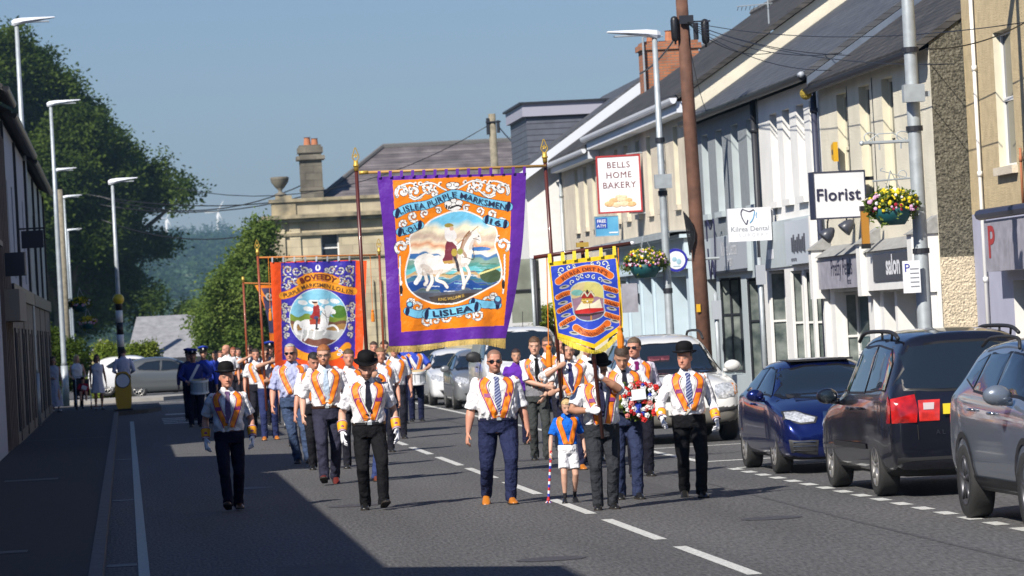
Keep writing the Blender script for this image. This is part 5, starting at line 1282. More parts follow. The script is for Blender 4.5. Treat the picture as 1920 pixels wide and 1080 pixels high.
for s in (-1, 1):
    o_ = panel(bv, [(s * .38, .70), (s * .62, .79), (s * .78, .78), (s * .80, .68), (s * .60, .62), (s * .42, .63)], 'y', -1, .010, CAR['trim'], 'headlamp', t, .05, 0)
    panel(bv, [(s * .41, .69), (s * .62, .77), (s * .76, .765), (s * .77, .69), (s * .60, .635), (s * .44, .645)], 'y', -1, .016, CAR['lamp'], 'lamp_lens', o_, .05, 0)
    o_ = panel(bv, [(s * .40, .42), (s * .76, .44), (s * .74, .28), (s * .42, .24)], 'y', -1, .012, CAR['trim'], 'lower_intake', t, .05, 0)
    mb = MB()
    for zz in (.30, .35, .40): h = bv.ray_cast(Vector((s * .58, -6, zz)), Vector((0, 1, 0)))[0]; mb.tube([(s * .44, h.y - .03, zz), (s * .72, h.y + .0, zz + .005)], .006, 4)
    mb.build('fog_lamp_bar', CAR['chrome'], o_)
    panel(bv, [(-.60, .97), (-.28, 1.13), (.02, 1.27), (.35, 1.30), (.40, .97)], 'x', s, .005, G, 'side_window', t, .06, 0)
    panel(bv, [(.48, .98), (.45, 1.30), (.95, 1.27), (1.28, 1.10), (1.2, 1.03)], 'x', s, .005, G, 'side_window', t, .06, 0)
    seams(bv, bd, (.44, -.72), .28, .95, s); handle(bv, bd, .28, .86, P['paint'], s); mirror(t, s * .84, -.50, .98, P['paint'], s, .95)
    panel(bv, [(-.9, .90), (-.9, .915), (1.6, .95), (1.6, .935)], 'x', s, .004, CAR['trim'], 'shoulder_line', bd, .1, 0)
mb = MB(); mb.box(-.40, .40, .0, .8, 1.385, 1.40); mb.box(-.42, .42, -.06, .0, 1.38, 1.405); mb.build('sunroof', CAR['trim'], t)
panel(bv, [(-.60, .985), (-.60, .93), (.60, .93), (.60, .985)], 'y', -1, .01, CAR['trim'], 'wiper_cowl', t, .08, 0)
# ------------------------------------------------------------- white large estate facing the camera
P = dict(paint=paint('white_car_paint', (.74, .74, .72), .0, .3), zlow=.55, lower=mat('beige_bumper', (.16, .15, .13), .6))
stw = [(-2.40, .40, .62, .58, .64, .5, 0), (-2.34, .30, .84, .78, .82, .7, 0), (-2.15, .26, .98, .92, .91, .78, .01), (-1.6, .24, 1.08, 1.0, .94, .82, .02), (-1.05, .24, 1.14, 1.05, .94, .82, .02), (-.5, .24, 1.46, 1.07, .94, .72, .03), (-.05, .24, 1.66, 1.08, .94, .68, .03), (.7, .24, 1.72, 1.10, .94, .68, .03), (1.6, .24, 1.70, 1.12, .94, .68, .03), (2.05, .28, 1.6, 1.12, .92, .67, .02), (2.28, .34, 1.2, 1.1, .88, .72, 0), (2.39, .42, .9, .84, .8, .7, 0)]
t, bd, bv = build_car('parked_estate', 'large white estate car with roof rails and a sticker in its windscreen', (8.78, 68.0, 0), 0, stw, P, (-1.45, 1.41), .36, .24, .94, CAR['rim'], spokes=5)
def face(t, bd, bv, ws, grille, lamps, m_l, mirr, P, r_=True):
    w0, w1, z0, z1 = ws
    panel(bv, [(-w0, z0), (-(w0 + w1) / 2 - .01, (z0 + z1) / 2), (-w1, z1), (w1, z1), ((w0 + w1) / 2 + .01, (z0 + z1) / 2), (w0, z0)], 'y', -1, .006, G, 'windscreen', t, .08, 3)
    panel(bv, grille, 'y', -1, .012, CAR['trim'], 'grille', t, .05, 0)
    for s in (-1, 1):
        panel(bv, [(s * x, z) for x, z in lamps], 'y', -1, .012, m_l, 'headlamp', t, .05, 2)
        mirror(t, s * mirr[0], mirr[1], mirr[2], P['paint'] if r_ else CAR['trim'], s, mirr[3])
face(t, bd, bv, (.70, .58, 1.12, 1.55), [(-.34, .92), (-.30, .68), (.30, .68), (.34, .92)], [(.52, .90), (.80, .92), (.86, .84), (.80, .72), (.54, .70)], CAR['lamp'], (.92, -.72, 1.18, 1.15), P)
for s in (-1, 1):
    panel(bv, [(s * .80, .92), (s * .90, .90), (s * .90, .76), (s * .82, .74)], 'y', -1, .014, CAR['amber'], 'indicator', t, .05, 0)
    panel(bv, [(s * .50, .54), (s * .88, .58), (s * .88, .50), (s * .50, .47)], 'y', -1, .014, CAR['trim'], 'bumper_strip', t, .05, 0)
    panel(bv, [(-.80, 1.12), (-.40, 1.42), (-.1, 1.55), (.12, 1.58), (.12, 1.13)], 'x', s, .005, G, 'side_window', t, .08, 0); panel(bv, [(.2, 1.14), (.2, 1.58), (1.05, 1.60), (1.1, 1.16)], 'x', s, .005, G, 'side_window', t, .08, 0)
    seams(bv, bd, (.16, -1.0), .4, 1.08, s); handle(bv, bd, 0, 1.0, P['paint'], s)
    mb = MB(); mb.tube([tuple(p) for p in catmull([(s * .66, -.2, 1.64), (s * .64, .1, 1.77), (s * .64, 1.4, 1.77), (s * .66, 1.8, 1.66)], 4)], .022, 6); mb.build('roof_rail', CAR['trim'], t, smooth=True)
mb = MB(); pr = QY(1240, 675, 67.2)
h = bv.ray_cast(Vector((-.18, -6, 1.34)), Vector((0, 1, 0)))[0]
mb.box(-.34, .02, h.y - .03, h.y - .02, 1.27, 1.40, 0); put_text(mb, 'Next Buy', lambda a, b: (a - .16, h.y - .034, 1.31 + b), .085, 1, bold=.01); mb.build('window_sticker', [mat('maroon_sticker', (.10, .02, .04), .5), mat('pink_letters', (.45, .15, .18), .5)], t)
plate(t, bv.ray_cast(Vector((0, -6, .52)), Vector((0, 1, 0)))[0].y - .02, .52, -1, CAR['platew'])
# ------------------------------------------------------------- white van facing the camera
P = dict(paint=paint('white_van_paint', (.74, .75, .76), .0, .35), zlow=.0)
stv = [(-2.45, .42, .62, .58, .66, .5, 0), (-2.40, .30, .90, .84, .86, .7, 0), (-2.2, .26, 1.08, 1.0, .95, .8, .01), (-1.8, .24, 1.20, 1.12, .985, .84, .02), (-1.35, .24, 1.52, 1.18, .99, .80, .02), (-.9, .24, 1.82, 1.20, .99, .78, .02), (-.4, .24, 1.93, 1.22, .99, .78, .03), (.8, .24, 1.95, 1.24, .99, .78, .03), (2.2, .24, 1.94, 1.26, .98, .78, .03), (2.4, .28, 1.86, 1.2, .95, .76, .0), (2.45, .4, 1.5, 1.1, .9, .74, 0)]
def make_van(label, loc):
    t, bd, bv = build_car('parked_van', label, loc, 0, stv, P, (-1.5, 1.5), .34, .22, .98, CAR['rim'], spokes=8, cat='van')
    face(t, bd, bv, (.82, .70, 1.24, 1.80), [(-.55, .92), (-.5, .62), (.5, .62), (.55, .92)], [(.60, .98), (.86, 1.06), (.90, .90), (.84, .80), (.64, .82)], CAR['lamp'], (.97, -1.25, 1.32, 1.5), P, False)
    for s in (-1, 1):
        panel(bv, [(-1.35, 1.26), (-.95, 1.62), (-.7, 1.74), (-.35, 1.76), (-.35, 1.27)], 'x', s, .005, G, 'side_window', t, .08, 0)
        seams(bv, bd, (-.28, -1.3, 1.0), .35, 1.2, s); panel(bv, [(-1.05, .52), (-1.05, .62), (.98, .62), (.98, .52)], 'x', s, .015, CAR['trim'], 'side_strip', bd, .1, 0); handle(bv, bd, -.42, 1.08, CAR['trim'], s)
    plate(t, -2.47, .52, -1, CAR['platew'])
    mb = MB(); mb.tube([(.1, -.5, 1.95), (.12, -.45, 2.3)], .008, 4); mb.build('aerial', CAR['trim'], t)
    return t
make_van('white van facing the camera behind the man in sunglasses', (8.98, 95.5, 0))
# ------------------------------------------------------------- smaller cars behind it
def small(label, loc, col, k=1.0, rz=0, lower=0, nm='parked_car', hz=1.0):
    P = dict(paint=paint(nm + '_paint', col, .3 if max(col) < .5 else 0, .35), zlow=lower)
    s2 = [(a * k, b, c * hz if c > .6 else c, d * hz if d > .6 else d, e, f, g) for a, b, c, d, e, f, g in st_h]
    t, bd, bv = build_car(nm, label, loc, rz, s2, P, (-1.20 * k, 1.27 * k), .315, .21, .855, CAR['rim'], spokes=8)
    face(t, bd, bv, (.64, .52, .97 * hz, 1.28 * hz), [(-.36, .72), (-.32, .52), (.32, .52), (.36, .72)], [(.44, .70), (.70, .80), (.80, .76), (.76, .66), (.48, .62)], CAR['lamp'], (.84, -.50, 1.0 * hz, 1.0), P)
    for s in (-1, 1):
        panel(bv, [(-.60 * k, .97 * hz), (-.28 * k, 1.13 * hz), (.02, 1.27 * hz), (.35, 1.30 * hz), (.40, .97 * hz)], 'x', s, .005, G, 'side_window', t, .08, 0)
        panel(bv, [(.48, .98 * hz), (.45, 1.30 * hz), (.95, 1.27 * hz), (1.28 * k, 1.10 * hz), (1.2 * k, 1.03 * hz)], 'x', s, .005, G, 'side_window', t, .08, 0)
        seams(bv, bd, (.44, -.72), .28, .95 * hz, s)
    panel(bv, [(-.62, .40), (-.5, .24), (.5, .24), (.62, .40)], 'y', -1, .012, CAR['trim'], 'lower_grille', t, .06, 0)
    return t, bd, bv
st_h = [(-1.98, .30, .48, .44, .58, .46, 0), (-1.94, .20, .66, .58, .74, .6, 0), (-1.80, .17, .80, .74, .82, .68, .01), (-1.4, .16, .92, .84, .855, .74, .02), (-.85, .16, 1.00, .90, .87, .76, .02), (-.42, .16, 1.20, .91, .87, .66, .02), (.05, .16, 1.38, .92, .87, .60, .03), (.55, .16, 1.43, .93, .87, .60, .03), (1.1, .16, 1.41, .96, .87, .60, .03), (1.5, .18, 1.32, .97, .86, .60, .02), (1.8, .22, 1.12, .97, .84, .66, 0), (1.93, .26, .95, .88, .80, .7, 0), (1.98, .36, .75, .7, .7, .6, 0)]
small('dark silver car mostly hidden behind the white van, only its side and mirror showing', (8.75, 102.8, 0), (.22, .23, .24), 1.0, nm='silver_car')
small('white hatchback behind the silver car', (8.66, 109.6, 0), (.72, .73, .74), 1.02, nm='white_hatchback')
small('taller white car at the far end of the parked row', (8.5, 118.5, 0), (.70, .72, .75), 1.08, hz=1.14, nm='white_car')
c = QY(300, 745, 150); small('silver hatchback parked side on beyond the crossing', (QY(326, 745, 150).x, 150, .03), (.10, .11, .115), .98, rz=R(90), nm='silver_hatchback')
small('white car showing above the silver hatchback', (QY(268, 740, 153.5).x, 153.5, .13), (.74, .74, .74), 1.0, rz=R(90), nm='white_car')
# ================================================================== people
SK = dict(pale=(.62, .36, .26), mid=(.55, .30, .20), ruddy=(.60, .29, .20), tan=(.42, .21, .13))
_fm = {}
def fab(c, rough=.85, bs=11, bstr=.9, key=None):
    k = (tuple(c), rough, bs)
    if k not in _fm: _fm[k] = mat('cloth', c, rough, bs=bs, bstr=bstr, bdist=.05, spec=.12)
    return _fm[k]
WHITE = (.80, .79, .82); NAVY = (.022, .028, .075); BLACK = (.010, .010, .012); CHAR = (.035, .038, .045)
M['skin'] = mat('skin', (.6, .35, .25), .5, attr='Col', spec=.4)
M['orange'] = mat('orange_sash', (.85, .23, .008), .55, ns=20, na=.08)
M['purple'] = mat('purple_trim', (.24, .03, .17), .6)
M['fringe'] = mat('silver_fringe', (.55, .52, .42), .7, ns=120, na=.4)
M['sashw'] = mat('white_sash_edge', (.75, .72, .70), .7)
M['glove'] = mat('white_glove', (.82, .82, .86), .8)
M['cuffy'] = mat('yellow_orange_cuff', (.88, .38, .01), .55)
M['felt'] = mat('black_felt', (.005, .005, .006), .8, spec=.2)
M['sole'] = mat('shoe_sole', (.02, .015, .012), .8)
M['gold'] = mat('gold_braid', (.60, .40, .08), .45, metallic=.4)
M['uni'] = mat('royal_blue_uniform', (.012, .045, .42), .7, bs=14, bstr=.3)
def shoe(c): 
    k = ('s',) + tuple(c)
    if k not in _fm: _fm[k] = mat('shoe_leather', c, .3, coat=.3)
    return _fm[k]
HEADP = [(0.00, .12, -.30, -.08), (.05, .185, -.375, .0), (.12, .225, -.405, .10), (.22, .265, -.405, .22), (.35, .295, -.395, .32), (.48, .318, -.375, .385), (.62, .330, -.385, .42), (.74, .325, -.375, .42), (.84, .29, -.33, .38), (.92, .225, -.25, .30), (.975, .13, -.14, .18), (1.0, .03, -.03, .05)]
def headring(t, k=1.0, n=22):
    P = HEADP; 
    for i in range(len(P) - 1):
        if P[i][0] <= t <= P[i + 1][0]: break
    a, b = P[i], P[i + 1]; u = (t - a[0]) / (b[0] - a[0])
    rx, f, bk = [a[j] + (b[j] - a[j]) * u for j in (1, 2, 3)]
    cy = (f + bk) / 2; ry = (bk - f) / 2; out = []
    for q in [2 * math.pi * j / n for j in range(n)]:
        c, s = math.cos(q), math.sin(q); e = .88
        out.append(Vector((k * rx * np.sign(c) * abs(c) ** e, cy + k * ry * np.sign(s) * abs(s) ** e, t)))
    return out
def ik(a, b, l1, l2, hint):
    a, b, hint = Vector(a), Vector(b), Vector(hint); d = b - a; L = min(d.length, (l1 + l2) * .999); dn = d.normalized(); b = a + dn * L
    x = (L * L + l1 * l1 - l2 * l2) / (2 * L); h = math.sqrt(max(l1 * l1 - x * x, 0)); p = hint - hint.dot(dn) * dn
    p = p.normalized() if p.length > 1e-6 else Vector((0, 1, 0))
    return a + dn * x + p * h, b
def hand(mb, wrist, d, nrm, H, curl=.35, thumb=1, k=1.0):
    """palm, four fingers of unequal length and a thumb leaving the side of the palm"""
    d = d.normalized(); nrm = (nrm - nrm.dot(d) * d).normalized(); sd = d.cross(nrm).normalized() * thumb
    u = H * k
    palm = [wrist - d * .008 * u, wrist + d * .02 * u, wrist + d * .045 * u, wrist + d * .056 * u]
    mb.tube(palm, [(.013 * u, .010 * u), (.021 * u, .011 * u), (.024 * u, .010 * u), (.021 * u, .008 * u)], 10, up=tuple(nrm), round_ends=True)
    for i, ln in enumerate((.036, .044, .046, .040)):
        off = (i - 1.5) * .0118 * u; p = wrist + d * (.052 - .003 * abs(i - 1.7)) * u + sd * off * (-1 if True else 1); q = curl * (1 + .12 * i); pts = [p - d * .012 * u, p]; dd = d.copy()
        for s_ in range(3):
            dd = (Matrix.Rotation(q, 3, nrm.cross(d)) @ dd) if False else (dd * math.cos(q) + nrm * math.sin(q)).normalized() if s_ == 0 else (dd * math.cos(q) + (nrm - nrm.dot(dd) * dd).normalized() * math.sin(q)).normalized()
            p = p + dd * ln * u * (.42, .32, .26)[s_]; pts.append(p)
        mb.tube(pts, [.0056 * u, .0055 * u, .0052 * u, .0048 * u, .0040 * u], 7, round_ends=True)
    b = wrist + d * .014 * u + sd * .016 * u
    t1 = b + (d * .55 + sd * .75 + nrm * .15).normalized() * .024 * u; t2 = t1 + (d * .85 + sd * .25 + nrm * .35 * (1 + curl)).normalized() * .02 * u
    mb.tube([b - sd * .008 * u, b, t1, t2], [.007 * u, .0075 * u, .0062 * u, .005 * u], 7, round_ends=True)
def person(name_label, x, y, H=1.78, rz=0, g=1.0, belly=0., skin='pale', shirt=('short', WHITE), trousers=BLACK, shoes=(.02, .02, .02), feet=None, hands=(None, None), elbows=(None, None), pn=(None, None), curl=(.3, .3), head=(0, 0), hair=('short', (.05, .035, .02)),
           hat=None, sash=True, tie=None, cuffs=False, gloves=False, glasses=None, beard=None, belt=False, vest=None, vox=.0095, z0=0.0, coat=None, dress=None, shorts=None, group=None, patch=True, lean=0, sashw=1.0, strap=None, cat='person', eyes=True, sashlow=.60):
    t = thing('person', name_label, cat, (x, y, z0), rz, group)
    fine = vox < .012
    sk = SK[skin] if isinstance(skin, str) else skin
    feet = feet or ((-.055, 0, 0), (.055, 0, 0))
    A = lambda a, b, c: Vector((a * H, b * H, c * H))
    spread = max(abs(f[1]) for f in feet)
    hz = .515 - spread * spread * .9
    drop = .515 - hz
    # ---- legs
    legs = []
    for s, f in zip((-1, 1), feet):
        hip = A(s * .050 * g, 0, hz); ank = A(f[0], f[1], .048 + f[2])
        kn, ank = ik(hip, ank, .245 * H, .235 * H, (s * .1, -1, 0)); legs.append((hip, kn, ank))
    # ---- arms
    arms = []
    sw = .104 * (1 + (g - 1) * .7)
    for i, s in enumerate((-1, 1)):
        sh = A(s * sw, .012 + lean * .3, .793 - drop)
        ht = hands[i]
        tgt = A(*ht) if ht is not None else A(s * (sw + .052 + .02 * (g - 1)), -.02 if i else .0, .495)
        hint = elbows[i] or (s * .35, 1, -.2)
        el, wr = ik(sh, tgt, .172 * H, .148 * H, hint); arms.append((sh, el, wr))
    zs = lambda v: (v - drop) * H
    # ---- torso rings: (z, rx, ry, cy)
    T = [(.475, .090, .072, 0), (.52, .098 * 1, .076, 0), (.56, .095, .072 + belly * .5, -belly * .4), (.61, .094 + belly * .25, .070 + belly, -belly * .8), (.66, .097 + belly * .2, .072 + belly * .7, -belly * .5), (.71, .105, .073 + belly * .2, -.002), (.755, .110, .072, .0), (.785, .104, .064, .006), (.808, .084, .054, .012), (.826, .058, .044, .012), (.842, .040, .038, .008), (.852, .034, .034, .005)]
    def torso(mb, infl, z_lo, z_hi, n=24):
        rs = []
        Ts = [t_ for t_ in T if z_lo - .03 <= t_[0] <= z_hi + .001]
        for z, rx, ry, cy in Ts:
            zz = zs(z); rr = []
            gx = 1 + (g - 1) * (1 if z < .8 else .4)
            yl = lean * H * max(0, (z - .5) / .35)
            for q in [2 * math.pi * j / n for j in range(n)]:
                c, s = math.cos(q), math.sin(q); e = .82
                rr.append((( rx * gx * H + infl) * np.sign(c) * abs(c) ** e, (cy * H + yl) + (ry * (1 + (g - 1) * .8) * H + infl) * np.sign(s) * abs(s) ** e, zz))
            rs.append(rr)
        mb.rings(rs)
    # ---- head transform
    hh = .140 * H; yaw, pit = head
    nb = Vector((0, lean * H + .002 * H, zs(.845)))
    HM = Matrix.Translation(nb) @ Matrix.Rotation(R(yaw), 4, 'Z') @ Matrix.Rotation(R(pit), 4, 'X') @ Matrix.Translation((0, -.010 * H, (.862 - .845) * H)) @ Matrix.Scale(hh, 4)
    # ---- body: one continuous skin surface
    B = MB()
    torso(B, -.012 * H * .6, .49, .86)
    for (hip, kn, ank), f in zip(legs, feet):
        B.tube([hip, hip.lerp(kn, .5), kn, kn.lerp(ank, .3), kn.lerp(ank, .8), ank], [.048 * H * g, .042 * H * g, .030 * H, .030 * H, .019 * H, .017 * H], 12, round_ends=True)
    for i, (sh, el, wr) in enumerate(arms):
        B.tube([sh, sh.lerp(el, .5), el, el.lerp(wr, .3), wr], [.030 * H * g, .027 * H * g, .0225 * H * g, .0245 * H * g, .0150 * H], 12, round_ends=True)
        d = (wr - el).normalized(); s = (-1, 1)[i]
        nrm = Vector(pn[i]) if pn[i] else Vector((-s, .25, 0))
        if not gloves: hand(B, wr, d, nrm, H, curl[i], thumb=(1 if (d.cross(nrm)).y < 0 else -1) if pn[i] is None else (1 if (d.cross(nrm)).z > 0 else -1))
    B.tube([nb + Vector((0, .004 * H, -.03 * H)), nb + Vector((0, .004 * H, .02 * H)), HM @ Vector((0, .08, .30))], [.036 * H * (.6 + .4 * g), .033 * H * (.6 + .4 * g), .032 * H * (.6 + .4 * g)], 12)
    rs = [[HM @ p for p in headring(q)] for q in (0, .03, .08, .15, .22, .30, .38, .46, .54, .62, .70, .78, .85, .91, .955, .985, 1.0)]
    B.rings(rs)
    B.tube([HM @ Vector((0, -.36, .52)), HM @ Vector((0, -.435, .40)), HM @ Vector((0, -.475, .33))], [.030 * hh, .045 * hh, .058 * hh], 8, round_ends=True)
    for s in (-1, 1):
        B.ell(HM @ Vector((s * .335, .02, .42)), (.035 * hh, .065 * hh, .105 * hh), 8, 6, M=(HM.to_3x3() * (1 / hh)).to_4x4())
        B.ell(HM @ Vector((s * .045, -.455, .325)), (.035 * hh, .035 * hh, .03 * hh), 6, 5)
        B.tube([HM @ Vector((s * .04, -.378, .56)), HM @ Vector((s * .20, -.345, .555))], .035 * hh, 6, round_ends=True)
    B.tube([HM @ Vector((-.09, -.395, .205)), HM @ Vector((0, -.42, .20)), HM @ Vector((.09, -.395, .205))], [.024 * hh, .034 * hh, .024 * hh], 6, round_ends=True)
    B.ell(HM @ Vector((0, -.375, .06)), (.10 * hh, .06 * hh, .07 * hh), 8, 6)
    me = remesh(B, min(vox, .0085) if fine else vox, 2 if fine else 1)
    # vertex colours of the skin: eyes, brows, lips, stubble
    HI = HM.inverted(); n = len(me.vertices); co = np.empty(n * 3); me.vertices.foreach_get('co', co); co = co.reshape(-1, 3)
    hi = np.array(HI); loc = co @ hi[:3, :3].T + hi[:3, 3]
    col = np.tile(np.array(sk), (n, 1)); fr = (loc[:, 1] < -.15) & (loc[:, 2] > -.05) & (loc[:, 2] < 1.05)
    X_, Y_, Z_ = loc[:, 0], loc[:, 1], loc[:, 2]
    def blend(mask, c, a=1.0):
        w = (np.clip(mask, 0, 1) * a)[:, None]; col[:] = col * (1 - w) + np.array(c) * w
    blend(fr * np.exp(-((abs(X_) - .2) ** 2 + (Z_ - .33) ** 2) / .012), (sk[0] * 1.05, sk[1] * .72, sk[2] * .7), .5)
    blend(fr * np.exp(-((X_) ** 2 + (Z_ - .33) ** 2) / .004), (sk[0] * 1.0, sk[1] * .72, sk[2] * .7), .5)
    if eyes:
        blend(fr * np.exp(-(((abs(X_) - .145) / .085) ** 4 + ((Z_ - .47) / .048) ** 4)), (sk[0] * .45, sk[1] * .38, sk[2] * .36), .8)  # eye socket shade painted as a dark ellipse on the skin
        blend(fr * np.exp(-(((abs(X_) - .145) / .06) ** 4 + ((Z_ - .465) / .024) ** 4)), (.42, .40, .38), .8)
        blend(fr * np.exp(-(((abs(X_) - .145) / .026) ** 4 + ((Z_ - .465) / .028) ** 4)), (.03, .03, .035), 1)
        hb = hair[1] if hair else (.1, .08, .06)
        blend(fr * np.exp(-(((abs(X_) - .155) / .10) ** 4 + ((Z_ - .565 + abs(X_) * .05) / .024) ** 4)), tuple(v * .8 for v in hb), .75)
    blend(fr * np.exp(-((X_ / .115) ** 4 + ((Z_ - .20) / .026) ** 4)), (sk[0] * .70, sk[1] * .42, sk[2] * .42), .9)
    blend(fr * np.exp(-((X_ / .10) ** 4 + ((Z_ - .203) / .008) ** 2)), (.12, .04, .03), .7)
    if beard:
        bm_ = (Z_ < .40 - .55 * np.maximum(0, .26 - abs(X_)) * 0) & (Z_ > -.12) & ((Z_ < .27) | (abs(X_) > .22)) & (Y_ < .02) & ~((abs(X_) < .09) & (abs(Z_ - .20) < .035))
        blend(bm_.astype(float), beard[0], beard[1])
    if hair and hair[0] in ('bald', 'shaved', 'stubble'):
        hm = (Z_ > .62 + .0 * Y_) & ((Y_ > -.28) | (Z_ > .80)) | ((Y_ > .0) & (Z_ > .32))
        if hair[0] != 'bald': blend(hm.astype(float), hair[1], .7)
    if hat == 'glovefree': pass
    if trousers is not None and not dress:
        for _, _, ak in legs:
            sockm = (np.linalg.norm(co - np.array(ak) - np.array((0, 0, .01 * H)), axis=1) < (.075 if not shorts else .05) * H); blend(sockm.astype(float), (.02, .02, .025) if shorts is None or H < 1.3 else (.7, .7, .7))
    ca = me.color_attributes.new('Col', 'FLOAT_COLOR', 'POINT'); ca.data.foreach_set('color', np.concatenate([col, np.ones((n, 1))], 1).ravel())
    me.materials.clear(); me.materials.append(M['skin']); me.name = 'body'; bo = link('body', me, t)
    me.polygons.foreach_set('use_smooth', [True] * len(me.polygons))
    # ---- hair
    if hair and hair[0] in ('short', 'flat', 'long', 'receding', 'tuft'):
        st, hc = hair; hmb = MB(); k = 1.045 if st != 'flat' else 1.07; N = 30; rs = []
        for q in (.14, .22, .30, .38, .46, .54, .62, .68, .74, .80, .86, .91, .955, .985, 1.0):
            rg = headring(q, k, N); rs.append([(p, q) for p in rg])
        front = {'short': .72, 'flat': .72, 'long': .70, 'receding': .86, 'tuft': .76}[st]
        def keep(p, q):
            yv = p.y
            lim = front if yv < -.12 else (.50 if yv < .02 else (.30 if yv < .12 else (.18 if st != 'long' else .0)))
            return q >= lim
        o_ = {}; V_ = []; F_ = []
        up = 1.035 if st != 'flat' else 1.06
        for i, r_ in enumerate(rs):
            for j, (p, q) in enumerate(r_):
                o_[i, j] = len(V_); nz = .012 * math.sin(j * 2.1 + i * 1.7) + .01 * math.sin(j * 5.3 + i * 3.1)
                pz = p.z if q < .7 else .7 + (p.z - .7) * (1.0 + (.18 if st in ('flat', 'tuft') else .10))
                V_.append(HM @ Vector((p.x * (1 + nz), p.y * (1 + nz), pz + nz)))
        for i in range(len(rs) - 1):
            for j in range(N):
                j2 = (j + 1) % N
                if all(keep(*rs[a][b]) for a, b in ((i, j), (i, j2))): F_.append((o_[i, j], o_[i, j2], o_[i + 1, j2], o_[i + 1, j]))
        F_.append(tuple(o_[len(rs) - 1, j] for j in range(N)))
        hmb.add(V_, F_)
        if st == 'long':
            for s in (-1, 1): hmb.tube([HM @ Vector((s * .30, .05, .55)), HM @ Vector((s * .36, .08, .2)), HM @ Vector((s * .34, .10, -.15))], [.09 * hh, .12 * hh, .05 * hh], 8, round_ends=True)
            hmb.tube([HM @ Vector((0, .3, .6)), HM @ Vector((0, .36, .15)), HM @ Vector((0, .32, -.15))], [(.3 * hh, .12 * hh), (.3 * hh, .12 * hh), (.2 * hh, .06 * hh)], 8)
        hk = ('h',) + tuple(hc)
        if hk not in _fm: _fm[hk] = mat('hair', hc, .6, ns=60, na=.35, bs=80, bstr=.5)
        hmb.build('hair', _fm[hk], t, smooth=True)
    HR = HM
    def hm_build(mb, name, m, par=t, sm=True): return mb.build(name, m, par, smooth=sm)
    if hat == 'bowler':
        mb = MB(); Mh = HM @ Matrix.Translation((0, .02, .70)) @ Matrix.Rotation(R(-4), 4, 'X')
        def L_(prof, ax=1.0, ay=1.18, curl_=0):
            return [[Mh @ Vector((r * ax * math.cos(q), r * ay * math.sin(q), z + curl_ * abs(math.cos(q)) ** 2)) for q in [2 * math.pi * j / 28 for j in range(28)]] for r, z in prof]
        mb.rings(L_([(.37, .02), (.385, .12), (.40, .24), (.385, .36), (.34, .46), (.26, .53), (.14, .57), (.01, .58)]), cap=False)
        mb.rings(L_([(.36, .01), (.44, -.015), (.52, -.01), (.555, .02)], curl_=.07) + L_([(.56, .05), (.53, .045), (.45, .02), (.37, .04)], curl_=.07), cap=False)
        ho = hm_build(mb, 'bowler_hat', M['felt']); mb = MB(); mb.rings(L_([(.388, .03), (.392, .12), (.40, .12), (.398, .03)]), cap=False); mb.build('hat_band', mat('black_ribbon', (.015, .015, .018), .4) if 'rib' not in _fm else _fm['rib'], ho)
    if hat == 'cap':
        mb = MB(); Mh = HM @ Matrix.Translation((0, .02, .74))
        def L2_(prof, tilt=0): return [[Mh @ Vector((r * math.cos(q), r * 1.15 * math.sin(q), z - tilt * math.sin(q))) for q in [2 * math.pi * j / 24 for j in range(24)]] for r, z in prof]
        mb.rings(L2_([(.36, -.02), (.365, .14)]), 1, cap=False); mb.rings(L2_([(.365, .14), (.50, .26), (.48, .33), (.2, .36), (.01, .36)], .10), 0, cap=False)
        pk = [[Mh @ Vector((r * math.cos(q), r * 1.15 * math.sin(q) - .0, z)) for q in [math.pi * 1.12 + math.pi * .76 * j / 10 for j in range(11)]] for r, z in ((.37, -.0), (.46, -.05), (.53, -.12))]
        mb.rings(pk, 1, cap=False, closed=False)
        mb.ell(Mh @ Vector((0, -.47, .14)), (.08 * hh, .03 * hh, .10 * hh), 8, 6, m=2)
        hm_build(mb, 'peaked_cap', [M['uni'], M['felt'], M['sashw']])
    if glasses:
        mb = MB()
        dk = glasses == 'sun'
        for s in (-1, 1):
            c = Vector((s * .155, -.40, .475)); w_, h_ = (.125, .075) if dk else (.105, .06)
            ring = [HM @ (c + Vector((w_ * math.cos(q), .012 * abs(math.cos(q)) * 0 + .05 * (s * math.cos(q) > 0) * abs(math.cos(q)) ** 2, h_ * (math.sin(q) if dk else math.sin(q))))) for q in [2 * math.pi * j / 14 for j in range(14)]]
            if dk: mb.add(ring + [HM @ (c + Vector((0, -.02, 0)))], [(j, (j + 1) % 14, 14) for j in range(14)], 0)
            else: mb.tube(ring + ring[:1], .010 * hh, 5, 1)
            mb.tube([HM @ Vector((s * .27, -.345, .49)), HM @ Vector((s * .345, -.05, .49))], .014 * hh, 5, 1)
        mb.tube([HM @ Vector((-.05, -.415, .49)), HM @ Vector((.05, -.415, .49))], .014 * hh, 5, 1)
        if 'lens' not in _fm: _fm['lens'] = mat('dark_lens', (.006, .006, .008), .08, coat=1)
        hm_build(mb, 'sunglasses' if dk else 'spectacles', [_fm['lens'], M['black']], sm=False)
    # ---- shirt or dress
    st, sc = shirt
    S = MB()
    bot = .578 if (not dress and st != 'coat') else .50
    torso(S, .004 * H, bot if st != 'none' else .5, .845)
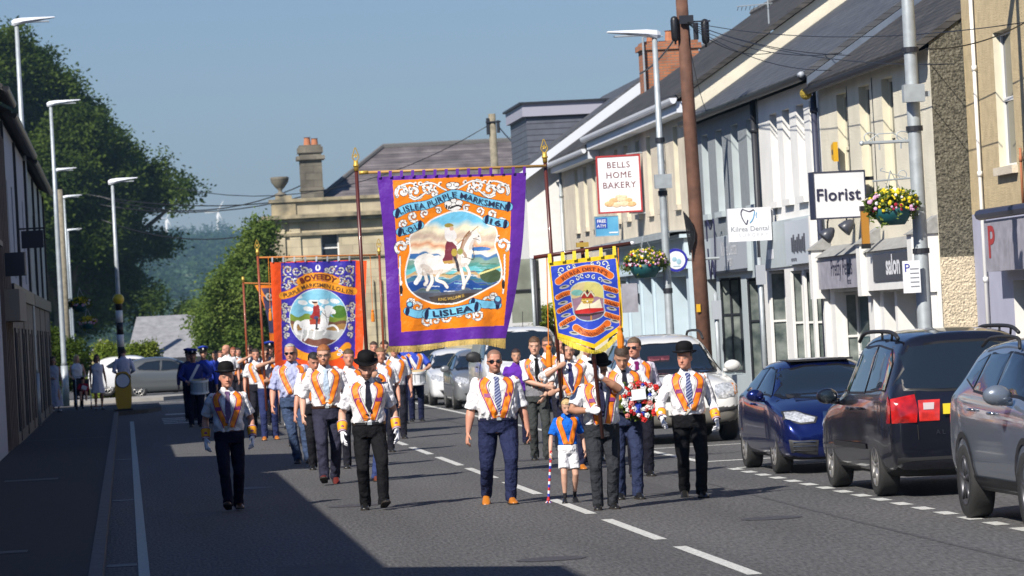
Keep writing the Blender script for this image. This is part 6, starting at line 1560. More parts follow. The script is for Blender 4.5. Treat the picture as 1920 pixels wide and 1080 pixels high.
    for i, (sh, el, wr) in enumerate(arms):
        ga = 1 + (g - 1) * .6; r0 = .034 * H * ga
        if st == 'short': S.tube([sh + Vector((-.02 * H * (-1, 1)[i], 0, .004 * H)), sh, sh.lerp(el, .45), sh.lerp(el, .80)], [.030 * H * ga, r0, .039 * H * ga, .042 * H * ga], 14, cap=True)
        elif st == 'rolled':
            S.tube([sh + Vector((-.02 * H * (-1, 1)[i], 0, .004 * H)), sh, sh.lerp(el, .5), sh.lerp(el, .93)], [.030 * H * ga, r0, .036 * H * ga, .036 * H * ga], 14); S.tube([sh.lerp(el, .80), sh.lerp(el, .98)], [.039 * H * ga, .040 * H * ga], 14)
        elif st in ('long', 'coat'): S.tube([sh + Vector((-.02 * H * (-1, 1)[i], 0, .004 * H)), sh, sh.lerp(el, .5), el, el.lerp(wr, .5), el.lerp(wr, .93)], [.030 * H * ga, r0, .034 * H * ga, .031 * H * ga, .028 * H * ga, .021 * H * ga], 14, round_ends=False); S.ell(el, (.031 * H * ga,) * 3)
        elif st == 'vest': pass
        if st != 'vest': S.ell(sh, (.033 * H * ga,) * 3, 12, 8)
    if dress:
        rs = []
        for z, rx, ry in dress:
            rs.append([(rx * H * math.cos(q) * (1 + .05 * math.sin(7 * q)), ry * H * math.sin(q) * (1 + .05 * math.sin(7 * q)), z * H) for q in [2 * math.pi * j / 28 for j in range(28)]])
        S.rings(rs)
    ms = remesh(S, vox, 3 if fine else 2)
    if fine:   # cloth folds
        n = len(ms.vertices); cv = np.empty(3 * n); ms.vertices.foreach_get('co', cv); cv = cv.reshape(-1, 3); nv = np.empty(3 * n); ms.vertices.foreach_get('normal', nv); nv = nv.reshape(-1, 3)
        ph = x * 3.1 + y; w = np.sin(cv[:, 2] * 22 + 7 * np.sin(cv[:, 0] * 11 + ph) + cv[:, 0] * 25 * np.sign(cv[:, 0])) * .7 + np.sin(cv[:, 0] * 45 + cv[:, 2] * 40 + ph) * .5 + np.sin(cv[:, 2] * 60 - cv[:, 0] * 42 + cv[:, 1] * 30 + ph) * .35
        am = .0032 * H + .004 * H * np.exp(-((cv[:, 2] / H - .57) / .04) ** 2); cv += nv * (w * am)[:, None]; ms.vertices.foreach_set('co', cv.ravel())
    ms.materials.clear(); ms.materials.append(fab(sc) if not isinstance(sc, bpy.types.Material) else sc); ms.name = 'shirt'
    so = link({'coat': 'jacket', 'vest': 'top'}.get(st, 'shirt') if not dress else 'dress', ms, t); ms.polygons.foreach_set('use_smooth', [True] * len(ms.polygons))
    bv = BVHTree.FromPolygons([v.co for v in ms.vertices], [tuple(p.vertices) for p in ms.polygons])
    def onto(px_, pz_, off):
        h = bv.ray_cast(Vector((px_, -2, pz_)), Vector((0, 1, 0)))
        if h[0] is None or h[0].y > .09 * H: 
            h2 = bv.ray_cast(Vector((px_, .02 * H + lean * H, 3)), Vector((0, 0, -1)))
            return (h2[0] + Vector((0, 0, off))) if h2[0] is not None else Vector((px_, 0, pz_))
        return h[0] + Vector((0, -off, off * .3))
    if st in ('short', 'rolled', 'long') and not dress:   # collar
        mb = MB()
        for s in (-1, 1):
            c0 = nb + Vector((0, .01 * H, -.004 * H))
            pts = [c0 + Vector((s * .037 * H * math.sin(a), .037 * H * math.cos(a), .0)) for a in np.linspace(0, math.pi * .93, 9)]
            top = [p + Vector((0, 0, .020 * H)) for p in pts]; low = [p + (p - c0) * .38 + Vector((0, -.006 * H, -.006 * H - .018 * H * (k / 8) ** 3)) for k, p in enumerate(pts)]
            mb.rings([low, top], 0, False, False); ins = [c0 + (p - c0) * .93 for p in top]; mb.rings([top, [p - Vector((0, 0, .02 * H)) for p in ins]], 0, False, False)
        mb.build('collar', fab(sc) if not isinstance(sc, bpy.types.Material) else sc, so, smooth=True)
    # ---- trousers
    if not dress:
        Tm = MB(); torso(Tm, .007 * H, .475, .565)
        for (hip, kn, ank), f in zip(legs, feet):
            if shorts:
                e = hip.lerp(kn, .78); Tm.tube([hip + Vector((0, 0, .01)), hip.lerp(kn, .4), e], [.052 * H * g, .056 * H * g, .057 * H * g], 14)
            else:
                hem = ank + Vector((0, .006 * H, -.026 * H)); Tm.tube([hip + Vector((0, 0, .01)), hip.lerp(kn, .45), kn, kn.lerp(hem, .5), hem], [.051 * H * g, .050 * H * g, .040 * H * (.5 + .5 * g), .037 * H * (.5 + .5 * g), (.036 * H, .040 * H)], 14, round_ends=False); Tm.ell(kn, (.040 * H * (.5 + .5 * g),) * 3)
        Tm.tube([A(0, -.01, hz - .035), A(0, .0, hz + .02)], [(.045 * H, .06 * H), (.06 * H, .066 * H)], 12)
        ms2 = remesh(Tm, vox, 3 if fine else 2)
        if fine:
            n = len(ms2.vertices); cv = np.empty(3 * n); ms2.vertices.foreach_get('co', cv); cv = cv.reshape(-1, 3); nv = np.empty(3 * n); ms2.vertices.foreach_get('normal', nv); nv = nv.reshape(-1, 3)
            kz = cv[:, 2] / H; am = H * (.0008 + .0035 * np.exp(-((kz - .08) / .03) ** 2) + .0018 * np.exp(-((kz - .27) / .04) ** 2) + .002 * np.exp(-((kz - .46) / .03) ** 2))
            w = np.sin(cv[:, 2] * 45 + 4 * np.sin(cv[:, 0] * 25 + y) + cv[:, 0] * 30) * .6 + np.sin(cv[:, 2] * 22 - cv[:, 0] * 50 + x) * .5; cv += nv * (w * am)[:, None]; ms2.vertices.foreach_set('co', cv.ravel())
        ms2.materials.clear(); ms2.materials.append(fab(trousers)); ms2.polygons.foreach_set('use_smooth', [True] * len(ms2.polygons))
        to = link('shorts' if shorts else 'trousers', ms2, t)
        if belt:
            mb = MB(); n = 28
            def br(z, infl): 
                gx = 1 + (g - 1)
                return [((.096 * gx * H + infl + belly * .3 * H * 0) * np.sign(math.cos(q)) * abs(math.cos(q)) ** .82, -belly * .3 * H + (.0745 * (1 + (g - 1) * .8) * H + infl + belly * .45 * H) * np.sign(math.sin(q)) * abs(math.sin(q)) ** .82, z * H - drop * H) for q in [2 * math.pi * j / n for j in range(n)]]
            mb.rings([br(.556, .012), br(.556, .017), br(.574, .017), br(.574, .012)], 0, False)
            bo_ = mb.build('belt', M['black'] if belt is True else shoe(belt), t); h = min(p[1] for p in br(.565, .017))
            mb = MB(); mb.box(-.014 * H, .014 * H, h - .006, h - .001, zs(.556), zs(.574)); mb.build('buckle', M['galv'], bo_)
    # ---- shoes
    for (hip, kn, ank), f in zip(legs, feet):
        mb = MB(); tilt = R(18) if f[2] > .015 else 0
        if f[1] < -.12 and f[2] > .0: tilt = -R(16)
        Ms = Matrix.Translation(ank - Vector((0, 0, .048 * H))) @ Matrix.Translation((0, .03 * H, 0)) @ Matrix.Rotation(tilt, 4, 'X') @ Matrix.Rotation(R(-6 if hip.x < 0 else 6), 4, 'Z') @ Matrix.Translation((0, -.03 * H, 0))
        prof = [(.042, .012, .022), (.030, .020, .050), (.0, .0225, .060), (-.025, .0235, .050), (-.060, .027, .034), (-.085, .0265, .026), (-.105, .020, .020), (-.114, .009, .013)]
        rs = []
        for yv, w, h in prof:
            rs.append([Ms @ Vector((w * H * np.sign(math.cos(q)) * abs(math.cos(q)) ** .75, yv * H, .008 * H + max(0, math.sin(q)) ** .8 * (h - .008) * H)) for q in np.linspace(-.0, math.pi, 10)] + [Ms @ Vector((-w * H * .9, yv * H, .004 * H)), Ms @ Vector((w * H * .9, yv * H, .004 * H))])
        mb.rings(rs); sho = mb.build('shoe', shoe(shoes), t, smooth=True)
        mb = MB(); rs = []
        for yv, w, h in prof: rs.append([Ms @ Vector((a * w * H * 1.06, yv * H * 1.02, b)) for a, b in ((-1, .001), (1, .001), (1, .010 * H), (-1, .010 * H))])
        mb.rings(rs); mb.build('sole', M['sole'], sho)
    # ---- collarette
    if sash:
        mb = MB(); cols = [-.058, -.050, -.046, -.036, -.034, 0, .034, .036, .046, .050, .058]
        cols = [(-.033, 0), (-.028, 1), (-.0245, 2), (-.0175, 3), (-.009, 3), (0, 3), (.009, 3), (.0175, 2), (.0245, 1), (.028, 0), (.033, 0)]
        lo = sashlow - .0
        for s in (-1, 1):
            path = catmull([(s * .050, .822), (s * .078, .785), (s * .074, .74), (s * .054, .68), (s * .030, lo + .02), (s * .016, lo - .018)], 6)
            rows = []
            for k, p in enumerate(path):
                a = path[max(k - 1, 0)]; b = path[min(k + 1, len(path) - 1)]; d = np.array(b) - np.array(a); d /= np.linalg.norm(d); nrm = np.array((-d[1], d[0])) * (1 if s < 0 else -1) * 1.0
                row = []
                for c, _ in cols:
                    cc = c * sashw * (.92 if k > 3 else .80); q = np.array(p) + nrm * cc * -1; zz = q[1]
                    if k == len(path) - 1: zz += abs(c) * .5 * (1 if (c * s) * 0 == 0 else 0)
                    row.append(onto(q[0] * H * (.6 + .4 * g), zs(zz), .013 if fine else .014))
                rows.append(row)
            o = len(mb.v); nC = len(cols)
            for r_ in rows: mb.v += [tuple(v) for v in r_]
            for i in range(len(rows) - 1):
                for j in range(nC - 1):
                    m_ = (0, 1, 2, 3, 3, 3, 3, 2, 1, 0)[j]
                    pass
                    mb.f.append((o + i * nC + j, o + i * nC + j + 1, o + (i + 1) * nC + j + 1, o + (i + 1) * nC + j)); mb.m.append(m_)
            if patch:
                pc = path[15]
                for dz in (0,):
                    a_ = [onto((pc[0] + dx) * H, zs(pc[1] + dz2), .019) for dx, dz2 in ((-.019, -.012), (.019, -.012), (.019, .013), (-.019, .013))]; mb.quad(*a_, 2)
            # fringe ends
            pe = path[-1]; a_ = [onto((pe[0] + dx) * H * (.6 + .4 * g), zs(pe[1] + dz), .012) for dx, dz in ((-.028, .014), (.028, .014), (.022 - s * .014, -.022), (-.022 - s * .014, -.022))]; mb.quad(*a_, 0)
            # round the neck
            nk = []
            for a in np.linspace(0, 1, 7):
                ang = a * math.pi * .5; px_ = s * (.052 * math.cos(ang)) * H; py_ = lean * H + (.01 + .045 * math.sin(ang)) * H
                rr = []
                for c in (-.02, .02):
                    h2 = bv.ray_cast(Vector((px_ * (1 + c * 12), py_ + c * H * math.sin(ang) * .8, 3)), Vector((0, 0, -1)))
                    rr.append((h2[0] + Vector((0, 0, .008))) if h2[0] is not None else Vector((px_, py_, zs(.84))))
                nk.append(rr)
            mb.rings(nk, 3, False, False)
        mb.build('collarette', [M['fringe'], M['sashw'], M['purple'], M['orange']] if sash != 'child' else [M['orange'], M['orange'], mat('dark_orange_edge', (.7, .12, .01), .6), M['orange']], t, smooth=False)
    if tie:
        mb = MB(); pth = [(0, .828, .014), (0, .815, .018), (0, .804, .011), (0, .76, .016), (0, .70, .020), (0, .64, .024), (0, .622, .024), (0, .605, .002)]
        rows = [[onto(c * H, zs(z), .013 + (.006 if k < 3 else 0)) for c in (-w, 0, w)] for k, (x_, z, w) in enumerate(pth)]
        if st == 'long' and vest: rows = rows[:5]
        mt = tie if isinstance(tie, bpy.types.Material) else fab(tie)
        mb.rings(rows, 0, False, False); mb.build('tie', mt, t, smooth=True)
    if vest:
        V2 = MB(); torso(V2, .010 * H, .53, .80)
        mv = remesh(V2, vox, 3); nf = [p for p in mv.polygons]
        bm = bmesh.new(); bm.from_mesh(mv)
        kill = [f for f in bm.faces if (f.calc_center_median().y < .0 and f.calc_center_median().z > zs(.66) and abs(f.calc_center_median().x) < (f.calc_center_median().z - zs(.66)) * .42) or f.calc_center_median().z > zs(.795)]
        bmesh.ops.delete(bm, geom=kill, context='FACES'); bm.to_mesh(mv); bm.free(); mv.materials.clear(); mv.materials.append(fab(vest)); mv.polygons.foreach_set('use_smooth', [True] * len(mv.polygons)); vo_ = link('waistcoat', mv, t)
        mb = MB()
        for k in range(4): p = onto(0, zs(.64 - .025 * k), .02); mb.ell(p, (.007, .004, .007), 6, 4)
        mb.build('buttons', M['black'], vo_)
    if cuffs:
        for i, (sh, el, wr) in enumerate(arms):
            a, b = el.lerp(wr, .50), el.lerp(wr, 1.02); ax = (b - a)
            prof = [(.0, .034), (.04, .0345), (.12, .034), (.86, .0285), (.95, .028), (1.0, .028)]; mb = MB(); up = (0, 1, 0)
            for k in range(len(prof) - 1): mb.tube([a + ax * prof[k][0], a + ax * prof[k + 1][0]], [prof[k][1] * H, prof[k + 1][1] * H], 16, (1, 2, 0, 2, 1)[k], cap=False, up=up)
            mb.tube([a + ax * .02, a + ax * .98], [.028 * H, .024 * H], 12, 2, up=up)
            mid = a + ax * .5; mb.ell(mid + Vector((.0, -.027 * H, 0)), (.014 * H, .006 * H, .018 * H), 8, 5, m=2)
            mb.build('cuff', [M['cuffy'], M['sashw'], M['purple']], t, smooth=True)
    if gloves:
        for i, (sh, el, wr) in enumerate(arms):
            mb = MB(); d = (wr - el).normalized(); s = (-1, 1)[i]; nrm = Vector(pn[i]) if pn[i] else Vector((-s, .25, 0))
            hand(mb, wr, d, nrm, H, curl[i], thumb=(1 if (d.cross(nrm)).y < 0 else -1) if pn[i] is None else (1 if (d.cross(nrm)).z > 0 else -1), k=1.12)
            mb.tube([wr - d * .03 * H, wr + d * .01 * H], [.0175 * H, .017 * H], 12); mb.build('glove', M['glove'], t, smooth=True)
    if strap:
        mb = MB(); rows = []
        for k in range(12):
            u = k / 11; zc = .81 - .24 * u; xc = strap * (.07 - .14 * u); rows.append([onto((xc + dx) * H, zs(zc), .014) for dx in (-.02, .02)])
        mb.rings(rows, 0, False, False); mb.build('sling', M['sashw'], t)
    t['hands'] = 0; del t['hands']
    return t, arms, HM, onto, bv
# ================================================================== the parade
def gp(px_, py_): p = QZ(px_, py_, 0); return p.x, p.y
stripe = mat('striped_tie', (.02, .03, .14), .5)
def _stripes(m, c1, c2, sc=28):
    nt = m.node_tree; b = nt.nodes['Principled BSDF']; tc = nt.nodes.new('ShaderNodeTexCoord'); mp = nt.nodes.new('ShaderNodeMapping'); mp.inputs['Rotation'].default_value = (0, R(35), 0)
    w = nt.nodes.new('ShaderNodeTexWave'); w.bands_direction = 'Z'; w.inputs['Scale'].default_value = sc / 2.5; cr = nt.nodes.new('ShaderNodeValToRGB'); cr.color_ramp.interpolation = 'CONSTANT'; cr.color_ramp.elements[0].color = tuple(c1) + (1,); cr.color_ramp.elements[1].color = tuple(c2) + (1,); cr.color_ramp.elements[1].position = .62
    nt.links.new(tc.outputs['Object'], mp.inputs[0]); nt.links.new(mp.outputs[0], w.inputs[0]); nt.links.new(w.outputs['Fac'], cr.inputs[0]); nt.links.new(cr.outputs[0], b.inputs['Base Color'])
_stripes(stripe, (.02, .03, .14), (.30, .34, .48))
dots = mat('plum_tie', (.05, .02, .08), .5, ns=60, color2=(.16, .08, .2))
GM = 'men marching in the parade'
TANS = (.50, .17, .02); BRN = (.16, .045, .02); BLKS = (.012, .012, .012)
stripA = person
# A left bowler
x, y = gp(437, 958)
person('older man in a bowler hat on the left, half in shade, with brown shoes', x, y, 1.76, 0, 1.0, .012, 'ruddy', ('short', WHITE), (.012, .013, .028), (.10, .045, .02), feet=((-.03, -.13, .015), (.04, .10, .01)), hands=((-.158, .02, .50), (.158, -.02, .50)), hair=('stubble', (.25, .22, .2)), hat='bowler', tie=dots, cuffs=True, gloves=True, head=(6, 2), group=GM, curl=(.35, .35))
# B second bowler
x, y = gp(700, 955)
person('bearded man in a bowler hat and yellow cuffs walking with his head down', x, y, 1.83, 0, 1.04, .005, 'pale', ('short', WHITE), BLACK, BLKS, feet=((-.045, .02, .0), (.06, -.14, .012)), hands=((-.172, -.04, .50), (.175, -.01, .50)), hair=('short', (.02, .015, .01)), hat='bowler', beard=((.05, .028, .018), .8), tie=(.015, .016, .03), cuffs=True, gloves=True, head=(0, 20), belt=True, group=GM)
# C sunglasses
x, y = gp(941, 945)
person('stocky man in dark sunglasses, striped tie, navy trousers and tan shoes', x, y, 1.82, 0, 1.22, .022, 'ruddy', ('rolled', WHITE), NAVY, TANS, feet=((-.080, .16, .03), (.05, -.10, .0)), hands=((-.190, .0, .46), (.190, .0, .46)), hair=('stubble', (.10, .07, .05)), glasses='sun', beard=((.22, .12, .08), .55), tie=stripe, belt=(.02, .02, .05), head=(0, 2), group=GM, curl=(.35, .35), patch=True, sashlow=.585)
# D boy
x, y = gp(1070, 943)
boy, barms, _, _, _ = person('small blond boy in a blue football shirt with headphones and a striped baton', x, y, 1.19, 0, .92, .0, 'pale', ('short', (.015, .14, .62)), (.80, .80, .83), BLKS, feet=((-.055, -.04, .0), (.05, .07, .02)), hands=((-.175, -.06, .50), (.165, .02, .50)), hair=('short', (.55, .38, .18)), sash='child', patch=False, shorts=True, head=(4, 14), vox=.0075, group=None, sashw=.80, sashlow=.57)
boy['label'] = 'small blond boy in a blue football shirt, white shorts and big headphones'
# headphones + shirt mark as parts
HMb = Matrix.Translation(Vector((0, .002 * 1.19, .845 * 1.19))) @ Matrix.Rotation(R(4), 4, 'Z') @ Matrix.Rotation(R(14), 4, 'X') @ Matrix.Translation((0, -.010 * 1.19, .017 * 1.19)) @ Matrix.Scale(.140 * 1.19, 4)
mb = MB(); mb.tube([HMb @ Vector((.40 * math.cos(q), .04, .45 + .62 * math.sin(q))) for q in np.linspace(0, math.pi, 14)], .010, 6)
for s in (-1, 1): mb.ell(HMb @ Vector((s * .40, .03, .42)), (.018, .032, .04), 10, 7)
mb.build('headphones', M['black'], boy, smooth=True)
# E front bearer of the blue banner
xE, yE = gp(1136, 955)
E, eA, _, _, _ = person('banner bearer in a low bowler hat gripping the brown pole with white gloves', xE, yE, 1.66, 0, 1.14, .02, 'tan', ('short', WHITE), CHAR, BLKS, feet=((-.05, -.02, .0), (.05, .02, .0)), hands=((-.088, -.157, .655), (-.012, -.172, .875)), elbows=((-.9, .1, -.7), (.9, .1, -.65)), pn=((0, 1, -.25), (0, 1, .1)), curl=(1.15, 1.15), hair=('short', (.03, .02, .02)), hat='bowler', tie=(.02, .02, .05), gloves=True, glasses='clear', head=(10, 16), group=GM, sashlow=.54)
# F right bowler
x, y = gp(1299, 933)
person('man in a bowler hat on the right with long sleeves, striped tie and yellow cuffs', x, y, 1.74, 0, 1.08, .008, 'ruddy', ('long', WHITE), BLACK, BLKS, feet=((-.03, .15, .02), (.045, -.10, .0)), hands=((-.185, -.10, .53), (.175, -.05, .50)), hair=('short', (.08, .06, .04)), hat='bowler', tie=stripe, cuffs=True, gloves=True, head=(-28, 2), group=GM, pn=(None, None), curl=(.25, .5))
# G wreath man
xG, yG = gp(1180, 936)
person('man looking down and holding the wreath with navy trousers, behind the banner bearer', xG, yG, 1.78, 0, 1.05, .01, 'mid', ('rolled', WHITE), (.03, .04, .09), BLKS, feet=((-.045, .06, 0), (.05, -.05, 0)), hands=((-.03, -.17, .60), (.10, -.17, .60)), elbows=((-1, .3, -.5), (1, .3, -.5)), pn=((0, -1, .6), (0, -1, .6)), hair=('short', (.05, .03, .02)), tie=(.02, .02, .03), head=(-6, 28), group=GM)
# H
x, y = gp(1203, 893)
person('man with glasses and a maroon tie standing behind the wreath', x, y, 1.80, 0, 1.06, .01, 'ruddy', ('rolled', (.66, .62, .75)), (.012, .012, .02), BLKS, feet=((-.05, .04, 0), (.05, -.05, 0)), hair=('short', (.12, .08, .05)), glasses='sun', tie=(.16, .01, .10), head=(-30, 0), group=GM, vox=.011, patch=False)
# I teen with waistcoat
x, y = gp(1014, 862)
person('teenage boy in a grey waistcoat and black tie with folded arms', x, y, 1.84, 0, .90, .0, 'pale', ('rolled', WHITE), (.05, .055, .055), BLKS, feet=((-.04, .06, 0), (.05, -.05, 0)), hands=((.05, -.13, .60), (.05, -.10, .52)), elbows=((-1, .1, -.3), (1, .3, -.5)), hair=('flat', (.10, .05, .025)), tie=(.01, .01, .012), vest=(.22, .22, .24), head=(-10, 2), group=GM, vox=.011, patch=False)
x, y = gp(1036, 838)
person('marcher whose face just shows behind the teenage boy', x, y, 1.80, 0, 1.0, .0, 'ruddy', ('rolled', WHITE), NAVY, TANS, hair=('short', (.10, .06, .04)), glasses='clear', group=GM, vox=.014)
# K bearer of the right pole of the large banner
YB = 56.8
kx = QY(1066, 640, YB + .12).x
K, kA, _, _, _ = person('pole bearer with navy tie holding the right pole of the purple banner', kx, YB + .25, 1.78, 0, 1.08, .01, 'mid', ('rolled', WHITE), (.02, .022, .05), TANS, feet=((-.05, .05, 0), (.05, -.05, 0)), hands=((-.10, -.12, .80), (-.12, -.10, .62)), elbows=((-1, 0, -.6), (.6, -.3, -.8)), pn=((0, 1, 0), (0, 1, 0)), curl=(1.1, 1.1), hair=('short', (.04, .03, .02)), tie=(.03, .03, .10), group=GM, vox=.011, patch=False)
lx = QY(696, 640, YB + .12).x
L, lA, _, _, _ = person('pole bearer mostly hidden behind the bearded bowler hatted man', lx, YB + .25, 1.78, 0, 1.02, .0, 'mid', ('rolled', WHITE), (.04, .06, .17), BRN, feet=((-.11, .06, 0), (-.02, -.05, 0)), hands=((-.03, -.12, .80), (-.02, -.12, .62)), elbows=((-1, 0, -.6), (1, 0, -.6)), pn=((0, 1, 0), (0, 1, 0)), curl=(1.1, 1.1), group=GM, vox=.011)
# M ginger
x, y = gp(620, 908)
person('tall ginger bearded man with glasses and a pale blue tie', x, y, 1.94, 0, 1.02, .0, 'pale', ('rolled', WHITE), (.035, .035, .06), (.12, .02, .015), feet=((-.045, -.14, .015), (.04, .14, .02)), hands=((-.17, -.03, .50), (.13, -.09, .56)), hair=('short', (.32, .11, .03)), beard=((.32, .11, .04), .8), glasses='clear', tie=(.45, .55, .68), belt=(.05, .02, .01), head=(-8, 2), group=GM, patch=False)
# N lavender shirt man
x, y = gp(585, 868)
person('grey haired man in a lavender blue shirt and sunglasses', x - .25, y, 1.92, 0, 1.12, .015, 'ruddy', ('rolled', (.42, .45, .68)), (.06, .09, .17), BLKS, feet=((.02, .04, 0), (.10, -.05, 0)), hands=((-.175, -.05, .50), (.17, 0, .5)), hair=('receding', (.40, .38, .35)), glasses='sun', head=(-12, 4), group=GM, vox=.011, patch=False)
x, y = gp(603, 880)
person('man in a white shirt bending his head behind the ginger bearded man', x - .06, y, 1.80, 0, 1.0, .005, 'ruddy', ('rolled', WHITE), (.014, .014, .018), BLKS, feet=((-.03, .03, 0), (.06, -.05, 0)), hands=((-.165, -.06, .48), (.16, 0, .5)), hair=('short', (.012, .010, .008)), head=(18, 22), group=GM, vox=.011, patch=False)
x, y = gp(622, 862)
person('dark haired marcher glimpsed over the white shirted shoulders on the left', x - .05, y, 1.84, 0, 1.0, .0, 'pale', ('long', WHITE), (.02, .02, .05), BRN, hair=('short', (.012, .010, .008)), head=(10, 12), group=GM, vox=.014)
# R and others round the second banner
YBo = 82.0
x = QY(497, 640, YBo).x
person('pole bearer in navy trousers and brown shoes beside the orange and blue banner', x, YBo + .3, 1.84, 0, 1.0, .0, 'mid', ('short', WHITE), (.03, .04, .12), TANS, feet=((-.05, -.05, 0), (.07, .03, 0)), hands=((.05, -.13, .84), (.03, -.12, .64)), elbows=((-1, 0, -.3), (1, 0, -.6)), pn=((0, 1, 0), (0, 1, 0)), curl=(1.1, 1.1), glasses='sun', hair=('short', (.05, .03, .02)), group=GM, vox=.013, patch=False)
x = QY(722, 640, YBo).x
person('pole bearer with a raised arm just right of the bearded bowler hatted man', x, YBo + .3, 1.84, 0, 1.02, .0, 'pale', ('short', WHITE), (.02, .025, .06), BLKS, feet=((-.05, .05, 0), (.05, -.05, 0)), hands=((-.13, -.12, .80), (.17, -.05, .50)), elbows=((-1, 0, -.6), None), pn=((0, 1, 0), None), curl=(1.1, .3), hair=('short', (.04, .03, .02)), tie=(.01, .01, .02), group=GM, vox=.013, patch=False)
x, y = gp(528, 805)
person('young marcher in shorts with white socks behind the orange and blue banner', x, y, 1.70, 0, .95, .0, 'pale', ('short', WHITE), (.03, .02, .07), BLKS, hair=('short', (.05, .03, .02)), shorts=True, sash=False, group=GM, vox=.014)
YQ = 104
x = QY(466, 640, YQ).x
person('sashed man in dark glasses gripping the farthest orange banner pole', x, YQ, 1.84, 0, 1.05, .0, 'mid', ('short', WHITE), BLACK, BLKS, hands=((-.02, -.13, .84), (-.01, -.12, .66)), elbows=((-1, 0, -.5), (1, 0, -.5)), pn=((0, 1, 0), (0, 1, 0)), curl=(1.1, 1.1), glasses='sun', hair=('short', (.06, .04, .02)), group=GM, vox=.014, patch=False)
for k, (px_, Y, H_, lab, kw) in enumerate((
    (424, 112, 1.86, 'bald man in white looking aside behind the band', dict(hair=('bald', (.3, .25, .2)), head=(-60, 0), sash=False)),
    (436, 114, 1.78, 'marcher with reddish hair behind the bald man', dict(hair=('short', (.25, .07, .03)), shirt=('short', (.25, .05, .03)), sash=True)),
    (445, 118, 1.75, 'dark haired marcher beside the far roadside tree', dict(hair=('short', (.02, .015, .01)), shirt=('short', WHITE))),
    (412, 116, 1.70, 'marcher in a pink top behind the drummers', dict(hair=('short', (.05, .03, .02)), shirt=('short', (.70, .35, .38)), sash=False)),
    (505, 96, 1.88, 'marcher in a dark police style cap near the far banner', dict(hat='cap', shirt=('coat', (.02, .025, .05)), sash=False)),
    (478, 92, 1.78, 'marcher in a white shirt behind the brown pole', dict(shirt=('short', WHITE))),
    (652, 63, 1.80, 'marcher glimpsed between the ginger man and the bearded bowler hatted man', dict(hair=('short', (.10, .06, .03)))),
    (548, 77, 1.82, 'marcher in a white shirt left of the lavender shirted man', dict(hair=('receding', (.3, .28, .26)))),
    (738, 78, 1.80, 'marcher in white walking just ahead of the right hand bandsmen', dict(hair=('short', (.02, .015, .01)))),
    (712, 70, 1.76, 'marcher right behind the bearded man, his white shoulder showing', dict(hair=('short', (.2, .12, .06)))),
    (1050, 66, 1.82, 'marcher between the teenage boy and the blue banner', dict(hair=('receding', (.2, .16, .12)), glasses='clear')),
    (1100, 60, 1.80, 'marcher whose forehead shows under the yellow fringe', dict(hair=('bald', (.2, .16, .12)))),
    (700, 92, 1.80, 'sashed marcher behind the bearded bowler hatted man', dict(shirt=('short', WHITE))),
    (760, 104, 1.80, 'marcher behind the right drummer', dict(shirt=('coat', M['uni']), sash=False)))):
    kw2 = dict(hair=('short', (.05, .03, .02)), shirt=('short', WHITE)); kw2.update(kw)
    person(lab, QY(px_, 640, Y).x, Y, H_, 0, 1.0, .0, 'ruddy', trousers=(.02, .02, .03), group=GM, vox=.016, patch=False, **kw2)
# bandsmen
def drum(label, x, y, z, shell, r=.185, h=.27, tilt=8):
    t = thing('snare_drum', label, 'drum', (x, y, z), 0, 'marching drums'); t.rotation_euler = (R(tilt), 0, 0)
    mb = MB(); mb.lathe([(r, 0), (r, h)], n=28); mb.build('shell', shell, t, smooth=True)
    mb = MB(); mb.lathe([(r * .99, h - .002), (.001, h + .004)], n=28); mb.build('drum_head', mat('drum_skin', (.62, .48, .22), .7), t)
    for z_ in (-.01, h - .035):
        mb = MB(); mb.lathe([(r, z_), (r * 1.09, z_), (r * 1.09, z_ + .045), (r, z_ + .045)], n=28); mb.build('hoop', M['signwhite'], t)
    mb = MB()
    for k in range(10): q = 2 * math.pi * k / 10; mb.tube([(r * 1.04 * math.cos(q), r * 1.04 * math.sin(q), .02), (r * 1.04 * math.cos(q), r * 1.04 * math.sin(q), h - .02)], .007, 5)
    mb.build('tension_rods', M['galv'], t); return t
GB = 'bandsmen in blue uniforms'
x, y = gp(368, 800)
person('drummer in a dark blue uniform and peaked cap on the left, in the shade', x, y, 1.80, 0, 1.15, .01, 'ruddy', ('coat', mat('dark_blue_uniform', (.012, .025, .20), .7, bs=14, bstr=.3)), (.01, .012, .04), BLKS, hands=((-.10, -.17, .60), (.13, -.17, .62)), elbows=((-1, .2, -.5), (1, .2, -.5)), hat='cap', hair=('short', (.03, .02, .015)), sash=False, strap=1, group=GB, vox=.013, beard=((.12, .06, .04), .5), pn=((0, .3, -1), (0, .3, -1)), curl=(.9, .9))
drum('pale drum carried by the dark blue drummer on the left', x + .12, y - .32, .80, mat('pale_blue_shell', (.50, .58, .62), .5), r=.20, h=.30)
x, y = gp(388, 794)
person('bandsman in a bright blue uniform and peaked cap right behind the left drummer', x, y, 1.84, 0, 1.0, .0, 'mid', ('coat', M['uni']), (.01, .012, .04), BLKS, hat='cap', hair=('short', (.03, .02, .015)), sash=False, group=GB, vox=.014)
person('bandsman with only his arm and cap showing left of the left drummer', QY(352, 640, 106).x, 106, 1.80, 0, 1.05, .0, 'mid', ('coat', mat('navy_uniform', (.015, .02, .10), .7)), (.01, .012, .03), BLKS, hat='cap', hair=('short', (.03, .02, .015)), sash=False, group=GB, vox=.016)
person('bandsman in light blue with dark hair behind the left drummers', QY(402, 640, 110).x, 110, 1.72, 0, .95, .0, 'mid', ('short', M['uni']), (.01, .012, .04), BLKS, hair=('short', (.02, .015, .01)), sash=False, group=GB, vox=.016)
x, y = gp(782, 790)
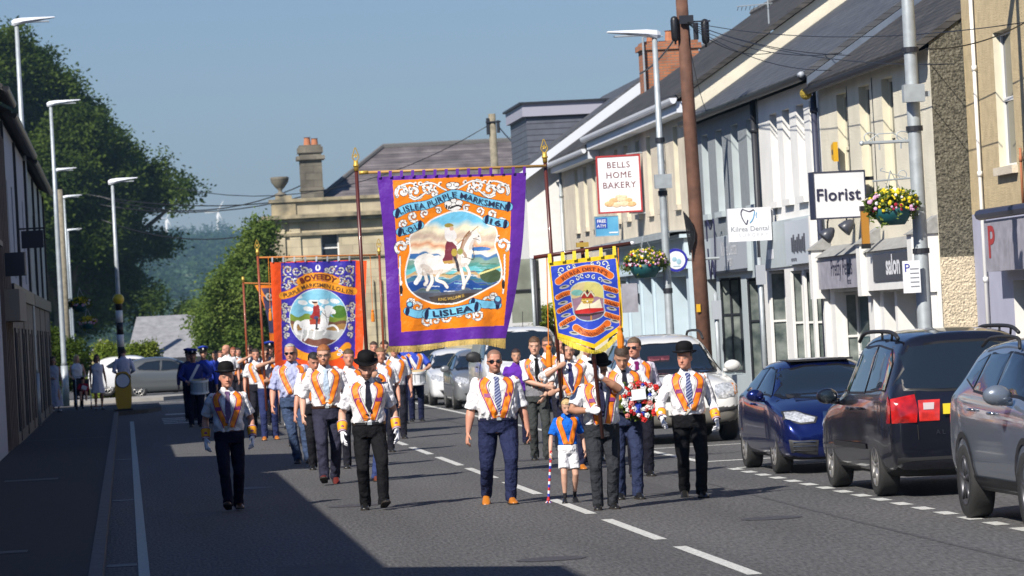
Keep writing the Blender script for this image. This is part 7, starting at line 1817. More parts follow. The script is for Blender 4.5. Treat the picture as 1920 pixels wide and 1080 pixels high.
person('drummer in a royal blue shirt and collarette playing the white drum on the right', x, y, 1.80, 0, 1.05, .0, 'mid', ('short', M['uni']), (.018, .022, .06), BLKS, hands=((-.10, -.17, .62), (.10, -.17, .62)), elbows=((-1, .2, -.5), (1, .2, -.5)), hair=('short', (.03, .02, .015)), strap=-1, group=GB, vox=.013, patch=False, pn=((0, .3, -1), (0, .3, -1)), curl=(.9, .9))
drum('white drum carried by the drummer in royal blue', x + .02, y - .34, .84, M['signwhite'])
x, y = gp(752, 795)
person('bandsman in blue with navy trousers left of the white drum', x, y, 1.78, 0, 1.0, .0, 'mid', ('short', M['uni']), (.015, .02, .06), BLKS, hair=('short', (.03, .02, .015)), sash=True, group=GB, vox=.014, patch=False)
person('marcher in a purple top standing left of the teenage boy', QY(966, 640, 70).x, 70, 1.62, 0, 1.0, .0, 'mid', ('long', (.12, .03, .35)), (.02, .02, .05), BLKS, hair=('short', (.04, .02, .02)), sash=False, group=GM, vox=.014)
# spectators
def gpv(px_, py_): p = QZ(px_, py_, .11); return p.x, p.y
dr = (.60, .60, .72)
x, y = gpv(104, 772)
person('woman in a long pale dress leaning by the shaded terrace wall', x, y, 1.66, R(15), .92, .0, 'mid', ('vest', (.40, .44, .55)), feet=((-.05, 0, 0), (.05, -.06, 0)), hands=((-.06, -.12, .60), (.14, -.04, .5)), hair=('long', (.06, .04, .03)), glasses='sun', sash=False, dress=[(.09, .16, .13), (.2, .15, .12), (.35, .125, .10), (.5, .10, .075), (.60, .085, .065), (.66, .09, .066)], shoes=(.6, .6, .6), vox=.015, z0=.11)
x, y = gpv(148, 766)
person('blonde woman in a white top and dark trousers behind the pushchair', x, y, 1.66, R(10), .95, .0, 'mid', ('vest', (.75, .75, .8)), (.01, .01, .015), BLKS, hair=('long', (.50, .38, .18)), hands=((-.12, -.12, .58), (.12, -.12, .58)), sash=False, vox=.015, z0=.11)
x, y = gpv(186, 768)
person('woman in a short white dress with her back to the hedge', x, y, 1.65, R(10), .95, .0, 'tan', ('vest', (.78, .78, .86)), BLACK, BLKS, hair=('long', (.07, .04, .02)), glasses='sun', sash=False, dress=[(.30, .13, .10), (.4, .115, .09), (.5, .10, .08), (.6, .09, .068), (.68, .09, .066)], vox=.015, z0=.11, hands=((-.13, .0, .48), (.15, -.0, .48)))
x, y = gpv(236, 772)
person('man in a white shirt seen from behind at the yellow bollard', x, y + 3.2, 1.80, math.pi, 1.05, .0, 'mid', ('long', (.66, .66, .80)), (.02, .025, .05), BLKS, hair=('short', (.015, .012, .01)), sash=False, vox=.014, z0=.12, hands=((-.13, -.12, .60), (.13, -.12, .60)), head=(0, 10))
# pushchair with a seated child
x, y = gpv(158, 768)
t = thing('pushchair', 'dark pushchair with large wheels in front of the blonde woman', 'pushchair', (x, y, .11))
mb = MB()
for s in (-1, 1):
    mb.tube([(s * .22, -.35, .12), (s * .22, .0, .45), (s * .22, .35, .95), (s * .22, .42, 1.0)], .014, 6); mb.tube([(s * .22, .30, .12), (s * .22, .0, .45)], .014, 6)
mb.tube([(-.22, .42, 1.0), (.22, .42, 1.0)], .014, 6); mb.build('frame', M['galv'], t)
mb = MB(); mb.box(-.19, .19, -.15, .18, .42, .46); mb.box(-.19, .19, .16, .20, .42, .92); mb.build('seat', M['dark'], t)
for s in (-1, 1):
    for yy_ in (-.35, .30): mb = MB(); mb.tube([(s * .22 - .015, yy_, .11), (s * .22 + .015, yy_, .11)], .11, 16); mb.build('wheel', M['black'], t)
ch = thing('person', 'small child in a red top sitting in the pushchair holding something white', 'person', (x, y - .05, .11))
B = MB()
B.rings([[(rx * math.cos(q), ry * math.sin(q) + .06, z) for q in [2 * math.pi * j / 16 for j in range(16)]] for z, rx, ry in ((.46, .10, .08), (.55, .11, .08), (.68, .11, .075), (.76, .08, .06), (.80, .035, .035), (.83, .035, .035))])
Hc = Matrix.Translation((0, .04, .82)) @ Matrix.Rotation(R(12), 4, 'X') @ Matrix.Scale(.17, 4)
B.rings([[Hc @ p for p in headring(q)] for q in (0, .08, .2, .35, .5, .65, .8, .9, .97, 1)])
for s in (-1, 1):
    B.tube([(s * .06, .05, .50), (s * .08, -.18, .52), (s * .08, -.24, .30)], [.055, .045, .035], 8, round_ends=True); B.tube([(s * .11, .05, .74), (s * .15, -.04, .62), (s * .05, -.16, .60)], [.035, .03, .02], 8, round_ends=True)
    hand(B, Vector((s * .05, -.16, .60)), Vector((-s, -1, 0)), Vector((0, 0, -1)), .9, .6)
me = remesh(B, .013, 2); n = len(me.vertices); ca = me.color_attributes.new('Col', 'FLOAT_COLOR', 'POINT'); ca.data.foreach_set('color', np.tile(np.array(SK['mid'] + (1,)), (n, 1)).ravel()); me.materials.clear(); me.materials.append(M['skin']); link('body', me, ch)
B = MB(); B.rings([[(rx * math.cos(q), ry * math.sin(q) + .06, z) for q in [2 * math.pi * j / 16 for j in range(16)]] for z, rx, ry in ((.46, .12, .10), (.55, .13, .10), (.68, .13, .09), (.76, .10, .08), (.79, .05, .05))])
for s in (-1, 1): B.tube([(s * .11, .05, .74), (s * .15, -.04, .62), (s * .08, -.12, .60)], [.045, .042, .035], 8, round_ends=True)
me = remesh(B, .013, 2); me.materials.clear(); me.materials.append(fab((.35, .02, .04))); link('shirt', me, ch)
mb = MB(); mb.rings([[Hc @ (Vector((p.x * 1.08, p.y * 1.08 + .03, p.z * 1.03))) for p in headring(q)] for q in (.6, .7, .8, .9, .97, 1)]); mb.build('hair', fab((.05, .03, .02)), ch, smooth=True)
mb = MB(); mb.box(-.07, .09, -.24, -.235, .52, .64, M=Matrix.Rotation(R(25), 4, 'Y') @ Matrix.Translation((-.25, 0, .02))); tag(mb.build('paper_flag', M['signwhite']), 'white paper lying on the lap of the child in the pushchair', 'paper').location = (x, y, .13)
# ---- boy's baton
bp_ = Vector((boy.location.x, boy.location.y, 0)); wr = barms[0][2] + bp_
t = thing('parade_baton', 'red white and blue striped baton with tassel held by the small boy', 'baton', (0, 0, 0))
mb = MB(); a = wr + Vector((.0, -.035, -.045)); b = wr + Vector((-.055, -.04, -.54)); n = 16
top_ = a + (a - b).normalized() * .06
for k in range(n): mb.tube([top_.lerp(b, k / n), top_.lerp(b, (k + 1) / n)], .013, 8, k % 3)
mb.build('shaft', [mat('flag_red', (.55, .02, .03), .6), M['signwhite'], mat('flag_blue', (.02, .04, .40), .6)], t)
mb = MB()
for k in range(12): q = k * .52; mb.tube([b, b + Vector((.035 * math.cos(q), .02 * math.sin(q), -.035))], .005, 4, k % 3)
mb.ell(b, (.02, .02, .02)); mb.build('tassel', [mat('tassel_red', (.55, .02, .03), .6), M['signwhite'], mat('tassel_blue', (.02, .04, .40), .6)], t)
# ---- wreath
c = QY(1200, 752, yG - .40); t = thing('flower_wreath', 'round wreath of red white and blue flowers with a blank white card', 'wreath', tuple(c))
rg = random.Random(4); fl = [MB() for _ in range(5)]
rel = [(0, 0, 0, .17, .05, .17)]
leaves('foliage', [(0, .02, 0, .25, .07, .215)], 3000, .028, LM, t, 77, csize=.02, shell=.2)
for k in range(84):
    a = rg.uniform(0, 6.28); rr = .245 * math.sqrt(rg.random()); px_, pz = rr * 1.05 * math.cos(a), rr * .86 * math.sin(a); ci = rg.choice((0, 0, 0, 1, 2, 2, 2, 3)); s = rg.uniform(.022, .042)
    ctr = Vector((px_, -.07 - .03 * rg.random(), pz))
    for p in range(5):
        q = p * 1.2566 + a; e_ = Vector((math.cos(q), 0, math.sin(q))); w_ = Vector((-math.sin(q), 0, math.cos(q))); L_ = s * (1.5 if ci == 2 and k % 3 == 0 else 1.05); B_ = L_ * (.28 if L_ > s * 1.2 else .52)
        fl[ci].add([ctr, ctr + e_ * L_ * .55 + w_ * B_ + Vector((0, -.012, 0)), ctr + e_ * L_ + Vector((0, .004, 0)), ctr + e_ * L_ * .55 - w_ * B_ + Vector((0, -.004, 0))], [(0, 1, 2, 3)])
    fl[ci].ell(ctr + Vector((0, -.006, 0)), (s * .34, .012, s * .34), 6, 4)
for f, m_, nm in zip(fl, (mat('red_rose', (.60, .015, .012), .5), mat('blue_flower', (.02, .05, .42), .6), mat('white_lily', (.82, .82, .80), .5), mat('pink_carnation', (.68, .20, .18), .6)), ('red_flowers', 'blue_flowers', 'white_flowers', 'pink_flowers')): f.build(nm, m_, t, smooth=True)
mb = MB(); mb.box(-.10, .06, -.125, -.115, .02, .14, M=Matrix.Rotation(R(-4), 4, 'Y')); mb.build('card', M['signwhite'], t)
# ================================================================== banners
class Art:
    """paints a banner picture into the points of its cloth grid (colours of the cloth itself)"""
    def __init__(s, X, Y): s.X = X; s.Y = Y; s.c = np.zeros(X.shape + (3,))
    def fill(s, m, c, a=1.0):
        m = np.clip(m.astype(float), 0, 1)[..., None] * a; s.c = s.c * (1 - m) + np.array(s2l([v / 255 for v in c])) * m
    def inside(s, P):
        P = np.array(P, float); r = np.zeros(s.X.shape, bool); n = len(P)
        for i in range(n):
            (x1, y1), (x2, y2) = P[i], P[(i + 1) % n]
            if y1 == y2: continue
            c = ((y1 > s.Y) != (y2 > s.Y)) & (s.X < (x2 - x1) * (s.Y - y1) / (y2 - y1) + x1); r ^= c
        return r
    def dist(s, P):
        d = np.full(s.X.shape, 1e9); P = [tuple(p) for p in P]
        for (x1, y1), (x2, y2) in zip(P[:-1], P[1:]):
            dx, dy = x2 - x1, y2 - y1; L = dx * dx + dy * dy + 1e-9; t = np.clip(((s.X - x1) * dx + (s.Y - y1) * dy) / L, 0, 1)
            d = np.minimum(d, np.hypot(s.X - x1 - t * dx, s.Y - y1 - t * dy))
        return d
    def poly(s, P, c, a=1.0): s.fill(s.inside(P), c, a)
    def ell(s, x, y, rx, ry, c, rot=0, a=1.0):
        q = math.radians(rot); u = (s.X - x) * math.cos(q) + (s.Y - y) * math.sin(q); v = -(s.X - x) * math.sin(q) + (s.Y - y) * math.cos(q); s.fill((u / rx) ** 2 + (v / ry) ** 2 < 1, c, a)
    def stroke(s, P, w, c, a=1.0, edge=None, ew=4):
        d = s.dist(P)
        if edge is not None: s.fill(d < w / 2 + ew, edge)
        s.fill(d < w / 2, c, a)
    def spiral(s, x, y, r, q0, dirn=1, turns=1.3, w=14, c=(245, 245, 240), e=(30, 25, 40), leaf=True):
        P = [(x + r * (1 - k / 26) * math.cos(q0 + dirn * turns * 6.28 * k / 26), y + r * (1 - k / 26) * math.sin(q0 + dirn * turns * 6.28 * k / 26)) for k in range(24)]
        s.fill(s.dist(P) < w / 2 + 2.5, e); 
        d = s.dist(P); s.fill(d < w / 2, c)
        if leaf:
            for k in range(0, 16, 4): s.ell(P[k][0], P[k][1], w * .62, w * .36, e, math.degrees(q0) + k * 30, .55); s.ell(P[k][0] + w * .3, P[k][1] - w * .3, w * .45, w * .3, c)
def along(path, k=10): return catmull(path, k)
def text_path(mb, s, path, size, fn, m=0, bold=.01, spacing=1.0, sx=1.0):
    """letters following a curve given in picture coordinates"""
    P = np.array(along(path)); seg = np.hypot(*(P[1:] - P[:-1]).T); cum = np.concatenate([[0], np.cumsum(seg)]); L = cum[-1]
    vs, fs = text_mesh(s, bold, spacing, 'LEFT'); xs = [v[0] for v in vs]; a, b = min(xs), max(xs); k = L / (b - a)
    out = []
    for x, y in vs:
        d = (x - a) * k; i = min(max(np.searchsorted(cum, d) - 1, 0), len(P) - 2); t = (d - cum[i]) / (seg[i] + 1e-9); p = P[i] + (P[i + 1] - P[i]) * t
        i0, i1 = max(i - 3, 0), min(i + 4, len(P) - 1); tg = P[i1] - P[i0]; tg = tg / np.linalg.norm(tg); nx = np.array((tg[1], -tg[0])); q = p + nx * y * size; out.append(fn(q[0], q[1], .012))
    mb.add(out, fs, m)
clothm = mat('painted_silk', (.8, .8, .8), .42, attr='Col', bs=5, bstr=.6, bdist=.05, spec=.5, sheen=.2)
_b = clothm.node_tree.nodes['Principled BSDF']
_tr = clothm.node_tree.nodes.new('ShaderNodeBsdfTranslucent'); _mx = clothm.node_tree.nodes.new('ShaderNodeMixShader'); _mx.inputs[0].default_value = .12
_vc = [n for n in clothm.node_tree.nodes if n.type == 'VERTEX_COLOR'][0]
clothm.node_tree.links.new(_vc.outputs[0], _tr.inputs[0]); clothm.node_tree.links.new(_b.outputs[0], _mx.inputs[1]); clothm.node_tree.links.new(_tr.outputs[0], _mx.inputs[2]); clothm.node_tree.links.new(_mx.outputs[0], clothm.node_tree.nodes['Material Output'].inputs[0])
def cloth(root, left, right, top, bot, NX, NY, world, painter):
    """grid between four curved edges in picture coordinates; world(cx,cy,off)->point"""
    l = np.array(along(left, 12)); r = np.array(along(right, 12))
    def at(P, v): i = v * (len(P) - 1); k = min(int(i), len(P) - 2); return P[k] + (P[k + 1] - P[k]) * (i - k)
    X = np.zeros((NY, NX)); Y = np.zeros((NY, NX)); us = np.linspace(0, 1, NX)
    for j in range(NY):
        v = j / (NY - 1); a, b = at(l, v), at(r, v)
        X[j] = a[0] + (b[0] - a[0]) * us; Y[j] = a[1] + (b[1] - a[1]) * us + top(us) * (1 - v) + bot(us) * v
    art = Art(X, Y); painter(art)
    V_ = [tuple(world(X[j, i], Y[j, i], 0)) for j in range(NY) for i in range(NX)]
    idx = np.arange(NX * NY).reshape(NY, NX); q = np.stack([idx[:-1, :-1], idx[1:, :-1], idx[1:, 1:], idx[:-1, 1:]], -1).reshape(-1, 4)
    me = bpy.data.meshes.new('cloth'); me.from_pydata(V_, [], q.tolist())
    ca = me.color_attributes.new('Col', 'FLOAT_COLOR', 'POINT'); ca.data.foreach_set('color', np.concatenate([art.c, np.ones((NY, NX, 1))], 2).ravel())
    me.materials.append(clothm); me.polygons.foreach_set('use_smooth', [True] * len(me.polygons))
    return link('cloth', me, root), X, Y
def fringe(root, pts, drops, world, m, n=160, off=-.01):
    """hanging threads under the cloth edge, as one piece with a ragged hem"""
    P = along(pts, 12); D = along(drops, 12); mb = MB(); rg = random.Random(2); N = n
    def at(P, v): i = v * (len(P) - 1); k = min(int(i), len(P) - 2); return P[k] + (P[k + 1] - P[k]) * (i - k)
    for i in range(N):
        a = at(P, i / N); b = at(P, (i + .92) / N); c = at(D, (i + .5) / N); j = rg.uniform(-.05, .04); k = 1 + j
        e1 = a + (c - (a + b) / 2) * k; e2 = b + (c - (a + b) / 2) * k; o = off + rg.uniform(-.008, .008)
        mb.quad(world(a[0], a[1], -.004), world(b[0], b[1], -.004), world(e2[0], e2[1], o), world(e1[0], e1[1], o))
    return mb.build('fringe', m, root)
def pole(root, p_top, p_bot, Y0, Y1, r, m, spear=True, band=True):
    a = QY(*p_top, Y0); b = QY(*p_bot, Y1); mb = MB(); mb.tube([a, b], r, 12, up=(0, 1, 0)); po = mb.build('pole', m, root, smooth=True); d = (a - b).normalized()
    if band:
        mb = MB(); mb.tube([a - d * .02, a + d * .12], r * 1.25, 12, up=(0, 1, 0)); mb.tube([a + d * .04, a + d * .07], r * 1.6, 12, up=(0, 1, 0)); mb.build('ferrule', M['gold'], po, smooth=True)
    if spear:
        c = a + d * .2; out = [(0, -.09), (.035, -.055), (.045, -.02), (.028, .03), (0, .10), (-.028, .03), (-.045, -.02), (-.035, -.055)]
        sd = Vector((1, 0, 0)) - d * d.x; sd.normalize(); P3 = [c + sd * x_ + d * z_ for x_, z_ in along(out + out[:1], 4)]
        mb = MB(); mb.tube(P3, .007, 6); mb.tube([c + sd * (.022 * math.cos(q)) + d * (-.01 + .022 * math.sin(q)) for q in np.linspace(0, 12.57, 11)[[0, 2, 4, 6, 8, 10]] * 2], .005, 5)
        for k in range(5): q = math.pi / 2 + k * 2 * math.pi / 5; mb.tube([c - d * .01, c + sd * (.034 * math.cos(q)) + d * (-.01 + .034 * math.sin(q))], .006, 5)
        mb.build('finial', M['gold'], po)
    return a, b
def cord(root, p0, p1, Y, m=None):
    a = QY(*p0, Y); b = QY(*p1, Y); mb = MB(); mb.tube([a, b], .006, 5); co = mb.build('cord', M['orange'], root); mb = MB(); mb.lathe([(.012, .12), (.03, .10), (.022, .07), (.034, .02), (.036, -.10), (.03, -.12), (.0, -.12)], b, 10); mb.build('tassel', M['orange'], co)
darkp = mat('dark_red_pole', (.085, .018, .012), .35, ns=3, na=.2, coat=.4); barm = mat('light_wood_bar', (.48, .28, .09), .45, ns=5, na=.15); redp = mat('red_brown_pole', (.26, .055, .02), .4, ns=3, na=.2, coat=.3)
# ---------------------------------------------------------------- large purple and orange banner
def W1(cx, cy, off): 
    u = (cx - 20) / 840; v = (cy - 90) / 950
    d = .05 * math.sin(u * 8 + v * 2.2) * min(1, max(0, v)) ** .8 + .035 * math.sin(u * 17 - v * 4 + 1) * max(0, v) ** 1.5 + .014 * math.sin(u * 41 + v * 5) * max(0, v) ** 2 + .05 * max(0, v) * math.sin(u * 3.1) - .16 * max(0, u - .75) ** 1 * max(0, v) + .02 * math.sin(v * 9 + u * 3)
    return QY(700 + cx / 3, 300 + cy / 3, YB - .10 - d - off)
def paint1(A):
    A.c[:] = s2l([v / 255 for v in (98, 38, 160)])
    panelP = [(108, 115), (440, 98), (778, 85), (772, 400), (762, 640), (735, 932), (560, 938), (400, 950), (158, 968), (140, 600), (120, 300)]
    A.poly(panelP, (252, 140, 12))
    OR = (250, 235, 215); K = (35, 28, 30); Wt = (250, 248, 244)
    # ornament
    for sx_2 in (1, -1):
        def mx_(x): return x if sx_2 == 1 else 888 - x
        for (x, y, r, q, w) in ((165, 180, 40, 2.5, 18), (235, 180, 42, .5, 17), (310, 150, 36, 1.5, 15), (340, 190, 26, 3.5, 12), (290, 300, 24, 2, 10), (160, 490, 38, 2.2, 16), (195, 460, 20, 4.2, 10), (365, 285, 20, 4, 9), (225, 318, 30, 1, 13), (170, 360, 24, 2.5, 11)):
            A.spiral(mx_(x), y + (0 if sx_2 == 1 else -14), r, q if sx_2 == 1 else math.pi - q, sx_2, 1.25, w, Wt, K)
        for P in ([(130, 200), (150, 150), (210, 130), (250, 150)], [(260, 140), (330, 130), (390, 160), (410, 170)], [(205, 210), (240, 220), (300, 180)], [(150, 545), (150, 640), (158, 760)]):
            A.stroke(along([(mx_(a), b - (0 if sx_2 == 1 else 12)) for a, b in P]), 9, Wt, edge=K, ew=2)
        for k in range(9):
            a = 150 + 28 * k; A.ell(mx_(a), 150 + 22 * math.sin(k * 1.3) - (0 if sx_2 == 1 else 10), 13, 8, Wt, k * 40); A.ell(mx_(a) + 4, 152 + 22 * math.sin(k * 1.3) - (0 if sx_2 == 1 else 10), 6, 4, K, k * 40)
        A.ell(mx_(157), 730 - (0 if sx_2 == 1 else 30), 9, 26, K); A.ell(mx_(157), 690 - (0 if sx_2 == 1 else 30), 6, 12, Wt)
        for (x, y, r, q) in ((250, 830, 40, 2.2), (300, 900, 30, 1.2), (350, 905, 30, 2.6), (405, 885, 28, .3), (215, 800, 22, 3)): A.spiral(mx_(x), y - (0 if sx_2 == 1 else 30), r, q if sx_2 == 1 else math.pi - q, sx_2, 1.2, 12, Wt, K)
    for (x, y, rx, ry) in ((445, 145, 34, 20), (425, 140, 14, 10), (468, 138, 14, 10), (450, 255, 48, 30), (420, 245, 20, 14), (482, 240, 20, 14), (452, 228, 16, 12)): A.ell(x, y, rx + 3, ry + 3, K); A.ell(x, y, rx, ry, Wt)
    for k in range(7): A.ell(412 + k * 13, 262 + 6 * math.sin(k), 5, 12, K, 20 * k)
    # picture
    O = along([(285, 380), (330, 340), (400, 308), (450, 293), (520, 292), (600, 325), (635, 362), (678, 380), (692, 420), (680, 480), (700, 540), (718, 620), (706, 680), (640, 720), (560, 762), (470, 800), (400, 806), (330, 800), (245, 762), (196, 710), (184, 640), (196, 570), (212, 510), (208, 440), (240, 400)], 5) 
    O = O + [O[0]]
    A.fill(A.dist(O) < 8, Wt); ins = A.inside(O)
    save = A.c.copy()
    Y_, X_ = A.Y, A.X; wob = 10 * np.sin(X_ / 37) + 6 * np.sin(X_ / 13 + Y_ / 30)
    def band(y0, y1, c, a=1.0, f=12): m = np.clip((Y_ + wob - y0) / f, 0, 1) * np.clip((y1 - Y_ - wob) / f, 0, 1); A.fill(m, c, a)
    A.fill(np.ones_like(X_), (120, 205, 240)); band(345, 900, (250, 238, 205), 1, 40); band(400, 470, (170, 125, 125), .9, 45); band(455, 505, (225, 150, 110), .9, 25); band(500, 545, (250, 240, 225), 1, 12); band(525, 560, (75, 125, 175), 1, 8)
    band(545, 590, (130, 165, 150), 1, 8); band(575, 620, (90, 160, 150), 1, 10); band(600, 640, (110, 200, 205), 1, 6); band(630, 655, (205, 170, 120), 1, 6); band(650, 690, (60, 120, 150), 1, 8); band(680, 740, (25, 75, 150), 1, 8); band(730, 810, (95, 110, 125), 1, 8)
    for k in range(26):
        y = 560 + 7.4 * k; x = 190 + (k * 137) % 440; A.stroke([(x, y), (x + 60 + (k * 31) % 60, y + 3)], 5, ((240, 245, 250), (30, 70, 130), (150, 210, 220), (80, 110, 70))[k % 4], .8)
    A.ell(240, 540, 50, 14, (60, 115, 180)); A.ell(600, 500, 60, 12, (60, 120, 190)); A.ell(660, 650, 60, 40, (70, 90, 60)); A.stroke([(600, 640), (715, 600)], 10, (235, 225, 150))
    # horse and rider
    HW = (245, 240, 232); HS = (200, 185, 170)
    A.ell(290, 580, 60, 50, (240, 240, 238)); A.stroke(along([(270, 560), (250, 600), (262, 650), (240, 690)]), 26, (246, 246, 244))
    A.ell(360, 590, 95, 52, HW, -5); A.ell(300, 580, 60, 55, HW); A.ell(480, 560, 60, 48, HW, -30)
    A.poly(along([(440, 540), (480, 470), (530, 410), (570, 395), (600, 420), (605, 460), (590, 470), (570, 450), (555, 500), (550, 560), (520, 600), (460, 590)], 4), HW)
    A.stroke(along([(540, 402), (510, 440), (490, 500), (470, 530)]), 9, (150, 105, 70)); A.stroke([(575, 400), (582, 388)], 7, HW); A.stroke([(598, 402), (600, 390)], 6, HW)
    for P, w in (([(520, 590), (540, 640), (515, 690), (505, 720)], 15), ([(490, 600), (505, 660), (510, 700)], 15), ([(380, 620), (355, 670), (395, 690), (415, 715)], 15), ([(320, 620), (330, 680), (305, 730)], 16), ([(285, 620), (300, 680), (290, 700)], 16)): A.stroke(along(P), w, HW, edge=HS, ew=2)
    A.stroke(along([(500, 545), (530, 550), (565, 555), (560, 480)]), 4, (80, 60, 40)); A.ell(592, 428, 4, 4, K); A.stroke([(560, 440), (598, 452)], 3, (60, 40, 30))
    A.poly(along([(405, 480), (400, 540), (390, 565), (430, 585), (470, 560), (470, 500), (455, 440), (420, 440)], 4), (125, 50, 65)); A.poly([(390, 570), (400, 585), (470, 580), (465, 560)], (190, 150, 70))
    for (x_, y_, rx_, ry_, q_) in ((350, 632, 90, 14, -6), (480, 600, 50, 14, -20), (300, 610, 40, 18, 30), (560, 470, 14, 40, 30), (470, 560, 26, 40, 0)): A.ell(x_, y_, rx_, ry_, (190, 165, 145), q_, .45)
    A.stroke(along([(520, 540), (500, 500), (520, 450), (545, 415)]), 16, (165, 120, 85), .8)
    A.ell(435, 425, 34, 36, (240, 236, 232)); A.ell(425, 400, 24, 34, (236, 232, 230)); A.ell(425, 368, 26, 12, (160, 140, 60)); A.ell(440, 385, 12, 12, (220, 180, 155))
    A.stroke([(445, 450), (475, 480)], 18, (240, 235, 230)); A.stroke([(470, 475), (590, 372)], 4, (150, 120, 90)); A.stroke(along([(455, 540), (470, 580), (478, 620)]), 16, (40, 35, 45)); A.ell(488, 515, 16, 18, (150, 150, 70)); A.ell(455, 520, 16, 22, (185, 160, 60))
    A.poly([(200, 745), (360, 748), (640, 722), (600, 800), (300, 800)], (85, 88, 100))
    A.poly([(310, 770), (470, 752), (585, 745), (560, 800), (400, 806), (330, 800)], (70, 60, 55))
    A.c = np.where(ins[..., None], A.c, save)
    # worn sheen stripes painted on the picture
    # ribbons
    LB = (125, 205, 240); NV = (22, 32, 70)
    for P, w in (([(135, 300), (200, 268), (300, 252), (370, 222), (450, 192), (520, 205), (600, 232), (690, 250), (760, 262)], 52), ([(150, 405), (205, 392), (262, 366)], 48), ([(638, 335), (690, 350), (742, 360)], 46), ([(192, 850), (250, 868), (310, 855)], 46), ([(560, 800), (620, 812), (700, 815)], 46), ([(300, 868), (380, 862), (470, 850), (580, 826)], 54)):
        P = along(P); A.stroke(P, w, Wt, edge=None); A.stroke(P, w - 5, LB, edge=NV, ew=3)
        for e_ in (P[0], P[-1]): A.ell(e_[0], e_[1], 12, w / 2 + 4, NV, 8)
    A.ell(700, 790, 22, 26, (60, 70, 110)); A.ell(700, 782, 14, 14, LB); A.ell(205, 815, 20, 20, (60, 70, 110)); A.ell(205, 812, 13, 12, LB)
t = thing('parade_banner', 'largest banner, purple edged and orange with a white horse and rider', 'banner')
cl, _, _ = cloth(t, [(20, 95), (46, 300), (66, 560), (76, 800), (88, 1046)], [(860, 70), (852, 280), (836, 500), (798, 760), (745, 998)], lambda u: -3 * np.sin(u * 6), lambda u: -14 * np.sin(u * math.pi) * 0 + 6 * np.sin(u * 7), 330, 370, W1, paint1)
mb = MB(); fn = W1
text_path(mb, 'LISLEA PURPLE MARKSMEN', [(152, 304), (205, 284), (300, 268), (370, 240), (450, 210), (520, 222), (600, 248), (690, 268), (742, 280)], 46, fn, 0, .018)
text_path(mb, 'L·O·L', [(166, 416), (208, 408), (258, 384)], 44, fn, 0, .018); text_path(mb, '161', [(652, 356), (690, 366), (740, 376)], 42, fn, 0, .018); text_path(mb, 'LISLEA', [(335, 880), (400, 874), (470, 864), (560, 846)], 44, fn, 0, .018)
text_path(mb, 'KING WILLIAM III', [(366, 792), (430, 788), (512, 770)], 24, fn, 1, .012)
mb.build('lettering', [mat('navy_lettering', (.012, .018, .06), .6), mat('gold_lettering', (.65, .42, .08), .5)], cl)
fringe(cl, [(88, 1046), (250, 1036), (420, 1014), (600, 1002), (745, 998)], [(70, 1082), (250, 1078), (420, 1052), (600, 1038), (742, 1062)], W1, mat('gold_fringe', (.62, .43, .12), .6, ns=60, na=.25))
a1 = pole(t, (668, 318), (694, 780), YB, YB + .08, .026, darkp); a2 = pole(t, (1022, 302), (1053, 760), YB, YB + .08, .026, darkp)
mb = MB(); mb.tube([QY(673, 324, YB - .05), QY(1024, 311, YB - .05)], .020, 10); mb.build('crossbar', barm, t, smooth=True)
mb = MB(); mb.tube([QY(673, 324, YB - .05), QY(690, 323, YB - .05)], .026, 10); mb.build('bar_end', M['gold'], t, smooth=True)
purp = mat('purple_silk', (.12, .02, .34), .5)
for k in range(14):
    mb = MB(); x = 24 + k * (836 / 13.3); yb = 96 - 26 * (x - 20) / 840; p0 = [(x, yb + 4), (x + 17, yb + 3), (x + 17, yb - 34), (x, yb - 33)]
    a, b, c, d = [W1(px_, py_, .03) for px_, py_ in p0]; mb.quad(a, b, c, d)
    a, b, c, d = [W1(px_, py_, -.05) for px_, py_ in p0]; mb.quad(a, b, c, d); mb.build('hanging_loop', purp, cl)
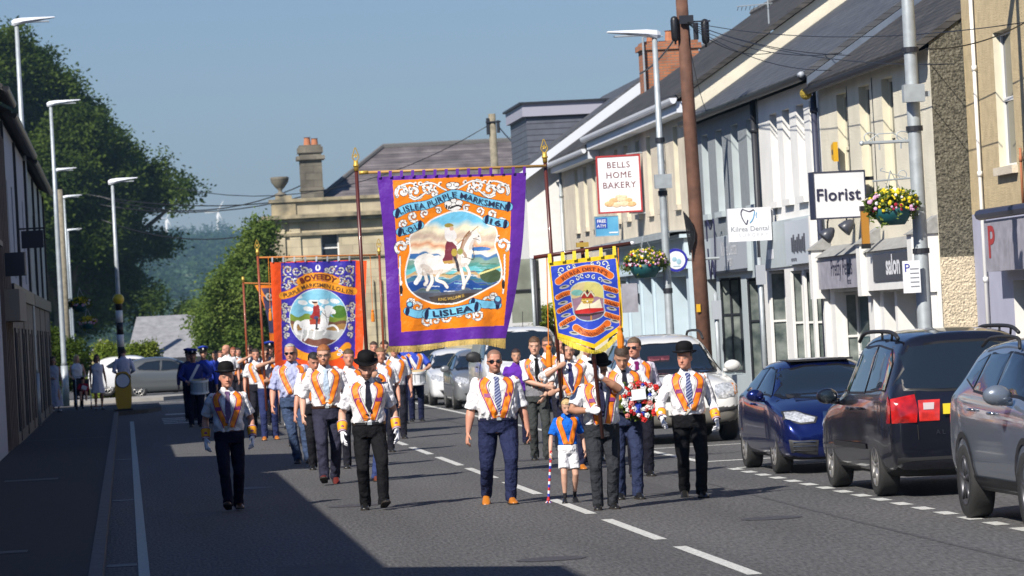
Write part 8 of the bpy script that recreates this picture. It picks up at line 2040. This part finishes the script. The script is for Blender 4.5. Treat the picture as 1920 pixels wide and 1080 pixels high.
# ---------------------------------------------------------------- blue district banner
YK = yE - .155 * 1.74 - .10
def W2(cx, cy, off):
    u = (cx - 120) / 600; v = (cy - 200) / 750; d = .02 * math.sin(u * 9 + v * 3) * max(0, v) + .02 * math.sin(v * 7)
    return QY(1000 + cx / 4.5, 440 + cy / 4.5, YK - .06 - d - off)
def paint2(A):
    A.c[:] = s2l([v / 255 for v in (250, 205, 20)])
    F_ = [(146, 268), (420, 235), (694, 200), (712, 400), (742, 758), (640, 830), (515, 922), (400, 885), (210, 828), (175, 540)]
    A.poly(F_, (45, 75, 200)); OR = (240, 115, 25); K = (25, 20, 30); Wt = (225, 232, 235)
    for (x, y, r, q, d_, w) in ((240, 300, 34, 2, 1, 9), (300, 275, 24, 1, 1, 8), (340, 270, 18, 4, 1, 7), (600, 245, 36, 1, -1, 9), (545, 240, 24, 2, -1, 8), (500, 245, 18, 5, -1, 7), (330, 400, 24, 2, 1, 7), (370, 370, 24, 4, 1, 7), (410, 345, 22, 1, 1, 7), (460, 345, 20, 3, -1, 7), (510, 360, 22, 5, -1, 7), (560, 375, 24, 1, -1, 7), (220, 335, 20, 4, 1, 8), (635, 280, 22, 5, -1, 8)): A.spiral(x, y, r, q, d_, 1.1, w, Wt, K, False)
    for P, w in (([(212, 395), (280, 345), (370, 305), (460, 285), (560, 295), (650, 345)], 56), ([(205, 530), (250, 505), (298, 490)], 40), ([(218, 645), (268, 618), (322, 592)], 40), ([(238, 760), (288, 725), (338, 702)], 40), ([(596, 445), (650, 460), (700, 475)], 40), ([(602, 560), (655, 576), (708, 590)], 40), ([(615, 672), (668, 690), (720, 705)], 40), ([(360, 785), (420, 820), (500, 832), (570, 800), (625, 750)], 56)):
        P = along(P); A.stroke(P, w, OR, edge=(235, 225, 200), ew=4)
    for (x, y, q) in ((250, 575, -14), (275, 680, -14), (262, 780, -14), (655, 515, 12), (660, 625, 12), (690, 730, 12), (262, 440, -14), (620, 395, 14), (345, 830, 10), (635, 790, -10)): A.ell(x, y, 44, 15, (190, 190, 180), q); A.ell(x, y - 3, 24, 6, (70, 65, 60), q)
    arch = along([(318, 500), (325, 450), (380, 410), (450, 398), (530, 405), (580, 440), (590, 500), (592, 600), (600, 650), (560, 700), (470, 725), (390, 708), (345, 660), (335, 600)], 5); arch.append(arch[0])
    A.fill(A.dist(arch) < 7, (190, 215, 220)); ins = A.inside(arch); sv = A.c.copy(); wob = 8 * np.sin(A.X / 20)
    A.fill(np.ones_like(A.X), (225, 215, 130)); A.fill(A.X + A.Y * .3 < 560, (225, 205, 150)); A.ell(370, 490, 50, 26, (130, 195, 185)); A.fill(A.Y + wob > 530, (165, 130, 150)); A.fill(A.Y > 655, (110, 85, 110))
    A.poly([(355, 640), (420, 545), (500, 580), (560, 540), (585, 630), (470, 660)], (245, 235, 205)); A.poly([(350, 640), (470, 620), (590, 618), (592, 640), (470, 665), (355, 668)], (200, 35, 30)); A.stroke([(475, 560), (475, 640)], 5, (120, 80, 60)); A.poly([(350, 668), (470, 668), (592, 648), (592, 660), (470, 690), (352, 690)], (60, 40, 40))
    A.ell(455, 515, 58, 34, (170, 45, 40)); A.poly([(405, 540), (510, 535), (495, 580), (420, 582)], (200, 160, 60)); A.stroke([(402, 520), (430, 480), (455, 520), (485, 478), (512, 516)], 12, (225, 215, 190), edge=(60, 40, 20), ew=2); A.ell(455, 478, 10, 14, (60, 50, 50)); A.stroke([(410, 555), (505, 552)], 12, (235, 205, 110), edge=(70, 40, 20), ew=2); A.ell(456, 563, 8, 7, (240, 240, 240)); A.ell(488, 705, 8, 24, (190, 130, 60))
    A.c = np.where(ins[..., None], A.c, sv)
    # outside the pointed foot the grid is cut away below
t = thing('parade_banner', 'smallest banner, blue with a yellow fringe and a crown on an open book', 'banner')
cl, Xg, Yg = cloth(t, [(126, 232), (140, 350), (160, 560), (185, 740), (203, 858)], [(698, 165), (722, 300), (742, 500), (755, 700), (755, 785)], lambda u: 0 * u, lambda u: 142 * (1 - np.abs((u - .56) / np.where(u < .56, .56, .44))) ** .95, 230, 290, W2, paint2)
mb = MB(); T2 = mat('maroon_letter', (.10, .012, .015), .6)
text_path(mb, 'KILREA DIST Nº5.', [(248, 385), (300, 352), (370, 322), (460, 303), (560, 314), (622, 350)], 46, W2, 0, .02)
for s_, P in (('LOL161', [(215, 540), (250, 524), (292, 506)]), ('LOL364', [(226, 658), (268, 636), (316, 606)]), ('LOL529', [(244, 772), (290, 742), (334, 716)]), ('LOL175', [(606, 462), (650, 476), (696, 490)]), ('LOL366', [(608, 576), (655, 592), (704, 606)]), ('LOL1517', [(620, 688), (668, 706), (716, 722)]), ('Cº LONDONDERRY', [(372, 806), (420, 838), (500, 852), (572, 820), (618, 778)])): text_path(mb, s_, P, 34 if len(s_) < 10 else 42, W2, 0, .02)
mb.build('lettering', T2, cl)
yf = mat('yellow_fringe', (.80, .62, .04), .6, ns=60, na=.15)
fringe(cl, [(203, 858), (300, 892), (420, 940), (518, 975), (600, 930), (690, 850), (755, 785)], [(208, 880), (305, 945), (420, 985), (515, 1006), (615, 975), (705, 885), (760, 820)], W2, yf, 110)
for x, w in ((122, 34), (232, 34), (330, 34), (438, 32), (556, 32), (668, 32)):
    mb = MB(); yb = 235 - (x - 126) * .117; pz = [(x, yb + 3), (x + w, yb + 1), (x + w - 6, yb - 76), (x, yb - 74)]; mb.quad(*[W2(a, b, .03) for a, b in pz]); mb.quad(*[W2(a, b, -.04) for a, b in pz]); mb.build('hanging_loop', yf, cl)
mb = MB(); mb.tube([QY(1000, 483, YK - .05), QY(1182, 456.5, YK - .05)], .022, 10); mb.build('crossbar', darkp, t, smooth=True)
mb = MB()
for p in ((999, 483), (1185, 456)): c = QY(*p, YK - .05); mb.ell(c, (.03, .022, .022), 10, 6)
mb.build('bar_end', M['signwhite'], t, smooth=True)
pole(t, (1090, 452), (1130, 822), YK + .03, YK + .06, .021, darkp, False, False)
c = QY(1092, 458, YK - .0); mb = MB(); mb.box(c.x - .065, c.x + .065, c.y - .03, c.y + .05, c.z - .03, c.z + .02); mb.build('socket', M['gold'], t)
cord(t, (1025, 482), (1029, 668), YK - .05); cord(t, (1159, 460), (1163, 632), YK - .05)
# ---------------------------------------------------------------- orange and blue banner on the left
def W3(cx, cy, off):
    u = (cx - 30) / 815; v = (cy - 130) / 900; d = .05 * math.sin(u * 12 + v * 2) * max(0, v) + .03 * math.sin(u * 25 + 1)
    return QY(500 + cx / 4.5, 460 + cy / 4.5, YBo - .10 - d - off)
def paint3(A):
    A.c[:] = s2l([v / 255 for v in (250, 85, 15)])
    A.poly([(120, 148), (440, 138), (750, 130), (750, 500), (745, 945), (430, 960), (132, 966), (125, 600)], (55, 45, 165)); K = (30, 25, 40); Wt = (200, 198, 195)
    rg = random.Random(8)
    for (x, y, r, q) in ((180, 210, 45, 2), (250, 215, 40, .5), (320, 220, 36, 4), (190, 300, 45, 3), (250, 300, 34, 1), (170, 350, 30, 5), (370, 215, 24, 1), (155, 510, 28, 2), (190, 540, 26, 4), (150, 600, 26, 1), (185, 640, 26, 3), (160, 700, 26, 5), (175, 760, 26, 2), (150, 560, 20, 4)):
        for s_ in (1, -1): A.spiral(x if s_ == 1 else 872 - x, y - (0 if s_ == 1 else 6), r, q if s_ == 1 else math.pi - q, s_, 1.2, 13, Wt, K)
    for k in range(70):
        x = rg.uniform(135, 340); y = rg.uniform(175, 370) if rg.random() < .7 else rg.uniform(470, 790)
        if y > 400: x = rg.uniform(135, 205)
        for s_ in (1, -1): A.ell(x if s_ == 1 else 872 - x, y, 9, 5, rg.choice((K, (180, 120, 60), (235, 235, 235), (120, 110, 100))), rg.uniform(0, 180))
    A.ell(432, 190, 22, 26, (235, 235, 240)); A.ell(432, 185, 8, 18, (50, 45, 160))
    A.ell(436, 612, 246, 246, (225, 235, 240)); ins = ((A.X - 436) / 240) ** 2 + ((A.Y - 612) / 240) ** 2 < 1; sv = A.c.copy(); wob = 8 * np.sin(A.X / 24)
    A.fill(np.ones_like(A.X), (130, 195, 220)); 
    for k in range(9): A.ell(260 + 45 * k, 430 + (k * 53) % 110, 42, 20, (235, 240, 238), 10)
    A.fill(A.Y + wob * 2 > 590, (120, 145, 50)); A.ell(610, 560, 70, 55, (75, 120, 40)); A.fill(A.Y + wob > 640, (110, 75, 55)); A.fill(A.Y + wob > 668, (165, 125, 70)); A.fill(A.Y + wob * .6 > 715, (190, 192, 190)); A.fill(A.Y + wob > 790, (120, 75, 60))
    H_ = (240, 240, 238); HS = (180, 180, 185)
    A.stroke(along([(290, 660), (255, 650), (240, 690), (255, 740), (300, 750)]), 26, H_, edge=HS, ew=3); A.ell(345, 670, 70, 45, H_); A.ell(440, 680, 80, 40, H_); A.poly(along([(460, 690), (455, 600), (480, 540), (530, 525), (575, 545), (580, 575), (550, 580), (530, 600), (520, 660), (500, 700)], 4), H_)
    for P in ([(310, 690), (300, 740), (290, 800)], [(350, 700), (345, 760), (320, 800)], [(500, 690), (560, 675), (595, 700), (605, 725)], [(470, 700), (500, 720), (480, 750)], [(410, 700), (400, 740), (395, 780)]): A.stroke(along(P), 15, H_, edge=HS, ew=2)
    A.stroke(along([(490, 545), (500, 600), (510, 650)]), 6, (150, 150, 150)); A.stroke(along([(460, 560), (520, 610), (545, 560)]), 4, (70, 50, 50))
    A.poly(along([(392, 520), (388, 570), (362, 605), (400, 625), (445, 610), (450, 560), (440, 505), (410, 500)], 4), (150, 30, 30)); A.poly([(360, 625), (455, 615), (450, 665), (365, 668)], (165, 60, 35)); A.ell(412, 490, 18, 20, (225, 180, 150)); A.ell(405, 478, 24, 12, (60, 35, 30)); A.ell(412, 468, 30, 8, (230, 228, 225)); A.stroke([(445, 530), (520, 450)], 5, (230, 230, 235)); A.ell(418, 612, 20, 16, (50, 60, 110)); A.stroke([(425, 620), (420, 700)], 18, (45, 45, 65)); A.ell(425, 705, 18, 8, (30, 30, 35))
    A.c = np.where(ins[..., None], A.c, sv)
    G_ = (245, 160, 30)
    for P, w in (([(285, 305), (350, 272), (440, 262), (520, 272), (585, 300)], 62), ([(135, 425), (220, 400), (320, 345), (440, 330), (560, 350), (650, 375), (735, 388)], 60), ([(190, 870), (300, 930), (380, 950)], 62), ([(680, 850), (600, 920), (500, 945)], 62)): A.stroke(along(P), w, G_, edge=(200, 90, 20), ew=3)
    for (x, y) in ((620, 890), (590, 870), (640, 905), (610, 920)): A.ell(x, y, 16, 12, (235, 235, 240)); A.ell(x, y, 6, 5, (40, 60, 160))
t = thing('parade_banner', 'orange edged blue banner with a red coated rider, left of the largest banner', 'banner')
cl, _, _ = cloth(t, [(30, 140), (42, 400), (60, 750), (72, 1050)], [(845, 126), (835, 400), (822, 700), (800, 1040)], lambda u: 5 * np.sin(u * 14), lambda u: 4 * np.sin(u * 9), 240, 270, W3, paint3)
mb = MB(); text_path(mb, 'BOVEEDY', [(292, 322), (350, 298), (440, 284), (520, 294), (575, 318)], 62, W3, 0, .03); text_path(mb, 'PURPLE MARKSMEN L.O.L.175', [(145, 438), (220, 420), (320, 366), (440, 350), (560, 372), (650, 396), (726, 410)], 48, W3, 1, .02)
mb.build('lettering', [mat('dark_red_letter', (.16, .015, .01), .6), mat('brown_letter', (.07, .03, .015), .6)], cl)
fringe(cl, [(72, 1050), (400, 1046), (800, 1040)], [(74, 1085), (400, 1084), (796, 1078)], W3, mat('gold_fringe', (.62, .43, .12), .6, ns=60, na=.25), 90)
for k in range(9):
    mb = MB(); x = 40 + k * 93; yb = 140 - (x - 30) * .017; pz = [(x, yb + 3), (x + 14, yb + 3), (x + 14, yb - 40), (x, yb - 38)]; mb.quad(*[W3(a, b, .03) for a, b in pz]); mb.build('hanging_loop', M['signgrey'], cl)
mb = MB(); mb.tube([QY(486, 483, YBo - .05), QY(706, 478, YBo - .05)], .018, 8); mb.build('crossbar', mat('orange_bar', (.55, .20, .05), .4), t, smooth=True)
pole(t, (483, 478), (500, 770), YBo, YBo + .1, .024, redp); pole(t, (711, 476), (724, 760), YBo, YBo + .1, .024, redp)
cord(t, (503, 482), (507, 590), YBo - .12); cord(t, (694, 480), (699, 592), YBo - .12)
# ---------------------------------------------------------------- farthest banner, mostly hidden
def W4(cx, cy, off): return QY(cx, cy, 103.7 - off + .05 * math.sin(cx / 9))
def paint4(A):
    A.c[:] = s2l([v / 255 for v in (250, 130, 25)]); A.poly([(490, 540), (560, 540), (560, 625), (505, 625)], (75, 70, 105)); A.ell(530, 585, 22, 26, (150, 190, 205)); A.spiral(505, 555, 8, 1, 1, 1.2, 3, (210, 205, 200), (40, 40, 50), False); A.poly([(470, 534), (486, 534), (500, 560)], (250, 140, 30))
t = thing('parade_banner', 'farthest banner, a small orange piece showing left of the blue and orange one', 'banner')
cl, _, _ = cloth(t, [(478, 535), (490, 560), (502, 600), (506, 640)], [(560, 533), (560, 560), (560, 600), (560, 640)], lambda u: 0 * u, lambda u: 0 * u, 50, 60, W4, paint4)
mb = MB(); mb.tube([QY(458, 531, 103.7), QY(562, 533, 103.7)], .02, 8); mb.build('crossbar', mat('orange_bar', (.55, .20, .05), .4), t)
pole(t, (456, 528), (468, 760), 103.72, 103.82, .026, redp, False, True)
# ================================================================== haze
hm = bpy.data.materials.new('haze'); hm.use_nodes = True
nt = hm.node_tree; nt.nodes.clear(); out = nt.nodes.new('ShaderNodeOutputMaterial'); pv = nt.nodes.new('ShaderNodeVolumePrincipled')
pv.inputs['Color'].default_value = (.45, .74, 1, 1); pv.inputs['Density'].default_value = .0002; pv.inputs['Anisotropy'].default_value = .2
nt.links.new(pv.outputs[0], out.inputs['Volume'])
mb = MB(); mb.box(-1960, 1960, -80, 4350, -45, 160); o = mb.build('haze', hm); struct(o, 'stuff')
